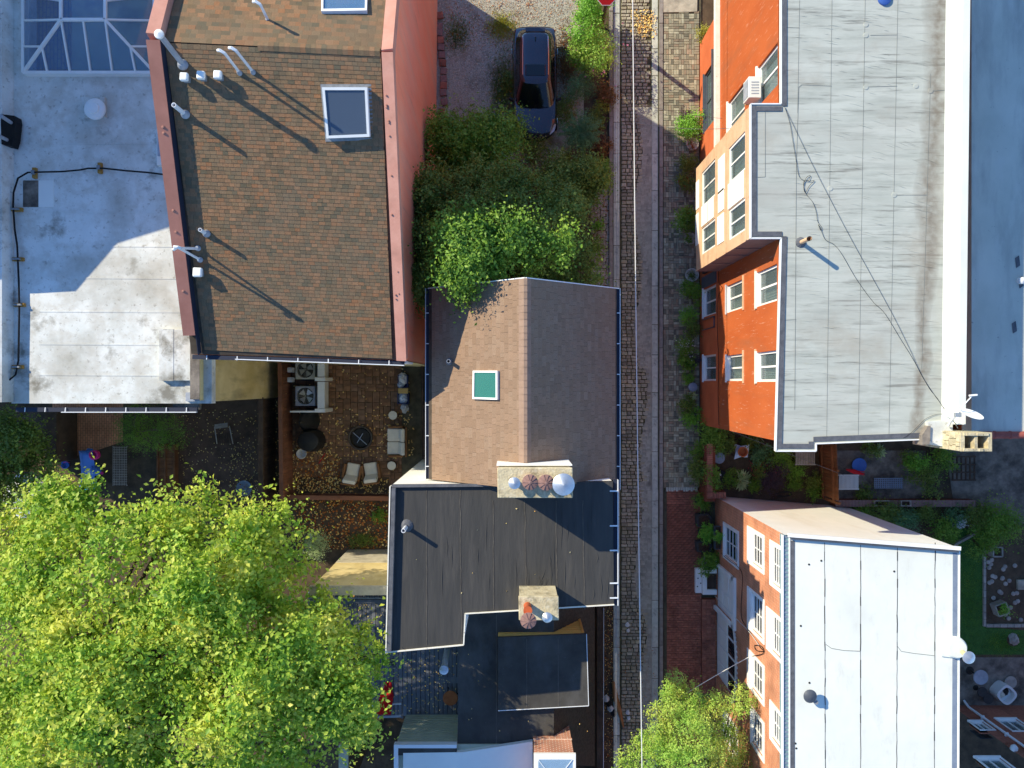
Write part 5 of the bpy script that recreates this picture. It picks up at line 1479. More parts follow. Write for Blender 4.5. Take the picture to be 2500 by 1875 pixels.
door = (door[0], door[1], .25, 2.6)
gar = kX(1756, 1485, 1810, 1695); gar = (gar[0], min(gar[1], door[0] - .1), .05, 2.7)
yS_ = -22.0
wall_open(TK, yS_, WY, 0, WZ - .15, gw + [door, gar], depth=.1).build('wall', 'facade_brick', brick)
g = G(); g.add([(WX, WY, 0), (WE, P(0, 1338, WZ).y, 0), (WE, P(0, 1338, WZ).y, WZ + .1), (WX, WY, WZ + .1)], [(0, 1, 2, 3)])
g.add([(WE, P(0, 1338, WZ).y, 0), (WE, yS_, 0), (WE, yS_, WZ - .1), (WE, P(0, 1338, WZ).y, WZ - .1)], [(0, 1, 2, 3)]); g.build('side_wall', 'cream_stucco', brick)
for k, w in enumerate(gw):
    window(brick, TK, *w, nx=2, nz=4, depth=.07, fw=.07, bar=.028, trim=.12, glass='pane_dark', back='room_dark')
# shutters folded back with scroll cut-outs: solid white boards beside windows
for w in (gw[1], gw[3], gw[5], gw[4]):
    sh = G().boxT(TK, w[0] - .12, w[1] + .12, w[2] - .42, w[2] - .13, .0, .05).build('window_box', 'white_paint', brick, bevel=.01)
# white panelled front door in its case
dr = G().boxT(TK, door[0], door[1], door[2], door[3], -.12, -.06).build('door', 'white_paint', brick)
for i in range(2):
    for j in range(3):
        aw = (door[1] - door[0] - .3) / 2; zh = (door[3] - door[2] - .5) / 3
        G().boxT(TK, door[0] + .1 + i * (aw + .1), door[0] + .1 + i * (aw + .1) + aw, door[2] + .12 + j * (zh + .12), door[2] + .12 + j * (zh + .12) + zh, -.06, -.045).build('door_panel', 'white_board', dr)
g = G()
for (p0, p1, q0, q1) in ((door[0] - .16, door[0], .1, door[3] + .14), (door[1], door[1] + .16, .1, door[3] + .14), (door[0] - .16, door[1] + .16, door[3] + .0, door[3] + .3)): g.boxT(TK, p0, p1, q0, q1, .002, .1)
g.build('door_case', 'white_paint', brick)
# arched carriage doors
gd = G().boxT(TK, gar[0], gar[1], gar[2], gar[3], -.14, -.08).build('carriage_door', 'white_paint', brick)
W_ = gar[1] - gar[0]
for k in range(4):
    p0 = gar[0] + W_ * (k + .08) / 4; p1 = gar[0] + W_ * (k + .92) / 4
    G().boxT(TK, p0, p1, .25, 1.5, -.08, -.06).build('door_panel', 'white_board', gd)
    G().boxT(TK, p0, p1, 1.65, 2.5, -.08, -.07).build('pane', 'pane_dark', gd)
    sc = G()
    for m_ in range(3): sc.tube([TK(p0 + (p1 - p0) * (.2 + .3 * m_), 1.75, -.05), TK(p0 + (p1 - p0) * (.35 + .2 * m_), 2.1, -.04), TK(p0 + (p1 - p0) * (.2 + .25 * m_), 2.4, -.05)], .018, 6)
    sc.build('iron_scroll', 'charcoal', gd)
arch = G()
for k in range(24):
    t0, t1 = math.pi * k / 24, math.pi * (k + 1) / 24
    ca = (gar[0] + gar[1]) / 2
    pa = [(ca + math.cos(t) * (W_ / 2 + d), 2.45 + math.sin(t) * (.45 + d)) for t in (t0, t1) for d in (0, .16)]
    arch.add([TK(*pa[0], .06), TK(*pa[1], .06), TK(*pa[3], .06), TK(*pa[2], .06), TK(*pa[0], 0), TK(*pa[1], 0), TK(*pa[3], 0), TK(*pa[2], 0)], [(0, 1, 2, 3), (0, 4, 5, 1), (2, 3, 7, 6), (1, 5, 7, 2), (0, 2, 6, 4)])
arch.build('arch_trim', 'white_paint', brick)
# roof, cornice, tarred edges, seams
wr = [(1926, 1312), (2340, 1345), (2338, 2300), (1926, 2300)]
wro = G().pxprism(wr, WZ, WZ - .15, WZ).build('roof', 'membrane_coated', brick)
a = P(1918, 1306, WZ + .02); G().box(P(1911, 0, WZ).x, P(1927, 0, WZ).x, yS_, a.y, WZ - .25, WZ - .02).build('cornice', 'cornice_teal', brick)
for k in range(84):
    yv = a.y - .1 - k * .14; G().box(P(1913, 0, WZ).x, P(1924, 0, WZ).x, yv, yv + .06, WZ - .02, WZ - .005).build('cornice_dentil', 'slate_blue', brick)
for x_ in (1911, 1927): G().box(P(x_, 0, WZ).x - .012, P(x_, 0, WZ).x + .02, yS_, a.y, WZ - .1, WZ + .03).build('cornice_fillet', 'white_paint', brick)
G().box(P(1929, 0, WZ).x, P(1940, 0, WZ).x, yS_, P(0, 1320, WZ).y, WZ, WZ + .012).build('roof_edge', 'roof_tar', wro)
G().beam(P(1930, 1314, WZ + .06), P(2338, 1346, WZ + .06), .05, .12).build('coping', 'dark_frame', brick)
G().beam(P(1924, 1306, WZ + .09), P(2345, 1339, WZ + .09), .12, .06).build('coping', 'white_paint', brick)
G().pxprism([(2326, 1350), (2337, 1350), (2334, 2300), (2322, 2300)], WZ, WZ, WZ + .012).build('roof_edge', 'slate_blue', wro)
G().beam(P(2341, 1345, WZ - .02), P(2337, 2300, WZ - .02), .03, .09).build('drip_trim', 'white_paint', brick)
for (x0_, x1_) in ((2013, 2015), (2101, 2101), (2191, 2189), (2283, 2281)):
    yv = 1325
    g = G()
    pts = []
    while yv < 1900:
        pts.append(P(x0_ + (x1_ - x0_) * (yv - 1325) / 550 + random.uniform(-.6, .6), yv, WZ + .004)); yv += 22
    for p_, q_ in zip(pts[:-1], pts[1:]): g.beam(p_, q_, random.choice((.010, .016, .026)), .006)
    g.build('membrane_seam', 'seam_black', wro)
seamline(wro, [(2016, 1573), (2030, 1583), (2060, 1588), (2100, 1590)], WZ + .004, 'seam_dark', .016)
seamline(wro, [(2191, 1578), (2200, 1590), (2230, 1595), (2283, 1601)], WZ + .004, 'seam_dark', .014)
for (x_, y_) in ((1955, 1528), (1942, 1815), (1944, 1827), (2005, 1369), (1975, 1378), (1976, 1667), (2183, 1395)):
    G().lathe(P(x_, y_, WZ), [(.035, 0), (.03, .012), (.01, .02)], 7).build('debris', 'charcoal', wro)
cap = thing('roof_vent', 'black mushroom vent on the bright white roof', 'roof vent', P(1985, 1708, WZ))
G().lathe(P(1983, 1705, WZ), [(.07, 0), (.07, .3)], 14).build('throat', 'lead', cap, smooth=True)
G().lathe(P(1977, 1699, WZ + .3), [(.20, 0), (.21, .03), (.16, .08), (.05, .12), (0, .125)], 22).build('hood', 'dark_frame', cap, smooth=True)
wc = thing('chimney', 'white rounded chimney shoulder with tilted metal cap at the right edge of the white roof', 'chimney', P(2330, 1580, WZ - 2))
c = P(2335, 1582, WZ + .1)
G().lathe((c.x, c.y, 2.0), [(.36, 0), (.36, 5.5), (.33, 5.72), (.28, 5.78)], 24).build('stack', 'membrane_coated', wc, smooth=True)
G().pxprism([(2300, 1552), (2332, 1556), (2330, 1606), (2298, 1602)], WZ + .05, WZ, WZ + .06).build('saddle', 'membrane_coated', wc)
c2 = P(2350, 1592, WZ + .3); G().tube([c2, P(2362, 1602, WZ + .75)], .07, 14).build('flue', 'aged_stucco', wc, smooth=True)
G().lathe(P(2365, 1605, WZ + .75), [(.19, 0), (.19, .02), (.01, .11), (0, .11)], 28).build('cap', 'galvanized', wc, smooth=True)

# ===== brick house at the bottom right corner
QY = P(0, 1722, 0).y
corner = thing('rear_brick_house', 'brick house rear wall with white windows and downspout in the bottom right corner', 'house', (18, QY - 3, 0))
TN = T_north(QY)
def qY(x0, y0, x1, y1):
    a = onY(x0, y0, QY); b = onY(x1, y1, QY); zm = (a[1] + b[1]) / 2; k = (H - zm) / F
    return ((x0 - CX) * k, (x1 - CX) * k, a[1], b[1])
qw = [qY(2452, 1756, 2502, 1785), qY(2380, 1762, 2412, 1782), qY(2400, 1850, 2460, 1880)]
xw0 = P(2340, 1722, 0).x
wall_open(TN, xw0 - .3, 30, 0, 3.2, qw[:2], depth=.1).build('wall', 'coral_coping_dark' if False else 'red_brick_paver', corner)
wall_open(TN, xw0 - .3, 30, 3.2, 7, [(qw[2][0], qw[2][1], qw[2][2], min(qw[2][3] + 1.0, 6.5))], depth=.1).build('upper_wall', 'rear_brick', corner)
for w in qw[:2]: window(corner, TN, *w, nx=2, depth=.06, fw=.08, glass='pane_glass', bar=.05, trim=.06)
w = qw[2]; window(corner, TN, w[0], w[1], w[2], min(w[3] + 1.0, 6.5), nx=2, depth=.06, fw=.09, glass='pane_glass', bar=.05, trim=.06)
G().boxT(TN, xw0 - .3, 30, 3.16, 3.24, 0, .03).build('string_course', 'rear_brick', corner)
dx = onY(2430, 1775, QY)[0]
dp = G().tube([(P(2352, 1716, 0).x, QY + .22, .05), (P(2352, 1716, 0).x + .0, QY + .08, .35), (P(2352, 1716, 0).x, QY + .08, 6.8)], .05, 10).build('downspout', 'gutter_white', corner, smooth=True)
for z_ in (1.2, 2.6, 4.0): G().boxT(TN, P(2352, 1716, 0).x - .07, P(2352, 1716, 0).x + .07, z_, z_ + .05, 0, .14).build('strap', 'gutter_white', corner)
G().lathe((onY(2475, 1830, QY)[0], QY, onY(2475, 1830, QY)[1]), [(.13, 0), (.12, .12), (.05, .2), (0, .2)], 14, axis=(0, 1, .3)).build('wall_lamp', 'plastic_white', corner, smooth=True)
# ------------------------------------------------------------------ deck and the yards on the left
ZD = 3.0
deck = thing('deck', 'raised grey timber deck strewn with leaves below the black roof', 'deck', P(930, 1600, 0))
x_ = 752
while x_ < 1122:
    p0, p1 = P(x_ + .6, 1448, ZD), P(x_ + 10.4, 1748, ZD)
    G().box(p0.x, p1.x, p1.y, p0.y, ZD - .04, ZD).build('board', 'deck_board', deck); x_ += 11.0
G().pxbox(752, 1448, 1124, 1748, ZD, ZD - .25, ZD - .05).build('joist_frame', 'dark_timber', deck)
G().pxbox(1065, 1653, 1120, 1668, ZD, ZD - .02, ZD + .006).build('border_board', 'deck_board', deck)
G().pxbox(752, 1464, 950, 1473, ZD + .05, ZD - .02, ZD + .05).build('border_board', 'deck_board', deck)
for (x_, y_) in ((760, 1740), (930, 1740), (1110, 1740), (760, 1455)):
    p = P(x_, y_, ZD); G().box(p.x - .07, p.x + .07, p.y - .07, p.y + .07, 0, ZD - .25).build('post', 'dark_timber', deck)
# cream wall under the deck edge with braces and rail
dw = thing('deck_railing', 'white deck railing with timber braces above a cream wall', 'railing', P(850, 1445, ZD))
yw = P(0, 1440, ZD).y
for x_ in (762, 872): G().beam(P(x_ - 12, 1460, ZD + .05), P(x_, 1440, ZD + .45), .09, .07).build('brace', 'bare_timber', dw)
G().beam(P(752, 1446, ZD + .55), P(950, 1446, ZD + .55), .05, .05).build('rail', 'gutter_white', dw)
G().beam(P(752, 1460, ZD + .12), P(950, 1460, ZD + .12), .04, .04).build('rail', 'pipe_grey', dw)
for k in range(34): G().beam(P(755 + k * 5.9, 1460, ZD + .1), P(755 + k * 5.9, 1446, ZD + .54), .014, .014).build('baluster', 'charcoal', dw)
G().tube([P(765, 1470, ZD), P(763, 1530, ZD + .9)], .03, 8).build('post', 'pipe_grey', dw)
cw_ = thing('cream_wall', 'tall cream rendered wall topped with a pale coping above the deck', 'wall', P(850, 1400, 0))
zc_, yc_ = 5.6, P(0, 1342, 0).y
xa, xb = P(757, 0, zc_).x, P(952, 0, zc_).x
G().box(xa + .03, xb, yc_ - .2, yc_ + .012, 0, 2.2).build('plinth', 'concrete', cw_)
G().box(xa + .03, xb, yc_ - .2, yc_, 2.2, zc_ - .12).build('face', 'aged_stucco', cw_)
G().box(xa - .03, xb, yc_ - .26, yc_ + .05, zc_ - .12, zc_).build('coping', 'concrete', cw_)
flat('garden_strip', [(716, 1330), (952, 1330), (952, 1400), (716, 1400)], .012, 'soil')
# stove pipe, terracotta pot, red cloth, gate on the deck
b = P(1093, 1580, ZD + .1); t = thing('stove_pipe', 'tall grey stove pipe with glass-like metal cap rising beside the deck', 'flue', P(1094, 1570, ZD))
tip = P(1084, 1634, ZD + 2.6); base_ = P(1093, 1575, ZD)
G().tube([base_, tip], .11, 16).build('pipe', 'pipe_grey', t, smooth=True)
G().lathe(tip - Vector((0, 0, .06)), [(.15, 0), (.16, .05), (.16, .1)], 22).build('band', 'galvanized', t, smooth=True)
G().lathe(tip + Vector((0, 0, .05)), [(.16, 0), (.16, .02), (.02, .08), (0, .08)], 22).build('cap', 'galvanized', t, smooth=True)
c = P(1102, 1692, ZD); t = thing('terracotta_table', 'round terracotta coloured side table on the deck edge', 'table', c)
G().lathe((c.x, c.y, ZD + .42), [(.27, 0), (.28, .02), (.27, .04)], 26).build('top', 'terracotta', t, smooth=True)
for k in range(3):
    a = 2.1 * k; G().tube([(c.x + .18 * math.cos(a), c.y + .18 * math.sin(a), ZD + .42), (c.x + .24 * math.cos(a), c.y + .24 * math.sin(a), ZD)], .018, 7).build('leg', 'fire_steel', t)
t = thing('deck_gate', 'grey metal gate frame at the lower left of the deck', 'gate', P(950, 1740, ZD))
G().beam(P(855, 1752, ZD + .9), P(980, 1748, ZD + .9), .08, .06).build('top_rail', 'pipe_grey', t)
G().beam(P(905, 1722, ZD + .2), P(980, 1718, ZD + .2), .05, .05).build('bottom_rail', 'gutter_white', t)
for k in range(8): G().beam(P(912 + k * 8.5, 1720, ZD + .2), P(912 + k * 8.5, 1749, ZD + .88), .02, .02).build('bar', 'dark_frame', t)
G().beam(P(982, 1716, ZD), P(982, 1752, ZD + 1.0), .07, .07).build('post', 'deck_board', t)
# red cloth draped over the gate
g = G(); nu, nv = 8, 14; grid_ = []
rs = random.Random(3)
for j in range(nv + 1):
    v = j / nv
    for i in range(nu + 1):
        u = i / nu
        wd = 34 * (.35 + .65 * min(1, v * 2.2)) if v < .45 else 34
        px_ = 937 + (u - .5) * wd + (12 * (1 - v)); py_ = 1665 + v * 80
        z_ = ZD + .06 + .95 * max(0, (v - .45)) / .55 if v < .95 else ZD + 1.0
        grid_.append(P(px_ + rs.uniform(-1, 1), py_, z_ + .03 * math.sin(u * 9 + v * 5)))
W1 = nu + 1
g.add(grid_, [(j * W1 + i, j * W1 + i + 1, (j + 1) * W1 + i + 1, (j + 1) * W1 + i) for j in range(nv) for i in range(nu)])
o = g.build('red_cloth', 'red_cloth', smooth=True, label='bright red cloth hung over the deck gate', cat='cloth')
o.modifiers.new('thick', 'SOLIDIFY').thickness = .008
t = thing('shoe_rack', 'small dark wire rack on the deck beside the black roof corner', 'rack', P(953, 1615, ZD))
for k in range(5):
    G().beam(P(943 + k * 5, 1607 + k * 3, ZD + .2), P(952 + k * 5 - 4, 1625 - 5 + k * 3, ZD + .2), .02, .02).build('bar', 'charcoal', t)
for k in range(3): G().beam(P(942 + k * 4, 1612 + k * 6, ZD + .19), P(960 + k * 4, 1608 + k * 7, ZD + .19), .02, .02).build('bar', 'charcoal', t)
for (x_, y_) in ((944, 1610), (962, 1622)): G().beam(P(x_, y_, ZD), P(x_, y_, ZD + .2), .02, .02).build('leg', 'charcoal', t)
C_zone = [(960, 1460, 1120, 1740, 260, ZD), (780, 1470, 945, 1600, 170, ZD)]
scatter_leaves('fallen_leaves', C_zone, ZD, .07, 'pale_leaf', 'fallen yellow leaves on the grey deck')
scatter_leaves('fallen_leaves', [(1140, 1560, 1440, 1830, 24, 5.22), (960, 1200, 1480, 1450, 10, ZB + .01), (1476, 1480, 1496, 1860, 200, .03)], ZD, .05, 'pale_leaf', 'few pale leaves lying on the black roofs')

# posts in the dark corner under the tree
for k, (x_, w_) in enumerate(((838, .18), (852, .1))):
    p = P(x_, 1850, 2.4); G().prism([(p.x - w_, p.y - 1.2), (p.x + w_, p.y - 1.2), (p.x + w_, p.y + .5), (p.x - w_, p.y + .5)], 0, 2.4 - k * .2).build('garden_wall', ('sage_siding', 'dark_timber')[k], label=('pale rendered garden wall at the bottom edge below the tree', 'dark timber garden wall at the bottom edge below the tree')[k], cat='wall')

# ===== patio furniture
def fence_run(name, label, pts, z0, z1, m, bw_=.14, th=.03, rail=True, gap=.006, cap=None):
    a, b = P(*pts[0], 0), P(*pts[1], 0)
    t = thing(name, label, 'fence', (a + b) / 2)
    d = (b - a); L_ = d.length; d.normalize(); n_ = int(L_ / bw_)
    me = None
    for k in range(n_):
        c0 = a + d * (k * bw_ + gap); c1 = a + d * ((k + 1) * bw_ - gap)
        jz = random.uniform(-.015, .01)
        G().beam(Vector((c0.x, c0.y, (z0 + z1 + jz) / 2)), Vector((c1.x, c1.y, (z0 + z1 + jz) / 2)), th, z1 - z0 + jz).build('plank', m, t)
    if rail:
        s_ = d.cross(Vector((0, 0, 1))) * (th / 2 + .035)
        for f in (.2, .8): G().beam(a + s_ + Vector((0, 0, z0 + (z1 - z0) * f)), b + s_ + Vector((0, 0, z0 + (z1 - z0) * f)), .07, .08).build('rail', m, t)
    if cap: G().beam(a + Vector((0, 0, z1 + .03)), b + Vector((0, 0, z1 + .03)), cap, .04).build('cap_rail', m, t)
    for f in (0, .5, 1): G().beam(a.lerp(b, f) + Vector((0, 0, z0)), a.lerp(b, f) + Vector((0, 0, z1 + .06)), .1, .1).build('post', m, t)
    return t
fence_run('board_fence', 'reddish board fence along the left side of the patio', [(712, 880), (716, 1208)], 0, 1.5, 'fence_red', cap=.16)
fence_run('board_fence', 'reddish board fence along the foot of the patio bed', [(722, 1205), (960, 1208)], 0, .95, 'fence_red', cap=.18)
fence_run('board_fence', 'dark timber fence between the dark yard and the patio', [(672, 965), (672, 1225)], 0, 1.7, 'dark_timber', cap=.2)
fence_run('board_fence', 'brown fence right of the patio under the brown roof', [(1040, 870), (1044, 1110)], 0, 1.4, 'dark_timber')
flat('planting_bed', rect(722, 1165, 950, 1204), .05, 'soil', t=.05)
flat('leaf_bed', rect(716, 1212, 952, 1345), .01, 'soil')
# wall-mounted meters beside the condensers
t = thing('meter_box', 'two small grey meter boxes on the red fence by the condensers', 'meter box', P(706, 908, .8))
for y_ in (903, 927): G().pxbox(701, y_ - 6, 712, y_ + 6, 1.5, 1.1, 1.5).build('box', 'pipe_grey', t, bevel=.02)
# condensers
for k, (cx_, cy_, lab) in enumerate([(745, 902, 'upper beige air condenser with round fan grille under the eave'), (745, 967, 'lower grey air condenser with round fan grille')]):
    zt_ = .85; c = P(cx_, cy_, zt_); s_ = .40
    t = thing('air_condenser', lab, 'air conditioner', (c.x, c.y, 0), 'air condensers on the patio')
    gc = G()
    for q in ((c.x - s_, c.x - s_ + .04, c.y - s_, c.y + s_), (c.x + s_ - .04, c.x + s_, c.y - s_, c.y + s_), (c.x - s_ + .04, c.x + s_ - .04, c.y - s_, c.y - s_ + .04), (c.x - s_ + .04, c.x + s_ - .04, c.y + s_ - .04, c.y + s_)): gc.box(*q, .06, zt_ - .002)
    gc.build('case', 'condenser_metal' if k == 0 else 'pipe_grey', t)
    g = G(); n_ = 32; ro = .345
    ring = [(c.x + ro * math.cos(2 * math.pi * q / n_), c.y + ro * math.sin(2 * math.pi * q / n_)) for q in range(n_)]
    sq = []
    for q in range(n_):
        a = 2 * math.pi * q / n_; m_ = max(abs(math.cos(a)), abs(math.sin(a))); rr_ = min(s_ / m_, s_ * 1.3); sq.append((c.x + rr_ * math.cos(a), c.y + rr_ * math.sin(a)))
    g.add([(x, y, zt_) for x, y in sq] + [(x, y, zt_ + .01) for x, y in ring], [(q, (q + 1) % n_, n_ + (q + 1) % n_, n_ + q) for q in range(n_)])
    g.add([(x, y, zt_ + .01) for x, y in ring] + [(x, y, zt_ - .03) for x, y in ring], [(q, (q + 1) % n_, n_ + (q + 1) % n_, n_ + q) for q in range(n_)])
    g.build('top_panel', 'condenser_metal' if k == 0 else 'pipe_grey', t)
    G().lathe((c.x, c.y, zt_ - .22), [(.34, 0), (.34, .02)], 24).build('well_floor', 'charcoal', t)
    fan = G()
    for q in range(4):
        a = q * math.pi / 2 + .4 * k
        v0 = Vector((math.cos(a), math.sin(a), 0)); v1 = Vector((math.cos(a + .9), math.sin(a + .9), 0))
        fan.add([c + v0 * .05 - Vector((0, 0, .14)), c + v0 * .3 - Vector((0, 0, .17)), c + v1 * .3 - Vector((0, 0, .10)), c + v1 * .05 - Vector((0, 0, .12))], [(0, 1, 2, 3)])
    fan.build('fan', 'galvanized' if k else 'condenser_metal', t)
    G().lathe((c.x, c.y, zt_ - .15), [(.07, 0), (.07, .06), (0, .07)], 14).build('hub', 'charcoal', t, smooth=True)
    gr = G()
    for q in range(1, 7):
        r_ = .05 * q
        gr.tube([(c.x + r_ * math.cos(2 * math.pi * w / 28), c.y + r_ * math.sin(2 * math.pi * w / 28), zt_ + .012) for w in range(29)], .003, 4, cap=False)
    for q in range(8): gr.tube([(c.x, c.y, zt_ + .015), (c.x + ro * math.cos(q * math.pi / 4), c.y + ro * math.sin(q * math.pi / 4), zt_ + .012)], .004, 4)
    gr.build('grille', 'condenser_metal', t)
    G().box(c.x - .46, c.x + .46, c.y - .46, c.y + .46, .03, .06).build('pad', 'old_concrete', t)
# white enclosure panel beside condensers
t = thing('condenser_screen', 'white panel screen with posts beside the air condensers', 'screen', P(782, 940, 0))
for (y0_, y1_) in ((876, 920), (932, 1003)): G().pxbox(775, y0_, 792, y1_, 1.2, 1.1, 1.18).build('cap_board', 'metal_white', t); G().pxbox(779, y0_, 784, y1_, 1.2, .05, 1.1).build('panel', 'metal_white', t)
for y_ in (926, 1003): G().pxbox(768, y_ - 5, 794, y_ + 4, 1.25, .03, 1.25).build('post', 'metal_white', t, bevel=.015)
G().pxbox(708, 1003, 775, 1007, 1.2, .05, 1.2).build('panel', 'metal_white', t)
# covered barbecue and covered kettle
for (cx_, cy_, rx_, ry_, zt_, lab) in [(737, 1030, 20, 24, 1.15, 'pointed dark cover draped over a patio umbrella base'), (750, 1078, 28, 26, .95, 'round covered kettle barbecue with black cover on the patio')]:
    c = P(cx_, cy_, zt_); t = thing('covered_grill', lab, 'barbecue', (c.x, c.y, 0))
    k_ = (H - zt_) / F
    pts = []
    g = G(); n_ = 26; prof_ = [(1.1, 0), (1.12, .1), (1.0, .75), (.9, .93), (.6, 1.0), (0, 1.03)] if cy_ > 1050 else [(1.35, 0), (1.1, .3), (.7, .75), (.25, 1.1), (.05, 1.25), (0, 1.26)]
    for (r_, z_) in prof_:
        for q in range(n_):
            a = 2 * math.pi * q / n_; f_ = 1 + .06 * math.sin(q * 3.1) * (1 - z_ * .6)
            g.v.append((c.x + r_ * rx_ * k_ * math.cos(a) * f_, c.y + r_ * ry_ * k_ * math.sin(a) * f_, z_ * zt_))
    for i in range(len(prof_) - 1):
        for q in range(n_): g.f.append((i * n_ + q, i * n_ + (q + 1) % n_, (i + 1) * n_ + (q + 1) % n_, (i + 1) * n_ + q))
    g.build('cover', 'cover_black', t, smooth=True)
    G().lathe((c.x, c.y, 0), [(rx_ * k_ * .9, 0), (rx_ * k_ * .9, .06)], 18).build('base', 'charcoal', t)
c = P(736, 1108, .3); t = thing('garden_pot', 'empty white pot beside the covered barbecue', 'pot', (c.x, c.y, 0))
G().lathe((c.x, c.y, 0), [(.15, 0), (.2, .3), (.215, .32), (.19, .32), (.14, .06), (0, .05)], 22).build('pot', 'plastic_white', t, smooth=True)
# red-handled shovel
t = thing('shovel', 'red handled shovel lying among the leaves', 'shovel', P(788, 1118, .05))
G().tube([P(778, 1132, .07), P(794, 1106, .1)], .018, 8).build('shaft', 'red_plastic', t, smooth=True)
G().tube([P(794, 1106, .1), P(806, 1085, .1)], .012, 8).build('handle', 'charcoal', t, smooth=True)
# fire pit
c = P(880, 1069, .35); t = thing('fire_pit', 'round dark fire pit with crossed rods in the middle of the patio', 'fire pit', (c.x, c.y, 0))
G().lathe((c.x, c.y, 0.03), [(.46, 0), (.50, .3), (.52, .34), (.50, .36), (.44, .35), (.42, .3), (.40, .16), (0, .14)], 32).build('bowl', 'fire_steel', t, smooth=True)
G().lathe((c.x, c.y, .2), [(.40, 0), (.38, .03), (0, .05)], 24).build('ash_bed', 'charcoal', t)
for (p_, q_) in (((862, 1056), (896, 1086)), ((872, 1081), (886, 1058))):
    G().tube([P(*p_, .36), P(*q_, .37)], .014, 6).build('rod', 'galvanized', t)
# loveseat, chairs, stools
def seat(label, cx_, cy_, w, d, rot, name, group=None, cat='chair', n_cush=1):
    c = P(cx_, cy_, .45); t = thing(name, label, cat, (c.x, c.y, 0), group)
    Rz = Matrix.Rotation(rot, 4, 'Z')
    def put(nm, pts_box, m, bev):
        x0, x1, y0, y1, z0, z1 = pts_box
        g = G(); g.box(x0, x1, y0, y1, z0, z1); g.v = [tuple((Rz @ Vector(v)) + Vector((c.x, c.y, 0))) for v in g.v]
        return g.build(nm, m, t, bevel=bev, seg=3)
    # local: back at -y, front +y
    put('seat_frame', (-w / 2, w / 2, -d / 2, d / 2, .18, .26), 'wicker', .02)
    for sx in (-1, 1):
        for sy in (-1, 1): put('leg', (sx * w / 2 - (.05 if sx > 0 else 0), sx * w / 2 + (.05 if sx < 0 else 0), sy * d / 2 - (.05 if sy > 0 else 0), sy * d / 2 + (.05 if sy < 0 else 0), 0, .18), 'wicker', 0)
        put('arm', (sx * (w / 2 - .0) - .045, sx * (w / 2 - .0) + .045, -d / 2, d / 2 - .06, .26, .56), 'wicker', .03)
    cw2 = (w - .12) / n_cush
    for q in range(n_cush):
        put('cushion', (-w / 2 + .06 + q * cw2 + .008, -w / 2 + .06 + (q + 1) * cw2 - .008, -d / 2 + .16, d / 2, .26, .42), 'cushion', .05)
        g = G(); x0, x1 = -w / 2 + .06 + q * cw2 + .008, -w / 2 + .06 + (q + 1) * cw2 - .008
        vs = [(x0, -d / 2 + .02, .38), (x1, -d / 2 + .02, .38), (x1, -d / 2 + .22, .40), (x0, -d / 2 + .22, .40), (x0, -d / 2 - .12, .82), (x1, -d / 2 - .12, .82), (x1, -d / 2 + .04, .86), (x0, -d / 2 + .04, .86)]
        g.add([(Rz @ Vector(v)) + Vector((c.x, c.y, 0)) for v in vs], [(0, 1, 2, 3), (7, 6, 5, 4), (0, 4, 5, 1), (1, 5, 6, 2), (2, 6, 7, 3), (3, 7, 4, 0)])
        g.build('back_cushion', 'cushion', t, bevel=.045, seg=3)
    g = G(); vs = [(-w / 2, -d / 2 - .06, .2), (w / 2, -d / 2 - .06, .2), (w / 2, -d / 2 + .0, .2), (-w / 2, -d / 2 + .0, .2), (-w / 2, -d / 2 - .2, .78), (w / 2, -d / 2 - .2, .78), (w / 2, -d / 2 - .13, .78), (-w / 2, -d / 2 - .13, .78)]
    g.add([(Rz @ Vector(v)) + Vector((c.x, c.y, 0)) for v in vs], [(0, 1, 2, 3), (7, 6, 5, 4), (0, 4, 5, 1), (1, 5, 6, 2), (2, 6, 7, 3), (3, 7, 4, 0)]); g.build('back_frame', 'wicker', t, bevel=.02)
    return t
seat('cream cushioned wicker loveseat facing the fire pit', 965, 1078, 1.22, .68, R(90), 'loveseat', None, 'sofa', 2)
seat('left cream cushioned wicker chair of the pair below the fire pit', 860, 1152, .68, .70, R(-10), 'wicker_chair', 'patio chairs')
seat('right cream cushioned wicker chair of the pair below the fire pit', 905, 1150, .68, .68, R(8), 'wicker_chair', 'patio chairs')
for (x_, y_, lab) in [(959, 1014, 'white round drum stool above the loveseat'), (956, 1137, 'white round drum stool below the loveseat')]:
    c = P(x_, y_, .45); t = thing('drum_stool', lab, 'stool', (c.x, c.y, 0), 'patio stools')
    G().lathe((c.x, c.y, 0), [(.13, 0), (.17, .12), (.17, .36), (.165, .42)], 22).build('body', 'wicker', t, smooth=True)
    G().lathe((c.x, c.y, .42), [(.18, 0), (.185, .02), (.175, .045), (0, .05)], 24).build('top', 'cushion', t, smooth=True)
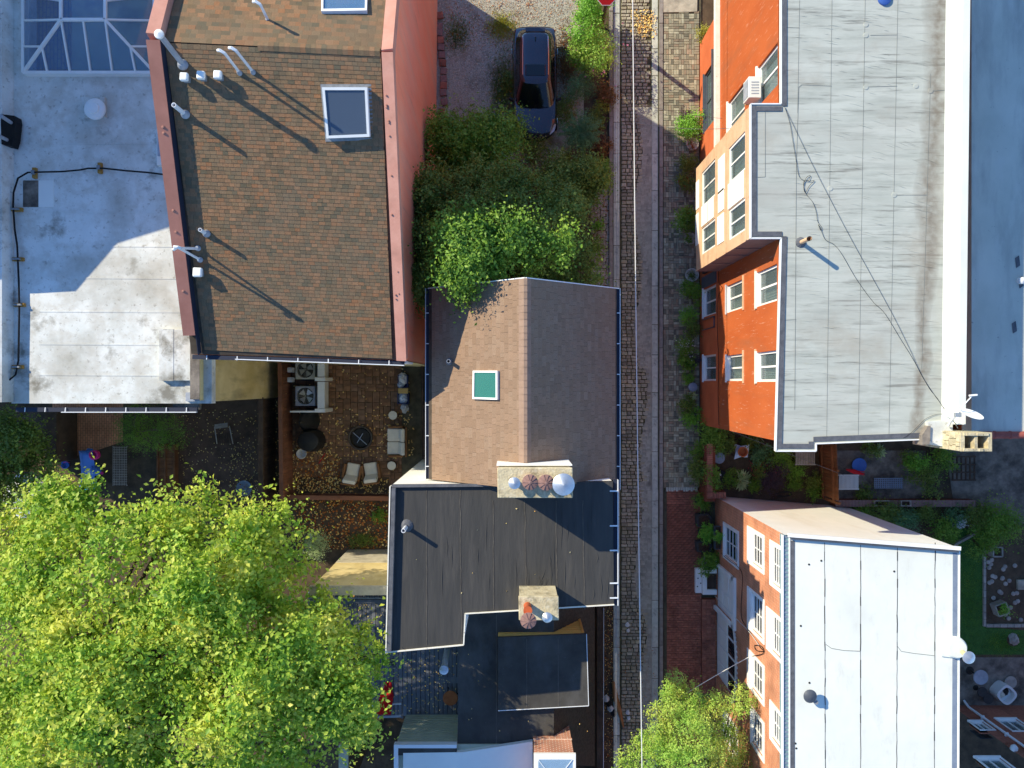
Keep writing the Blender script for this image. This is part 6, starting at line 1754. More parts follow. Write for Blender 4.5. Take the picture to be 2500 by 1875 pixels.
# blue recycling boxes with bags by the right fence
t = thing('recycling_box', 'open blue recycling box with white bags, upper of two by the patio fence', 'box', P(982, 930, 0))
def openbox(t, x0, y0, x1, y1, zt, m):
    a, b = P(x0, y0, zt), P(x1, y1, zt); g = G(); w = .025
    for q in ((a.x, a.x + w, b.y, a.y), (b.x - w, b.x, b.y, a.y), (a.x, b.x, b.y, b.y + w), (a.x, b.x, a.y - w, a.y)): g.box(*q, 0.01, zt)
    g.box(a.x, b.x, b.y, a.y, .01, .04); g.build('box', m, t); return a, b
def crumple(name, t, c, r, h_, m, seed):
    rs = random.Random(seed); g = G(); n_, m_ = 14, 6
    for j in range(m_ + 1):
        v = j / m_
        for q in range(n_):
            a = 2 * math.pi * q / n_; f_ = math.sin(math.pi * (.5 + .5 * v)) ** .6 if j < m_ else .05
            rr_ = r * f_ * rs.uniform(.75, 1.15); g.v.append((c.x + rr_ * math.cos(a), c.y + rr_ * math.sin(a) * 1.2, c.z + h_ * v * rs.uniform(.85, 1.1)))
    g.f = [(j * n_ + q, j * n_ + (q + 1) % n_, (j + 1) * n_ + (q + 1) % n_, (j + 1) * n_ + q) for j in range(m_) for q in range(n_)] + [tuple(range(m_ * n_, (m_ + 1) * n_))]
    return g.build(name, m, t)
a, b = openbox(t, 971, 915, 995, 946, .4, 'bin_blue'); crumple('bag', t, P(984, 925, .2), .22, .3, 'plastic_white', 1); crumple('bag', t, P(979, 939, .2), .14, .3, 'bag_blue', 2)
t = thing('recycling_box', 'blue recycling box of bottles with cardboard, lower of two by the patio fence', 'box', P(983, 970, 0))
a, b = openbox(t, 970, 959, 997, 986, .4, 'bin_blue'); crumple('bag', t, P(984, 972, .2), .2, .22, 'bag_blue', 4)
G().pxbox(972, 948, 996, 961, .45, .38, .43).build('cardboard_flap', 'cardboard', t)
crumple('plastic_bag', None, P(988, 997, .02), .17, .3, 'plastic_white', 6); bpy.data.objects['plastic_bag']['label'] = 'knotted white plastic bag below the blue recycling boxes'; bpy.data.objects['plastic_bag']['category'] = 'bag'
# skull-like white garden ornament and small items
c = P(758, 1309, .15); t = thing('garden_ornament', 'small white round ornament in the orange leaf bed', 'ornament', (c.x, c.y, 0))
G().lathe((c.x, c.y, 0), [(.05, 0), (.10, .08), (.11, .14), (.08, .2), (0, .22)], 16).build('body', 'plastic_white', t, smooth=True)
for q in (-.04, .04): G().lathe((c.x + q, c.y - .07, .16), [(.018, 0), (.018, .03)], 8, axis=(0, -.6, .8)).build('eye_hole', 'charcoal', t)

# ===== dark yard, brick yard and what stands there
t = thing('garden_chair', 'dark slatted garden chair in the dark yard', 'chair', P(545, 1055, 0))
for k in range(7): G().beam(P(530 + k * 5, 1060, .42), P(532 + k * 5, 1082, .42), .04, .02).build('slat', 'dark_timber', t)
for k in range(6): G().beam(P(524, 1037 + k * 1.8, .5 + .07 * k), P(556, 1033 + k * 1.8, .5 + .07 * k), .03, .03).build('back_slat', 'garden_stone', t)
for (x_, y_) in ((527, 1042), (562, 1042), (529, 1084), (567, 1084)): G().beam(P(x_, y_, 0), P(x_, y_, .42), .04, .04).build('leg', 'dark_timber', t)
for (p_, q_) in (((524, 1042), (530, 1084)), ((560, 1040), (569, 1084))): G().beam(P(*p_, .6), P(*q_, .6), .03, .03).build('arm', 'garden_stone', t)
c = P(596, 1192, .05); t = thing('dish_tray', 'round pale blue dish on the dark yard above the big tree', 'dish', (c.x, c.y, .01))
G().lathe((c.x, c.y, .01), [(.30, 0), (.33, .05), (.31, .055), (.28, .02), (.14, .015), (.13, .03), (0, .03)], 28).build('dish', 'slate_blue', t, smooth=True)
scatter_leaves('fallen_leaves', [(585, 1182, 607, 1203, 26, .06)], .06, .06, 'leaf_brown', 'brown leaves lying in the round dish')
t = thing('timber_steps', 'brown timber boards laid as steps between brick yard and dark yard', 'steps', P(405, 1150, 0))
for k in range(14):
    y_ = 1090 + k * 9; G().pxbox(382, y_, 422, y_ + 8.2, .3, .22, .3).build('board', 'fence_wood', t)
for x_ in (384, 402, 424): G().pxbox(x_ - 2, 1085, x_ + 2, 1222, .36, .0, .36).build('side_board', 'fence_wood', t)
t = thing('garden_gate', 'pale weathered trellis panel beside the brick yard', 'trellis', P(290, 1130, 0))
for k in range(9): G().beam(P(276 + k * 4, 1090, .6), P(276 + k * 4, 1185, .6), .018, .02).build('lath', 'garden_stone', t)
for k in range(16): G().beam(P(276, 1092 + k * 6, .62), P(310, 1092 + k * 6, .62), .018, .02).build('lath', 'garden_stone', t)
for (x_, y_) in ((276, 1090), (310, 1090), (276, 1185), (310, 1185)): G().beam(P(x_, y_, 0), P(x_, y_, .62), .04, .04).build('post', 'garden_stone', t)
t = thing('dark_post_wall', 'dark upright timber wall at the left of the brick yard', 'wall', P(118, 1070, 0))
G().pxbox(110, 1005, 138, 1130, 1.4, 0, 1.4).build('panel', 'dark_timber', t, bevel=.03)
G().pxbox(108, 1003, 140, 1010, 1.46, 1.4, 1.46).build('cap', 'dark_timber', t)
# plastic play slide in blue, pink and aqua
t = thing('play_slide', 'blue and pink plastic play slide beside the brick yard', 'toy slide', P(215, 1150, 0))
g = G()
for k in range(9):
    v = k / 8; a = P(212 + 6 * math.sin(v * 3), 1100 + v * 95, 1.0 - .9 * v); ww = .24
    g.v += [tuple(a + Vector((-ww - .04, 0, .1))), tuple(a + Vector((-ww, 0, 0))), tuple(a + Vector((ww, 0, 0))), tuple(a + Vector((ww + .04, 0, .1)))]
g.f = [(k * 4 + q, k * 4 + q + 1, k * 4 + 5 + q, k * 4 + 4 + q) for k in range(8) for q in range(3)]
o = g.build('chute', 'sky_plastic', t, smooth=True); o.modifiers.new('thick', 'SOLIDIFY').thickness = .03
G().lathe(P(236, 1110, .8), [(.17, 0), (.2, .1), (.2, .22), (.13, .24), (.12, .1), (0, .08)], 20).build('steering_ring', 'pink_plastic', t, smooth=True)
G().tube([P(200, 1135, .4), P(206, 1110, .7), P(216, 1098, .9), P(226, 1100, .8)], .07, 10).build('arch', 'sky_plastic', t, smooth=True)
G().lathe(P(236, 1148, .5), [(.2, 0), (.22, .1), (.16, .25), (.05, .3)], 16).build('seat', 'sky_plastic', t, smooth=True)
G().lathe(P(250, 1155, .5), [(.06, 0), (.06, .05)], 12).build('wheel', 'pink_plastic', t)
G().pxbox(205, 1170, 226, 1200, .4, .05, .4).build('step', 'aqua_plastic', t, bevel=.04)
for (x_, y_) in ((200, 1110), (240, 1165)): G().tube([P(x_, y_, 0), P(x_, y_, .5)], .05, 10).build('leg', 'aqua_plastic', t)
t = thing('toy_tub', 'pale blue toy tub left of the play slide', 'toy', P(163, 1134, 0))
G().lathe(P(163, 1134, .02), [(.13, 0), (.17, .14), (.15, .14), (.11, .03), (0, .02)], 16).build('tub', 'sky_plastic', t, smooth=True)
G().tube([P(155, 1130, .14), P(163, 1127, .28), P(171, 1130, .14)], .012, 6).build('handle', 'pink_plastic', t)
t = thing('white_sheet', 'crumpled pale sheet glimpsed below the tree at the left', 'sheet', P(60, 1215, .1))
crumple('sheet', t, P(58, 1212, .3), .8, .35, 'plastic_white', 9); crumple('fold', t, P(85, 1190, .3), .4, .3, 'plastic_white', 10)
# ------------------------------------------------------------------ parked car (bonnet towards the trees)
CXc, CYr = .94, 14.66
car = thing('parked_car', 'dark grey estate car with sunroof parked on the gravel', 'car', (CXc, 12.4, 0))
cp = lambda x, s, z: Vector((CXc + x, CYr - s, z))
st = [(0, .60, .50, .86), (.05, .74, .40, .98), (.18, .86, .33, 1.05), (.5, .915, .28, 1.07), (1.2, .925, .25, 1.06), (2.2, .925, .25, 1.04), (3.0, .925, .25, 1.02), (3.35, .92, .25, 1.0), (3.7, .915, .27, .965), (4.02, .875, .30, .91), (4.26, .79, .34, .85), (4.42, .66, .38, .78), (4.52, .48, .40, .70), (4.56, .26, .43, .62)]
g = G(); rows = []
for (s, w, zb_, zt_) in st:
    sec = [(-w * .93, zb_), (-w, zb_ + .18), (-w * 1.0, .62 if s < 4.3 else zb_ + .22), (-w * .985, .78 if zt_ > .84 else zt_ - .05), (-w * .90, zt_ - .03), (-w * .72, zt_ + .005), (-w * .36, zt_ + .028), (0, zt_ + .036)]
    sec = sec + [(-x, z) for x, z in sec[-2::-1]]
    rows.append([cp(x, s, z) for x, z in sec])
nn = len(rows[0])
for r_ in rows: g.v += [tuple(p) for p in r_]
g.f = [(i * nn + q, i * nn + q + 1, (i + 1) * nn + q + 1, (i + 1) * nn + q) for i in range(len(rows) - 1) for q in range(nn - 1)]
g.f += [tuple(range(nn)), tuple(range((len(rows) - 1) * nn, len(rows) * nn))] + [(i * nn, (i + 1) * nn, (i + 1) * nn + nn - 1, i * nn + nn - 1) for i in range(len(rows) - 1)]
g.build('body', 'car_paint', car, smooth=True)
def ring(s0, s1, w0, w1, z0, z1, n=48, ex=.32):
    out = []
    for q in range(n):
        a = 2 * math.pi * q / n; ca, sa = math.cos(a), math.sin(a)
        x = math.copysign(abs(ca) ** ex, ca); y = math.copysign(abs(sa) ** ex, sa)
        f_ = (y + 1) / 2; w = w0 + (w1 - w0) * f_
        out.append(cp(x * w, s0 + (s1 - s0) * f_ + (.07 * (1 - x * x) * (1 if y > 0 else -.5) * abs(y) ** 4), z0 + (z1 - z0) * f_))
    return out
B0 = ring(.20, 3.36, .80, .84, 1.03, 1.0); B1 = ring(.58, 2.50, .575, .60, 1.58, 1.60)
g = G(); n_ = 48
rings = [B0, B1]
c_ = sum(B1, Vector()) / n_
for f_, dz_ in ((.9, .035), (.6, .055), (.25, .065)): rings.append([c_ + (p - c_) * f_ + Vector((0, 0, dz_)) for p in B1])
for r_ in rings: g.v += [tuple(p) for p in r_]
g.f = [(i * n_ + q, i * n_ + (q + 1) % n_, (i + 1) * n_ + (q + 1) % n_, (i + 1) * n_ + q) for i in range(len(rings) - 1) for q in range(n_)] + [tuple(range((len(rings) - 1) * n_, len(rings) * n_))]
g.build('cabin', 'car_paint', car, smooth=True)
def glass_patch(nm, sel, f0, f1, m, push):
    """glass over the band of the cabin between its two rings where sel(point) holds"""
    g = G(); idx = [q for q in range(n_) if sel(B0[q])]
    idx.sort(key=lambda q: (round(B0[q].x if nm in ('windscreen', 'rear_window') else B0[q].y, 4)))
    k = len(idx)
    for f_ in (f0, .5 * (f0 + f1), f1):
        for q in idx: g.v.append(tuple(B0[q].lerp(B1[q], f_) + push))
    g.f = [(j * k + i, j * k + i + 1, (j + 1) * k + i + 1, (j + 1) * k + i) for j in range(2) for i in range(k - 1)]
    return g.build(nm, m, car, smooth=True)
ym = CYr - 3.25
glass_patch('windscreen', lambda p: p.y < CYr - 3.2 and abs(p.x - CXc) < .80, .03, .93, 'tinted_glass', Vector((0, -.012, .014)))
glass_patch('rear_window', lambda p: p.y > CYr - .32 and abs(p.x - CXc) < .74, .2, .93, 'tinted_glass', Vector((0, .012, .014)))
for s_ in (-1, 1):
    glass_patch('side_window', lambda p: (p.x - CXc) * s_ > .76 and CYr - 3.1 < p.y < CYr - .45, .12, .86, 'tinted_glass', Vector((.014 * s_, 0, .008)))
zr_ = 1.664
G().prism([(CXc - .41, CYr - 2.34), (CXc + .41, CYr - 2.34), (CXc + .41, CYr - 1.86), (CXc - .41, CYr - 1.86)], zr_ - .06, zr_ - .004).build('sunroof', 'tinted_glass', car, bevel=.03)
for s_ in (-1, 1):
    G().tube([cp(.50 * s_, .75, 1.62), cp(.515 * s_, 1.5, 1.655), cp(.51 * s_, 2.3, 1.645)], .016, 8).build('roof_rail', 'chrome', car, smooth=True)
    m_ = G(); m_.prism([tuple(cp(.86 * s_, 3.02, 0).xy), tuple(cp(1.06 * s_, 2.96, 0).xy), tuple(cp(1.07 * s_, 3.06, 0).xy), tuple(cp(.88 * s_, 3.14, 0).xy)], .98, 1.1); m_.build('door_mirror', 'car_trim', car, bevel=.03)
    hl_ = G(); hl_.sheet([cp(.80 * s_, 3.98, .905), cp(.86 * s_, 4.0, .84), cp(.79 * s_, 4.25, .80), cp(.60 * s_, 4.40, .79), cp(.62 * s_, 4.32, .84)], .02); hl_.v = [tuple(Vector(v) + Vector((.012 * s_, -.005, .02))) for v in hl_.v]; hl_.build('headlight', 'headlamp', car)
    tl = G(); tl.sheet([cp(.68 * s_, .06, .93), cp(.80 * s_, .16, .96), cp(.84 * s_, .2, .82), cp(.72 * s_, .06, .82)], .02); tl.v = [tuple(Vector(v) + Vector((.004 * s_, .004, .004))) for v in tl.v]; tl.build('tail_light', 'tail_lamp', car)
    for s2 in (.82, 3.72):
        c0 = cp(.84 * s_, s2, .33)
        w_o = G().lathe(c0, [(.2, -.1), (.33, -.09), (.34, 0), (.33, .09), (.2, .1)], 24, axis=(1, 0, 0)).build('wheel', 'tyre', car, smooth=True)
        G().lathe(c0 + Vector((.06 * s_, 0, 0)), [(.2, -.05), (.2, .05)], 20, axis=(1, 0, 0)).build('rim', 'chrome', w_o, smooth=True)
G().prism([tuple(cp(-.012, .95, 0).xy), tuple(cp(.012, .95, 0).xy), tuple(cp(.03, .78, 0).xy), tuple(cp(-.03, .78, 0).xy)], 1.60, [1.70, 1.70, 1.65, 1.65]).build('aerial_fin', 'car_trim', car, bevel=.008)
for s_ in (-1, 1): G().tube([cp(.10 * s_, 3.42, 1.045), cp(.55 * s_, 3.36, 1.05)], .012, 6).build('wiper', 'car_trim', car)
G().beam(cp(-.40, .47, 1.6), cp(.40, .47, 1.6), .16, .025).build('rear_spoiler', 'car_paint', car, bevel=.01)
G().sheet([cp(-.42, 3.0, 1.255), cp(-.2, 3.0, 1.265), cp(-.2, 2.86, 1.35), cp(-.42, 2.86, 1.34)], .004).build('windscreen_paper', 'white_board', car)
G().beam(cp(-.26, .02, .72), cp(.26, .02, .72), .02, .12).build('number_plate', 'white_board', car)
G().beam(cp(-.38, 4.53, .56), cp(.38, 4.53, .56), .08, .16).build('grille', 'car_trim', car, bevel=.02)

# brick edging blocks along the coral wall
t = thing('garden_edging', 'row of old brown blocks edging the gravel along the coral wall', 'edging', P(1082, 160, 0))
for k, (x_, y_) in enumerate([(1074, 36), (1072, 62), (1073, 78), (1076, 96), (1077, 114), (1079, 133), (1081, 152), (1083, 172), (1083, 192), (1083, 208), (1082, 225), (1085, 248), (1078, 272), (1076, 288)]):
    c = P(x_, y_, .12); r_ = random.uniform(-.15, .15)
    pts_ = [(c.x + dx * math.cos(r_) - dy * math.sin(r_), c.y + dx * math.sin(r_) + dy * math.cos(r_)) for dx, dy in ((-.14, -.14), (.14, -.14), (.14, .14), (-.14, .14))]
    G().prism(pts_, 0, .12 + random.uniform(-.02, .02)).build('block', 'clay_cap' if k % 3 else 'red_brick_paver', t, bevel=.02)

# stop sign at the top edge: red octagon on a weathered timber post
ss = thing('stop_sign', 'red octagonal stop sign on a timber post at the top edge', 'sign', P(1470, 70, 0))
top = P(1482, -8, 2.9); foot = P(1468, 66, 0)
G().tube([foot, foot.lerp(top, .5), top], [.10, .09, .085], 12).build('post', 'bark', ss, smooth=True)
nS = Vector((.02, -.50, .86)).normalized(); ux = Vector((1, 0, 0)) - nS * nS.x; ux.normalize(); uy = nS.cross(ux)
cS = P(1481, -14, 3.0)
oct_ = [cS + ux * math.cos(math.pi / 8 + k * math.pi / 4) * .41 + uy * math.sin(math.pi / 8 + k * math.pi / 4) * .41 for k in range(8)]
bd = G().sheet(oct_, .02).build('sign_plate', 'white_sign', ss)
G().sheet([cS + (p - cS) * .94 + nS * .003 for p in oct_], .002).build('sign_face', 'sign_red', ss)
cu = bpy.data.curves.new('lettering', 'FONT'); cu.body = 'STOP'; cu.size = .34; cu.align_x = 'CENTER'; cu.align_y = 'CENTER'; cu.extrude = .001
to = bpy.data.objects.new('lettering_tmp', cu); COL.objects.link(to)
Mt = Matrix((ux, uy, nS)).transposed().to_4x4(); Mt.translation = cS + nS * .006
dg = bpy.context.evaluated_depsgraph_get(); me_ = bpy.data.meshes.new_from_object(to.evaluated_get(dg))
bpy.data.objects.remove(to)
me_.transform(Matrix.Translation(-off(ss)) @ Mt); me_.materials.clear(); me_.materials.append(MATS['white_sign'])
lo = bpy.data.objects.new('lettering', me_); COL.objects.link(lo); lo.parent = ss

# overhead wires along the alley
zw_ = 6.6
def wire(label, p0, p1, sag, r, m, name='overhead_wire', n=24):
    a, b = Vector(p0), Vector(p1); pts = []
    for k in range(n + 1):
        t_ = k / n; p = a.lerp(b, t_); p.z -= sag * 4 * t_ * (1 - t_); pts.append(p)
    G().tube(pts, r, 6).build(name, m, smooth=True, label=label, cat='wire')
wire('pale thick overhead wire running the length of the alley', P(1541, -400, zw_), P(1574, 2300, zw_), .2, .017, 'pale_cable')
wire('thin pale overhead wire over the left alley edge', P(1507, -250, 6.4), P(1507, 2300, 6.2), .2, .006, 'grey_cable')
wire('second thin overhead wire over the left alley edge', P(1516, -250, 6.5), P(1500, 2300, 6.4), .2, .006, 'grey_cable')
yw_ = lambda x, y: (OX - .04, onX(x, y, OX)[0], onX(x, y, OX)[1])
wire('upper service wire from the alley line to the orange wall', P(1545, 246, zw_), yw_(1766, 289), .25, .007, 'grey_cable', 'service_wire')
wire('lower service wire from the alley line to the bay corner', P(1545, 297, zw_), yw_(1800, 312), .35, .008, 'grey_cable', 'service_wire')
wire('pale service wire from the small street tree to the brick facade', P(1640, 1715, 5.2), (WX - .05, onX(1832, 1604, WX)[0], onX(1832, 1604, WX)[1]), .06, .013, 'pale_cable', 'service_wire')
wire('thin wire from the orange wall foot across the garden', yw_(1757, 1040), P(2060, 1160, 1.6), .1, .007, 'grey_cable', 'service_wire')
cable('facade_cable', 'tangled dark cable on the brick facade above the carriage doors', [(WX - .04, onX(x, y, WX)[0], onX(x, y, WX)[1]) for x, y in [(1762, 1350), (1785, 1370), (1805, 1385), (1815, 1410), (1812, 1500), (1825, 1530), (1845, 1560), (1860, 1582), (1868, 1590), (1850, 1588), (1845, 1576), (1862, 1578), (1866, 1595), (1840, 1602)]], .012)
cable('facade_cable', 'white cable sloping along the brick facade beside the door', [(WX - .05, onX(x, y, WX)[0], onX(x, y, WX)[1]) for x, y in [(1748, 1455), (1790, 1500), (1830, 1540), (1856, 1575)]], .01, 'pale_cable')
t = thing('hose_coil', 'dark wire hoops leaning on the foot of the cream wall', 'hose', P(1905, 1208, 0))
g = G()
for q in range(3):
    pts = [Vector((P(1905, 1208).x + (.34 - .03 * q) * math.cos(2 * math.pi * w / 24) + .03 * q, WY + .12 + .02 * q + .12 * math.sin(2 * math.pi * w / 24), .35 + .15 * math.sin(2 * math.pi * w / 24))) for w in range(25)]
    G().tube(pts, .014, 6).build('coil', 'charcoal', t, smooth=True)

# long brown branch and striped bag at the alley's lower left
t = thing('fallen_branch', 'long bare brown branch lying at the alley edge', 'branch', P(1505, 1720, 0))
G().tube([P(1497, 1665, .12), P(1502, 1700, .16), P(1512, 1735, .14), P(1522, 1775, .08)], [.06, .11, .10, .03], 10).build('stem', 'log_bark', t, smooth=True)
t = thing('rubbish_bag', 'white and black rubbish bags beside the branch at the alley edge', 'bag', P(1488, 1720, 0))
for k, (x_, y_) in enumerate(((1480, 1705), (1486, 1716), (1490, 1728), (1498, 1740))): crumple('bag', t, P(x_, y_, .05), .13, .22, 'plastic_white' if k % 2 == 0 else 'cover_black', 20 + k)
for (x_, y_, lab) in [(1533, 1739, 'pale blue litter on the cobbles beside the wire'), (1532, 1525, 'white scrap of litter on the cobbles near the black roof')]:
    t = thing('litter', lab, 'litter', P(x_, y_, .05)); crumple('scrap', t, P(x_, y_, .05), .09, .08, 'plastic_white', int(x_)); crumple('scrap', t, P(x_ + 2, y_ + 14, .05), .07, .06, 'plastic_white', int(x_) + 1)

# ------------------------------------------------------------------ plants
def mass(root, nm, lobes, n, leaf, m, cl=12, rc=.08, low=-.1, asp=.6, upb=.5, jit=.15):
    C, N, L = lobes_cloud(lobes, n, leaf, cl, rc, low, jit, upb)
    C[:, 2] = np.maximum(C[:, 2], .02)
    V, Fc = leaves(C, N, L, L * asp)
    return np_mesh(nm, V, Fc, m, root)
def spray(root, nm, c, n, length, width, m, droop=.5, up=.6, seg=3):
    """long arching leaves from a centre"""
    V, Fc = [], []
    for k in range(n):
        a = random.uniform(0, 6.283); el = random.uniform(.15, 1.25) * up; l_ = length * random.uniform(.6, 1.1)
        d = Vector((math.cos(a), math.sin(a), 0)); s_ = Vector((-d.y, d.x, 0)); b0 = len(V)
        for q in range(seg + 1):
            t_ = q / seg; p = Vector(c) + d * (l_ * t_ * math.cos(el)) + Vector((0, 0, l_ * t_ * math.sin(el) - droop * l_ * t_ * t_ * .5 + .02))
            w = width * (math.sin(math.pi * (.12 + .85 * t_)) + .02)
            V += [tuple(p - s_ * w / 2), tuple(p + s_ * w / 2)]
        Fc += [(b0 + 2 * q, b0 + 2 * q + 1, b0 + 2 * q + 3, b0 + 2 * q + 2) for q in range(seg)]
    return np_mesh(nm, np.array(V), np.array(Fc), m, root)
def shrub(label, px_, py_, rpx, h_, m, n=900, leaf=.06, name='shrub', cat='shrub', pot=None, group=None, asp=.6, flowers=None, zb_=0.0, squash=1.0, kind='leafy'):
    r_ = rpx * 1.14 * (H - h_) / F; n = int(n * 1.3); ct = P(px_, py_, zb_ + h_ * .7); b = Vector((ct.x, ct.y, zb_))
    t = thing(name, label, cat, b, group); z0 = zb_ + .02
    if pot:
        pr_, ph, pm = pot
        G().lathe(b, [(pr_ * .7, 0), (pr_ * .95, ph), (pr_ * 1.08, ph), (pr_ * 1.08, ph + .03), (pr_ * .9, ph + .03), (pr_ * .85, ph - .05), (0, ph - .05)], 22).build('pot', pm, t, smooth=True)
        z0 = zb_ + ph
    if kind == 'leafy':
        lob = [(Vector((ct.x + random.uniform(-.5, .5) * r_, ct.y + random.uniform(-.5, .5) * r_ * squash, z0 + (h_ - (z0 - zb_)) * random.uniform(.4, .65))), r_ * random.uniform(.42, .62), r_ * random.uniform(.42, .62) * squash, (h_ - (z0 - zb_)) * random.uniform(.3, .42)) for k in range(7)]
        mass(t, 'foliage', lob, n, leaf, m, rc=max(.04, r_ * .12), asp=asp)
    elif kind == 'spray': spray(t, 'foliage', (b.x, b.y, z0), n, r_ * 1.15, leaf, m, up=.9)
    for k in range(4):
        a = random.uniform(0, 6.28); G().tube([b + Vector((0, 0, .0)), b + Vector((.25 * r_ * math.cos(a), .25 * r_ * math.sin(a), h_ * .4)), b + Vector((.6 * r_ * math.cos(a), .6 * r_ * math.sin(a), h_ * .72))], [.012 + .008 * r_, .01, .005], 6).build('stem', 'twig', t)
    if flowers:
        fm, fn, fs = flowers
        C = np.array([(ct.x, ct.y, zb_ + h_ * .75)]) + rng.normal(size=(fn, 3)) * np.array([r_ * .45, r_ * .45 * squash, h_ * .1]); N = np.array([0, 0, 1.0]) + rng.normal(size=(fn, 3)) * .4
        V, Fc = leaves(C, N, np.full(fn, fs), np.full(fn, fs)); np_mesh('blossom', V, Fc, fm, t)
    return t
S = shrub
# pavement planting along the orange building
S('yellow flowering shrub against the orange wall near the top', 1722, 82, 22, .7, 'leaf_yellow', 900, .05)
S('purple brown herb beside the leafy pot on the pavement', 1674, 277, 16, .5, 'leaf_purple', 500, .05)
S('bright green leafy clump on the pavement above the white ringed pot', 1682, 305, 34, .8, 'leaf_light', 2000, .07)
S('thin twiggy plant in a white rimmed pot by the orange wall', 1690, 352, 13, .45, 'leaf_brown', 160, .05, 'potted_plant', 'potted plant', (.24, .35, 'stone_pot'))
S('dark bushy pot plant just below the white rimmed pot', 1682, 398, 26, .7, 'leaf_dark', 1300, .06, 'potted_plant', 'potted plant', (.2, .3, 'dark_pot'))
S('dark arching pot plant above the bay corner', 1672, 440, 26, .7, 'leaf_dark', 1200, .06, 'potted_plant', 'potted plant', (.22, .3, 'terracotta'))
S('round green pot tree beside the bay', 1676, 535, 30, 1.3, 'leaf_mid', 2000, .075, 'potted_plant', 'potted plant', (.2, .4, 'stone_pot'))
S('small grey pot with sprouting green below the bay', 1684, 583, 12, .4, 'leaf_mid', 200, .05, 'potted_plant', 'potted plant', (.23, .34, 'stone_pot'))
S('wide grey pot with low green leaves below the bay', 1688, 672, 12, .36, 'leaf_dark', 260, .05, 'potted_plant', 'potted plant', (.26, .34, 'stone_pot'))
S('fern like green plant beside the first lower orange window', 1688, 718, 28, .7, 'leaf_mid', 1300, .07)
S('light green mound beside the orange wall', 1682, 772, 24, .7, 'leaf_light', 1400, .05)
S('dark low shrub between the light mound and white flowers', 1692, 806, 22, .6, 'leaf_dark', 900, .06)
S('white flowered shrub beside the orange wall', 1676, 846, 26, .8, 'leaf_mid', 1200, .06, flowers=('petal_white', 70, .05))
S('dark red leaved plant at the wall beside white flowers', 1695, 875, 16, .6, 'leaf_purple', 500, .05)
S('broad leaved green plant below the white flowers', 1678, 889, 22, .6, 'leaf_mid', 800, .09)
S('small round green ball plant on the pavement', 1682, 923, 15, .45, 'leaf_light', 700, .045)
S('spiky pale plant in a ring pot near the wall corner', 1690, 966, 14, .4, 'leaf_hosta', 26, .05, 'potted_plant', 'potted plant', (.17, .22, 'stone_pot'), kind='spray')
S('dark leafy clump beside the wall corner', 1680, 988, 22, .6, 'leaf_dark', 900, .07)
S('bright fern clump at the foot of the orange corner', 1686, 1020, 22, .6, 'leaf_light', 1200, .06)
S('blue grey spiky plant at the foot of the orange corner', 1704, 1022, 13, .5, 'leaf_yew', 40, .04, kind='spray')
c = P(1692, 945, .5); t = thing('bin_lid', 'round pale blue bin beside the orange wall', 'bin', (c.x, c.y, 0))
G().lathe((c.x, c.y, 0), [(.13, 0), (.17, .45), (.185, .46), (.185, .5), (.12, .53), (0, .535)], 22).build('bin', 'slate_blue', t, smooth=True)

# garden between the orange and the brick house
gwall = thing('brick_garden_wall', 'brick garden wall with coping ending at the cream house wall', 'wall', P(1728, 1150, 0))
G().pxbox(1706, 1082, 1730, 1215, .0, 0, 1.0).build('wall', 'stoop_brick', gwall)
yv = P(0, 1084, 1.2).y; ye = P(0, 1216, 1.2).y
while yv > ye:
    a = P(1728, 0, 1.2).x; G().box(a, a + .22, yv - .075, yv - .008, .98, 1.12).build('coping_brick', 'red_brick_paver', gwall); yv -= .08
for k in range(7): G().pxbox(1733 + k * 6, 1203, 1738 + k * 6, 1218, 1.2, .9, 1.1).build('coping_brick', 'red_brick_paver', gwall)
G().pxbox(1733, 1203, 1776, 1218, 1.2, 0, .9).build('return_wall', 'stoop_brick', gwall)
S('feathery green shrub above the brick garden wall', 1738, 1070, 42, 1.2, 'leaf_mid', 2600, .07)
S('small leaved plant spilling on the pavement by the garden wall', 1708, 1102, 26, .8, 'leaf_mid', 1300, .06)
S('dark climbing plant outside the brick garden wall', 1697, 1150, 24, .9, 'leaf_dark', 1500, .06, squash=1.6)
S('leafy plant growing over the garden wall coping', 1735, 1150, 22, 1.4, 'leaf_mid', 900, .06)
S('dark green plant at the lower end of the garden wall', 1742, 1175, 20, 1.4, 'leaf_mid', 900, .06)
def roundtable(label, px_, py_, rpx, zt_, m, name='round_table', cat='table'):
    c = P(px_, py_, zt_); r_ = rpx * (H - zt_) / F; t = thing(name, label, cat, (c.x, c.y, 0))
    G().lathe((c.x, c.y, zt_ - .03), [(r_, 0), (r_, .03), (r_ * .93, .035), (r_ * .9, .028), (0, .03)], 28).build('top', m, t, smooth=True)
    G().tube([(c.x, c.y, 0), (c.x, c.y, zt_ - .03)], .03, 10).build('stem', 'charcoal', t)
    G().lathe((c.x, c.y, 0), [(r_ * .6, 0), (r_ * .5, .03), (0, .06)], 18).build('foot', 'charcoal', t)
    return t
roundtable('round grey blue table behind the brick garden wall', 1756, 1118, 14, .65, 'slate_blue')
t = thing('plant_stand', 'square stand with pale blue cloth in the walled garden', 'stand', P(1809, 1102, 0))
c = P(1809, 1102, .55); rs = random.Random(8)
pts_ = [(c.x + .32 * (1 + .2 * rs.uniform(-1, 1)) * sx, c.y + .28 * (1 + .2 * rs.uniform(-1, 1)) * sy) for sx, sy in ((-1, -1), (0, -.75), (1, -1), (.8, 0), (1, 1), (0, .8), (-1, 1), (-.8, 0))]
G().prism(pts_, .53, .56).build('cloth', 'bag_blue', t)
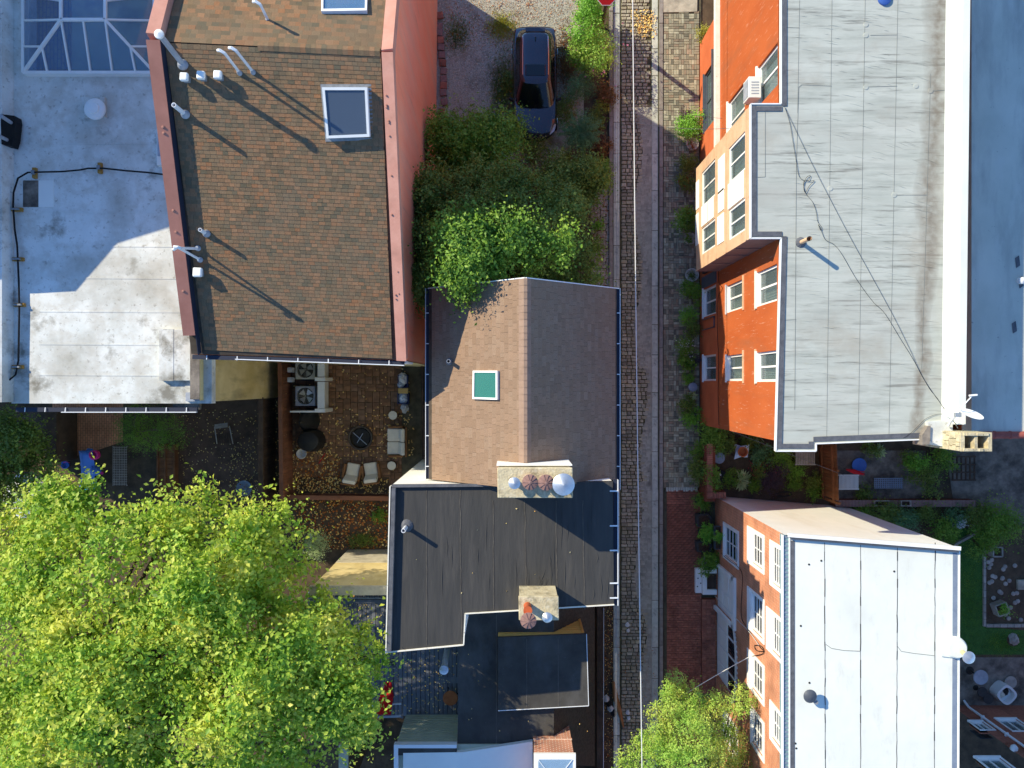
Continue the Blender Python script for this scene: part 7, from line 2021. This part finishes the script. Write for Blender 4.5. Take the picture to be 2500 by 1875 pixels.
for sx in (-1, 1):
    for sy in (-1, 1): G().beam((c.x + .2 * sx, c.y + .2 * sy, 0), (c.x + .2 * sx, c.y + .2 * sy, .53), .04, .04).build('leg', 'dark_timber', t)
t = thing('plant_pot', 'reddish brown pot standing on the pale blue cloth', 'pot', (c.x, c.y, .56))
G().lathe((c.x, c.y, .565), [(.13, 0), (.19, .2), (.21, .2), (.21, .25), (.17, .25), (.14, .06), (0, .05)], 24).build('pot', 'terracotta', t, smooth=True)
t = thing('lounger', 'small black lounger with white print behind the garden wall', 'chair', P(1762, 1165, 0))
G().pxbox(1750, 1158, 1770, 1180, .4, .3, .36).build('seat', 'cover_black', t, bevel=.03)
G().beam(P(1750, 1150, .4), P(1768, 1160, .62), .3, .04).build('back', 'cover_black', t, bevel=.02)
for (x_, y_) in ((1752, 1160), (1768, 1160), (1752, 1178), (1768, 1178)): G().beam(P(x_, y_, 0), P(x_, y_, .3), .03, .03).build('leg', 'charcoal', t)
G().beam(P(1757, 1157, .57), P(1765, 1165, .57), .05, .01).build('print', 'white_board', t)
S('striped hosta with cream and green leaves by the cream wall', 1815, 1175, 24, .5, 'leaf_hosta', 46, .11, 'hosta', 'plant', kind='spray')
S('dark purple heuchera by the cream wall', 1880, 1180, 32, .6, 'leaf_purple', 1800, .06)
S('red flowering plant right of the blue cloth stand', 1848, 1148, 24, .6, 'leaf_dark', 900, .06, flowers=('petal_red', 30, .045))
S('blue green leafy plant beside the blue cloth stand', 1858, 1108, 26, .7, 'leaf_yew', 1300, .07)
S('leafy shrub under the corner of the grey roof', 1905, 1115, 28, .8, 'leaf_mid', 1500, .06)
S('deep red flowering bush in the middle of the walled garden', 1898, 1145, 26, .7, 'leaf_purple', 1300, .055, flowers=('petal_red', 40, .04))
S('yellow green ball shrub by the wooden fence', 1949, 1152, 15, .5, 'leaf_light', 900, .04)
S('dark shrub in a hoop by the wooden fence', 1984, 1176, 22, .6, 'leaf_dark', 1200, .05)
S('low leafy plant along the foot of the cream wall', 1940, 1188, 22, .4, 'leaf_mid', 1000, .05)
S('green groundcover left of the hosta', 1785, 1170, 24, .45, 'leaf_mid', 1000, .06)
S('grey leaved plant in the corner near the orange wall', 1855, 1060, 22, .5, 'leaf_hosta', 40, .05, kind='spray')
def slat_bench(label, x0, y0, x1, y1, zt_, m, n, vert=True, name='slatted_bench'):
    t = thing(name, label, 'bench', P((x0 + x1) / 2, (y0 + y1) / 2, 0))
    for k in range(n):
        if vert: xx = x0 + (x1 - x0) * (k + .5) / n; G().beam(P(xx, y0, zt_), P(xx, y1, zt_), (x1 - x0) / n * .62 * K, .025).build('slat', m, t)
        else: yy_ = y0 + (y1 - y0) * (k + .5) / n; G().beam(P(x0, yy_, zt_), P(x1, yy_, zt_), (y1 - y0) / n * .62 * K, .025).build('slat', m, t)
    for (a, b) in (((x0, y0), (x1, y0)), ((x0, y1), (x1, y1))): G().beam(P(*a, zt_ - .03), P(*b, zt_ - .03), .05, .04).build('rail', m, t)
    for (x_, y_) in ((x0, y0), (x1, y0), (x0, y1), (x1, y1)): G().beam(P(x_, y_, 0), P(x_, y_, zt_ - .03), .05, .05).build('leg', m, t)
    return t
slat_bench('grey slatted garden table under the corner of the grey roof', 1942, 1104, 1990, 1134, .6, 'garden_stone', 12)
slat_bench('white slatted bench beside the wooden fence', 2048, 1160, 2096, 1194, .45, 'metal_white', 15)
fence_run('board_fence', 'tall brown board fence between the two gardens', [(1998, 1062), (2004, 1213)], 0, 1.65, 'fence_wood')
roundtable('round blue tub lid beside the white slatted bench', 2098, 1136, 18, .35, 'plastic_blue', 'water_tub', 'tub')
t = thing('folded_umbrella', 'folded red garden umbrella lying by the blue tub', 'umbrella', P(2088, 1152, .3))
G().tube([P(2066, 1146, .5), P(2085, 1151, .5), P(2108, 1157, .48)], [.03, .1, .03], 9).build('canopy', 'red_cloth', t, smooth=True)
for q in range(3): G().tube([P(2096, 1150 + q * 4, .5), P(2111, 1152 + q * 4, .48)], .014, 6).build('rib', 'red_plastic', t)
G().tube([P(2060, 1144, .5), P(2112, 1158, .47)], .015, 7).build('pole', 'charcoal', t)
S('pale variegated hosta below the edge of the grey roof', 2153, 1104, 18, .5, 'leaf_hosta', 34, .10, 'hosta', 'plant', kind='spray')
S('dark shrub under the edge of the grey roof', 2130, 1090, 24, .6, 'leaf_dark', 900, .06)
S('bright green shrub near the stone chimney', 2243, 1138, 26, .9, 'leaf_light', 1400, .06)
S('large dark shrub below the bright green shrub', 2262, 1168, 40, .8, 'leaf_dark', 2000, .07)
S('dark leafy shrub under the stone chimney', 2298, 1115, 34, .9, 'leaf_mid', 1600, .07)
S('dark shrub beside the blue lattice', 2218, 1120, 22, .6, 'leaf_dark', 900, .06)
t = thing('lattice_panel', 'dark blue lattice panel lying in the shaded garden', 'lattice', P(2170, 1180, 0))
for k in range(15): G().beam(P(2136 + k * 4.6, 1167, .35), P(2136 + k * 4.6, 1192, .35), .03, .015).build('lath', 'slate_blue', t)
for k in range(6): G().beam(P(2134, 1168 + k * 4.7, .362), P(2204, 1168 + k * 4.7, .362), .03, .015).build('lath', 'slate_blue', t)
for (x_, y_) in ((2136, 1168), (2202, 1168), (2136, 1191), (2202, 1191)): G().beam(P(x_, y_, 0), P(x_, y_, .35), .04, .04).build('foot', 'slate_blue', t)
t = thing('cellar_grate', 'rusty iron grate frame on the concrete below the stone chimney', 'grate', P(2350, 1142, 0))
for k in range(6): G().beam(P(2326 + k * 10.6, 1114, .3), P(2326 + k * 10.6, 1172, .3), .05, .04).build('bar', 'dark_timber', t)
for k in range(4): G().beam(P(2324, 1115 + k * 19, .33), P(2382, 1115 + k * 19, .33), .06, .04).build('bar', 'dark_timber', t)
for (x_, y_) in ((2326, 1114), (2379, 1114), (2326, 1172), (2379, 1172)): G().beam(P(x_, y_, 0), P(x_, y_, .3), .06, .06).build('leg', 'dark_timber', t)
lw = thing('low_brick_wall', 'low dark brick wall crossing the shaded gardens', 'wall', P(2220, 1230, 0))
G().pxbox(2040, 1222, 2382, 1236, .5, 0, .5).build('wall', 'stoop_brick', lw)
for k in range(42): G().pxbox(2040 + k * 8.14, 1221, 2040 + k * 8.14 + 7.5, 1237, .55, .5, .56).build('coping_brick', 'clay_cap', lw)
for (x0_, x1_) in ((2135, 2172), (2200, 2225)):
    t = thing('planter_tray', 'empty pale framed tray on the low brick wall, %s one' % ('left' if x0_ < 2150 else 'right'), 'tray', P((x0_ + x1_) / 2, 1229, .56))
    g = G(); zt_ = .7
    for q in ((x0_, 1222, x1_, 1224), (x0_, 1234, x1_, 1236), (x0_, 1224, x0_ + 2, 1234), (x1_ - 2, 1224, x1_, 1234)): g.pxbox(*q, zt_, .56, zt_)
    g.build('frame', 'garden_stone', t); G().pxbox(x0_ + 2, 1224, x1_ - 2, 1234, zt_, .57, .6).build('soil', 'potting_soil', t)
S('dark green bush just below the low brick wall', 2165, 1262, 40, 1.0, 'leaf_dark', 2400, .07)
S('blue green bush beside the corner of the white roof', 2205, 1275, 36, 1.0, 'leaf_yew', 2000, .07)
S('bushy green shrub near the end of the white roof', 2310, 1305, 36, 1.0, 'leaf_mid', 2200, .07)
S('large loose green bush at the right edge above the lawn', 2440, 1292, 58, 1.2, 'leaf_mid', 4200, .07)
S('dark bush beside the concrete yard', 2385, 1265, 34, .9, 'leaf_dark', 1800, .07)
S('leafy shrub overhanging the top of the lawn', 2400, 1325, 34, 1.0, 'leaf_mid', 1800, .07)
t = thing('garden_debris', 'heap of pale sticks and sheeting among the dark shrubs', 'debris', P(2350, 1275, 0))
for k in range(14):
    x_, y_ = random.uniform(2325, 2375), random.uniform(1266, 1290); G().beam(P(x_, y_, .3 + .01 * k), P(x_ + random.uniform(-18, 18), y_ + random.uniform(-8, 12), .35), .03, .02).build('stick', 'plastic_white' if k % 2 else 'garden_stone', t)
crumple('sheet', t, P(2345, 1274, .2), .25, .15, 'plastic_white', 33)
t = thing('garden_kerb', 'pale timber edging sloping beside the white roof corner', 'edging', P(2360, 1310, 0))
G().beam(P(2332, 1328, .1), P(2388, 1298, .1), .09, .16).build('board', 'garden_stone', t)
G().beam(P(2325, 1333, .1), P(2334, 1327, .1), .12, .2).build('peg', 'garden_stone', t)
lk = thing('lawn_kerb', 'low stone kerb between the lawn and the dark gravel bed', 'kerb', P(2404, 1430, 0))
for k in range(11): G().pxbox(2402, 1335 + k * 17.8, 2408, 1335 + k * 17.8 + 17, .1, 0, .1).build('kerb_block', 'garden_stone', lk, bevel=.01)
for k in range(6): G().pxbox(2409 + k * 17, 1524, 2425 + k * 17, 1532, .1, 0, .1).build('kerb_block', 'garden_stone', lk, bevel=.01)
def square_frame(label, x_, y_, s_, zt_, rot, m, fill=None):
    c = P(x_, y_, zt_); t = thing('planter_box', label, 'planter', (c.x, c.y, 0)); g = G()
    cs = [(c.x + s_ * math.cos(rot + math.pi / 4 + k * math.pi / 2), c.y + s_ * math.sin(rot + math.pi / 4 + k * math.pi / 2)) for k in range(4)]
    for k in range(4): g.beam((*cs[k], zt_ / 2), (*cs[(k + 1) % 4], zt_ / 2), .05, zt_)
    g.build('frame', m, t); G().prism([(c.x + (a - c.x) * .95, c.y + (b - c.y) * .95) for a, b in cs], .01, zt_ - .08).build('soil', 'potting_soil', t)
    if fill:
        lob = [(Vector((c.x, c.y, zt_)), s_ * .6, s_ * .6, .25)]; mass(t, 'foliage', lob, 500, .05, fill)
    return t
square_frame('empty square planter frame at the top of the dark gravel bed', 2437, 1348, .27, .35, 0, 'garden_stone')
square_frame('tilted square planter with a small plant in the dark gravel bed', 2448, 1488, .33, .35, .35, 'garden_stone', 'leaf_light')
stepping = thing('stepping_stones', 'scattered pale round stones in the dark gravel bed', 'stones', P(2450, 1430, 0))
for k in range(30):
    p = P(random.uniform(2412, 2500), random.uniform(1360, 1515)); G().lathe((p.x, p.y, 0.0), [(.10, 0), (.09, .03), (.05, .045), (0, .05)], 9).build('stone', 'garden_stone', stepping)
t = thing('paving_slab', 'pale square slab at the right edge of the dark gravel bed', 'slab', P(2496, 1427, 0)); G().pxbox(2485, 1416, 2512, 1440, .1, 0, .1).build('slab', 'concrete', t, bevel=.01); G().pxbox(2488, 1419, 2509, 1437, .12, .1, .12).build('top', 'concrete', t)
t = thing('round_stool', 'pale furry stone at the lower end of the lawn', 'stone', P(2473, 1560, 0)); crumple('stone', t, P(2473, 1560, 0), .22, .25, 'garden_stone', 41); G().lathe(P(2473, 1562, 0), [(.28, 0), (.26, .03), (0, .04)], 14).build('base', 'soil', t)
roundtable('round grey table on the terrace below the lawn', 2395, 1654, 18, .72, 'pipe_grey')
roundtable('small dark round stool below the grey table', 2399, 1690, 12, .45, 'dark_pot', 'round_stool', 'stool')
roundtable('second dark round stool beside the brick rear wall', 2414, 1706, 13, .45, 'dark_pot', 'round_stool', 'stool')
roundtable('pale round stepping slab near the square chair', 2468, 1666, 15, .08, 'garden_stone', 'round_slab', 'slab')
c = P(2459, 1697, .5); t = thing('tub_chair', 'white rimmed square tub chair turned on its corner', 'chair', (c.x, c.y, 0)); g = G()
for (r0_, r1_, z0_, z1_, m_, nm_) in ((.36, .27, .0, .5, 'plastic_white', 'shell'),):
    n_ = 40; o_ = []; i_ = []
    for q in range(n_):
        a = 2 * math.pi * q / n_; ca, sa = math.cos(a + math.pi / 4), math.sin(a + math.pi / 4); f_ = 1 / (abs(ca) ** 3.2 + abs(sa) ** 3.2) ** (1 / 3.2)
        d = Vector((math.cos(a + math.pi / 4 * 0), math.sin(a), 0)); dd = Vector((ca * f_, sa * f_, 0)); dd = Matrix.Rotation(R(45), 3, 'Z') @ dd
        o_.append(dd * r0_); i_.append(dd * r1_)
    g.v = [tuple(c + v + Vector((0, 0, zz_ - .5))) for zz_, L_ in ((0, o_), (.5, o_), (.5, i_), (.25, i_)) for v in L_]
    g.f = [(k * n_ + q, k * n_ + (q + 1) % n_, (k + 1) * n_ + (q + 1) % n_, (k + 1) * n_ + q) for k in range(3) for q in range(n_)] + [tuple(range(3 * n_, 4 * n_))]
    g.build(nm_, m_, t, smooth=True)
crumple('cushion', t, c + Vector((-.06, -.05, -.24)), .14, .1, 'cushion', 51); crumple('throw', t, c + Vector((.06, .06, -.24)), .15, .12, 'cover_black', 52)

# things before the brick house: stoop, planters, potted plants
st_ = thing('brick_stoop', 'brick stoop running along the foot of the brick house', 'stoop', P(1730, 1560, 0))
G().pxbox(1714, 1462, 1747, 1690, .2, .0, .16).build('step', 'stoop_brick', st_)
x0_, x1_ = P(1714, 0, .2).x, P(1747, 0, .2).x; yv = P(0, 1464, .2).y
while yv > P(0, 1690, .2).y:
    for k in range(3): G().box(x0_ + k * .19 + .004, x0_ + (k + 1) * .19 - .004, yv - .088, yv - .006, .158, .19).build('brick', 'red_brick_paver', st_)
    yv -= .094
pl_ = thing('planter_steps', 'white painted wooden steps with a dark square opening at the front door', 'steps', P(1725, 1420, 0))
G().pxbox(1698, 1388, 1716, 1448, .25, 0, .25).build('lower_step', 'white_paint', pl_, bevel=.015)
g = G()
for q in ((1716, 1388, 1750, 1400), (1716, 1440, 1750, 1452), (1716, 1400, 1726, 1440)): g.pxbox(*q, .5, 0, .5)
g.build('upper_step', 'white_paint', pl_); G().pxbox(1726, 1400, 1750, 1440, .5, 0, .38).build('mat', 'dark_timber', pl_)
for (x_, y_) in ((1703, 1432), (1711, 1424), (1704, 1412)): G().lathe(P(x_, y_, .25), [(.03, 0), (.02, .012)], 7).build('leaf_scrap', 'charcoal', pl_)
S('spiky shrub at the start of the red brick pavement', 1712, 1222, 24, .8, 'leaf_mid', 1200, .06, 'potted_plant', 'potted plant', (.2, .3, 'dark_pot'))
S('yellow green leafy pot plant below the dark planter', 1720, 1302, 22, .8, 'leaf_light', 1000, .08, 'potted_plant', 'potted plant', (.2, .32, 'dark_pot'))
S('bright green plant in the window box of the brick house', 1758, 1313, 14, .5, 'leaf_light', 700, .06, zb_=.9)
S('leafy plant above the white steps', 1730, 1376, 26, .8, 'leaf_mid', 1500, .075, 'potted_plant', 'potted plant', (.22, .32, 'stone_pot'))
for (y0_, y1_, lab) in ((1252, 1290, 'dark low planter trough below the spiky shrub'), (1318, 1352, 'dark low planter trough above the white steps')):
    t = thing('planter_trough', lab, 'planter', P(1722, (y0_ + y1_) / 2, 0))
    G().pxprism([(1700, y0_ + 4), (1728, y0_), (1740, y0_ + 12), (1738, y1_), (1702, y1_ - 4)], .4, 0, .4).build('trough', 'dark_pot', t, bevel=.03)
    G().pxprism([(1706, y0_ + 9), (1726, y0_ + 6), (1733, y0_ + 14), (1731, y1_ - 5), (1707, y1_ - 8)], .41, .36, .41).build('soil', 'potting_soil', t)
t = thing('window_box', 'grey wooden window box frame on the brick facade', 'window box', P(1758, 1313, .8))
G().boxT(TK, onX(1758, 1345, WX)[0] + .1, onX(1758, 1283, WX)[0], .75, .95, .02, .26).build('box', 'dark_frame', t); G().boxT(TK, onX(1758, 1345, WX)[0] + .13, onX(1758, 1283, WX)[0] - .03, .95, .96, .05, .23).build('soil', 'potting_soil', t)

for (lab, x_, y_, r_, h_, m_, n__) in [
    ('low dark plants between the yew and the alley kerb', 1462, 300, 24, .5, 'leaf_dark', 1300), ('weedy plants along the kerb below the yew', 1470, 360, 22, .5, 'leaf_brown', 1100), ('dark ground plants right of the car front wheel', 1380, 262, 30, .5, 'leaf_dark', 1500),
    ('dark low shrub in front of the car bonnet', 1300, 375, 40, .8, 'leaf_dark', 2600), ('dark bush beyond the bonnet beside the yew', 1345, 415, 44, 1.2, 'leaf_dark', 2800), ('small bush beside the kerb above the side path', 1468, 418, 24, .7, 'leaf_mid', 1300),
    ('low weeds left of the car door', 1238, 200, 26, .35, 'leaf_dark', 1000), ('reddish weeds right of the car', 1392, 160, 24, .4, 'leaf_brown', 1000)]:
    S(lab, x_, y_, r_, h_, m_, n__, .065, squash=1.3)
for (lab, x_, y_, r_, h_, m_, n__) in [
    ('dark ferns in the soil behind the blue cloth stand', 1830, 1078, 26, .5, 'leaf_dark', 1200), ('mid green plants before the slatted garden table', 1925, 1145, 24, .5, 'leaf_mid', 1200), ('dark leafy plants under the slatted garden table', 1965, 1125, 24, .4, 'leaf_dark', 900),
    ('low plants between the hosta and the purple heuchera', 1846, 1180, 20, .4, 'leaf_mid', 900), ('tall green plant beside the round grey blue table', 1775, 1085, 24, .8, 'leaf_dark', 1200), ('low weeds in the soil at the foot of the fence', 1990, 1205, 18, .35, 'leaf_mid', 700),
    ('dark shrubs along the path beside the blue lattice', 2110, 1205, 26, .4, 'leaf_dark', 900), ('grassy shrub between the low wall and white roof', 2110, 1250, 28, .7, 'leaf_mid', 1300), ('dark shrub under the right end of the low wall', 2265, 1255, 34, .8, 'leaf_dark', 1500), ('leafy shrub beside the pale sheet heap', 2330, 1255, 28, .8, 'leaf_yew', 1200)]:
    S(lab, x_, y_, r_, h_, m_, n__, .065)
# hedge, roses, yew and shrubs round the car
S('tall ivy hedge at the top edge beside the stop sign', 1432, 40, 44, 1.8, 'leaf_light', 4200, .08, squash=1.5)
S('dense ivy mound left of the rose bush', 1420, 130, 30, 1.3, 'leaf_mid', 2600, .07, squash=1.9)
S('pink rose bush beside the alley kerb', 1458, 135, 48, 1.5, 'leaf_round', 3800, .075, squash=1.35, flowers=('petal_pink', 34, .09), name='rose_bush')
S('low reddish shrub below the rose bush', 1478, 225, 26, .7, 'leaf_brown', 1300, .07)
S('feathery dark shrub between rose bush and yew', 1420, 210, 38, 1.0, 'leaf_yew', 2600, .07, asp=.3)
S('pale yellow groundcover at the kerb below the roses', 1475, 252, 20, .3, 'leaf_yellow', 600, .05)
yew = thing('yew_shrub', 'spreading yew shrub with radiating needle sprays right of the bonnet', 'shrub', P(1418, 320, 0))
c = P(1418, 325, .8); V_, F_ = [], []
CC, NN, LL = [], [], []
for k in range(150):
    a = random.uniform(0, 6.283); l_ = random.uniform(.5, 1.18); el = random.uniform(.05, .9)
    d = Vector((math.cos(a) * math.cos(el), math.sin(a) * math.cos(el), math.sin(el) * .8))
    for q in range(46):
        f_ = (q + 1) / 46; p = c + d * l_ * f_ + Vector((0, 0, -.25 * f_ * f_)) + Vector((random.gauss(0, .035), random.gauss(0, .035), random.gauss(0, .03)))
        CC.append(tuple(p)); NN.append((d.x * .3 + random.gauss(0, .4), d.y * .3 + random.gauss(0, .4), 1)); LL.append(.10)
Vx, Fx = leaves(np.array(CC), np.array(NN), np.array(LL), np.array(LL) * .22); np_mesh('foliage', Vx, Fx, 'leaf_yew', yew)
G().tube([P(1418, 322, 0), P(1418, 325, .8)], .06, 8).build('stem', 'bark', yew)

# ------------------------------------------------------------------ trees
def inpoly(x, y, poly):
    c = False; n_ = len(poly)
    for i in range(n_):
        (x1, y1), (x2, y2) = poly[i], poly[i - 1]
        if (y1 > y) != (y2 > y) and x < (x2 - x1) * (y - y1) / (y2 - y1) + x1: c = not c
    return c
def edge_d(x, y, poly):
    best = 1e9
    for i in range(len(poly)):
        a, b = Vector(poly[i]), Vector(poly[i - 1]); p = Vector((x, y)); t_ = max(0, min(1, (p - a).dot(b - a) / max(1e-6, (b - a).length_squared))); best = min(best, (p - (a + (b - a) * t_)).length)
    return best
def tree(name, label, poly, nl, rpx, ztop, zedge, n, leaf, m, trunk, seed, zmin=2.0, cl=14, rc=.22, asp=.62, rise=160, extra=(), low=-.25, jit=.14, lobez=.75, cat='tree'):
    rs = random.Random(seed); xs = [p[0] for p in poly]; ys = [p[1] for p in poly]
    lob = []
    pts = []
    tries = 0
    while len(pts) < nl and tries < 40000:
        tries += 1
        x, y = rs.uniform(min(xs), max(xs)), rs.uniform(min(ys), max(ys))
        if not inpoly(x, y, poly): continue
        r_ = rs.uniform(*rpx); e = edge_d(x, y, poly)
        if e < r_ * .55: continue
        if any(math.hypot(x - a, y - b) < .62 * (r_ + c) * .8 for a, b, c in pts): 
            if rs.random() < .93: continue
        pts.append((x, y, r_))
        zt_ = zedge + (ztop - zedge) * min(1, e / rise) ** .7 + rs.uniform(-.7, .5)
        rm = r_ * (H - zt_) / F; zc_ = max(zmin, zt_ - rm * lobez)
        p = P(x, y, zc_ + rm * .4); lob.append((Vector((p.x, p.y, zc_)), rm, rm, rm * lobez))
    for (x, y, r_, zt_) in extra:
        rm = r_ * (H - zt_) / F; p = P(x, y, zt_ - rm * .3); lob.append((Vector((p.x, p.y, zt_ - rm * lobez)), rm, rm, rm * lobez))
    tb = P(trunk[0], trunk[1], 0)
    t = thing(name, label, cat, tb)
    mass(t, 'crown', lob, n, leaf, m, cl=cl, rc=rc, low=low, asp=asp, jit=jit)
    zf = trunk[3]
    tr = G().tube([tb, tb + Vector((.1, .05, zf * .5)), tb + Vector((.05, .1, zf))], [trunk[2] * 1.25, trunk[2], trunk[2] * .8], 12).build('trunk', 'bark', t, smooth=True)
    g = G()
    for l_ in lob:
        a = tb + Vector((.05, .1, zf * rs.uniform(.75, 1))); b = l_[0]
        g.tube([a, a.lerp(b, .5) + Vector((0, 0, .25)), b + Vector((0, 0, l_[3] * .5))], [trunk[2] * .35, trunk[2] * .2, .02], 6)
    g.build('limbs', 'bark', t, smooth=True)
    return t, lob
bigpoly = [(-60, 1260), (60, 1235), (130, 1160), (240, 1145), (300, 1190), (400, 1200), (500, 1195), (560, 1225), (640, 1235), (700, 1265), (735, 1320), (745, 1390), (715, 1440), (760, 1470), (830, 1440), (870, 1490), (880, 1560), (945, 1580), (950, 1650), (925, 1730), (930, 1790), (870, 1800), (790, 1840), (770, 2000), (-60, 2000)]
tree('broadleaf_tree', 'large sunlit broadleaf tree with yellow green crown filling the lower left', bigpoly, 135, (26, 80), 10.0, 7.2, 98000, .15, 'leaf_big', (330, 1620, .3, 5.5), 4, zmin=4.0, cl=18, rc=.19, rise=230, jit=.12, extra=[(600, 1300, 60, 7.5), (720, 1390, 40, 6.4), (790, 1500, 45, 6.6), (860, 1560, 40, 6.6), (868, 1630, 38, 7.0), (865, 1755, 40, 8.6), (840, 1690, 60, 9.0), (850, 1770, 54, 8.8), (875, 1700, 34, 8.6), (800, 1740, 60, 9.2), (885, 1790, 40, 8.2), (650, 1470, 70, 7.6), (600, 1400, 70, 8.4), (690, 1540, 60, 7.2), (560, 1480, 60, 8.8), (760, 1560, 50, 6.4), (120, 1250, 60, 7.6), (420, 1290, 60, 8.2)])
tree('garden_tree', 'dark leafy tree at the far left edge beside the brick yard', [(-60, 1000), (60, 985), (95, 1040), (115, 1100), (125, 1160), (120, 1200), (60, 1200), (40, 1260), (-60, 1300)], 22, (24, 42), 4.5, 3.4, 14000, .11, 'leaf_dark', (10, 1130, .12, 2.5), 5, zmin=1.5, rc=.14)
tree('evergreen_shrub', 'rounded dark evergreen between brick yard and dark yard', [(268, 1012), (330, 1000), (420, 1002), (448, 1040), (440, 1085), (400, 1100), (340, 1100), (290, 1075)], 16, (20, 34), 2.2, 1.4, 9000, .055, 'leaf_mid', (360, 1055, .08, 1.0), 6, zmin=.5, rc=.09, rise=60, asp=.4, cat='shrub')
midpoly = [(1005, 505), (1030, 460), (1100, 420), (1200, 395), (1290, 400), (1330, 420), (1400, 440), (1440, 490), (1440, 560), (1440, 640), (1445, 700), (1430, 740), (1300, 742), (1130, 745), (1050, 750), (1010, 690), (1000, 600)]
tree('courtyard_tree', 'dense dark green tree between coral wall and brown roof with sunlit tips', midpoly, 64, (28, 54), 7.4, 5.4, 64000, .115, 'leaf_dark', (1215, 590, .2, 4), 7, zmin=2.5, cl=15, rc=.13, rise=120, asp=.5, jit=.16, extra=[(1030 + 4 * math.sin(k * 2.1), 440 + k * 22, 30, 6.4 + .5 * math.sin(k * 1.3)) for k in range(14)] * 2 + [(1058, 430 + k * 30, 34, 5.2) for k in range(11)])
tree('sunlit_tree', 'bright sunlit leafy tree above the dark one touching the brown roof', [(1075, 560), (1130, 525), (1200, 515), (1215, 560), (1200, 610), (1180, 650), (1165, 700), (1150, 735), (1110, 715), (1080, 660), (1068, 610)], 18, (28, 48), 8.9, 8.2, 22000, .11, 'leaf_mid', (1160, 640, .14, 6.5), 8, zmin=6.5, cl=12, rc=.14, rise=70, extra=[(1235, 545, 30, 8.8), (1265, 575, 32, 8.6), (1290, 545, 20, 8.6), (1320, 590, 30, 8.3), (1385, 575, 26, 8.2), (1370, 625, 22, 8.0), (1240, 600, 34, 8.5), (1290, 630, 28, 8.0), (1210, 650, 34, 8.3), (1095, 560, 34, 8.7), (1085, 640, 34, 8.4), (1130, 722, 26, 7.7)])
tree('olive_tree', 'olive green shaded small tree left of the car bonnet', [(1050, 290), (1110, 262), (1170, 285), (1230, 270), (1290, 290), (1300, 320), (1270, 370), (1260, 430), (1180, 440), (1090, 440), (1050, 400), (1045, 340)], 30, (24, 46), 4.4, 3.4, 26000, .105, 'leaf_mid', (1160, 360, .1, 2.2), 9, zmin=1.2, rc=.14, rise=80)
tree('dark_shrub', 'dark shaded shrub between yew and the courtyard tree', [(1330, 380), (1400, 370), (1470, 390), (1485, 450), (1460, 500), (1400, 520), (1340, 460)], 20, (22, 40), 3.2, 2.2, 14000, .1, 'leaf_dark', (1410, 440, .08, 1.2), 10, zmin=.6, rc=.12, rise=60, cat='shrub')
tree('holly_shrub', 'dark glossy shrub in the narrow gap beside the coral wall foot', [(1000, 690), (1040, 690), (1060, 740), (1050, 790), (1030, 830), (1005, 760)], 8, (14, 24), 3.0, 2.4, 4500, .07, 'leaf_dark', (1028, 740, .06, 1.6), 12, zmin=.8, rc=.1, rise=40, cat='shrub')
tree('street_tree', 'round clumped bright green street tree at the bottom edge by the brick house', [(1500, 1830), (1560, 1800), (1590, 1720), (1610, 1680), (1640, 1650), (1680, 1650), (1700, 1690), (1760, 1690), (1810, 1665), (1845, 1710), (1840, 1750), (1800, 1770), (1830, 1830), (1840, 2000), (1500, 2000)], 100, (15, 30), 6.8, 5.2, 60000, .055, 'leaf_round', (1660, 1880, .13, 3.6), 13, zmin=3.0, cl=8, rc=.05, rise=120, jit=.06, lobez=.9)
S('pale grey green shrub at the edge of the leaf bed', 770, 1335, 36, .8, 'leaf_hosta', 2200, .05)
S('low green plants along the foot of the leaf bed', 885, 1320, 34, .4, 'leaf_dark', 900, .06, squash=.5)
S('small bright green plant in the leaf bed beside the black roof', 930, 1258, 22, .4, 'leaf_mid', 500, .07)
S('low ivy along the foot of the brown house wall', 1038, 800, 20, .5, 'leaf_dark', 900, .06, squash=2)
S('weedy ivy at the edge of the side path', 1452, 600, 20, .5, 'leaf_mid', 1200, .06, squash=2.4)
S('bright fern at the corner of the side path', 1462, 545, 16, .4, 'leaf_light', 500, .07)
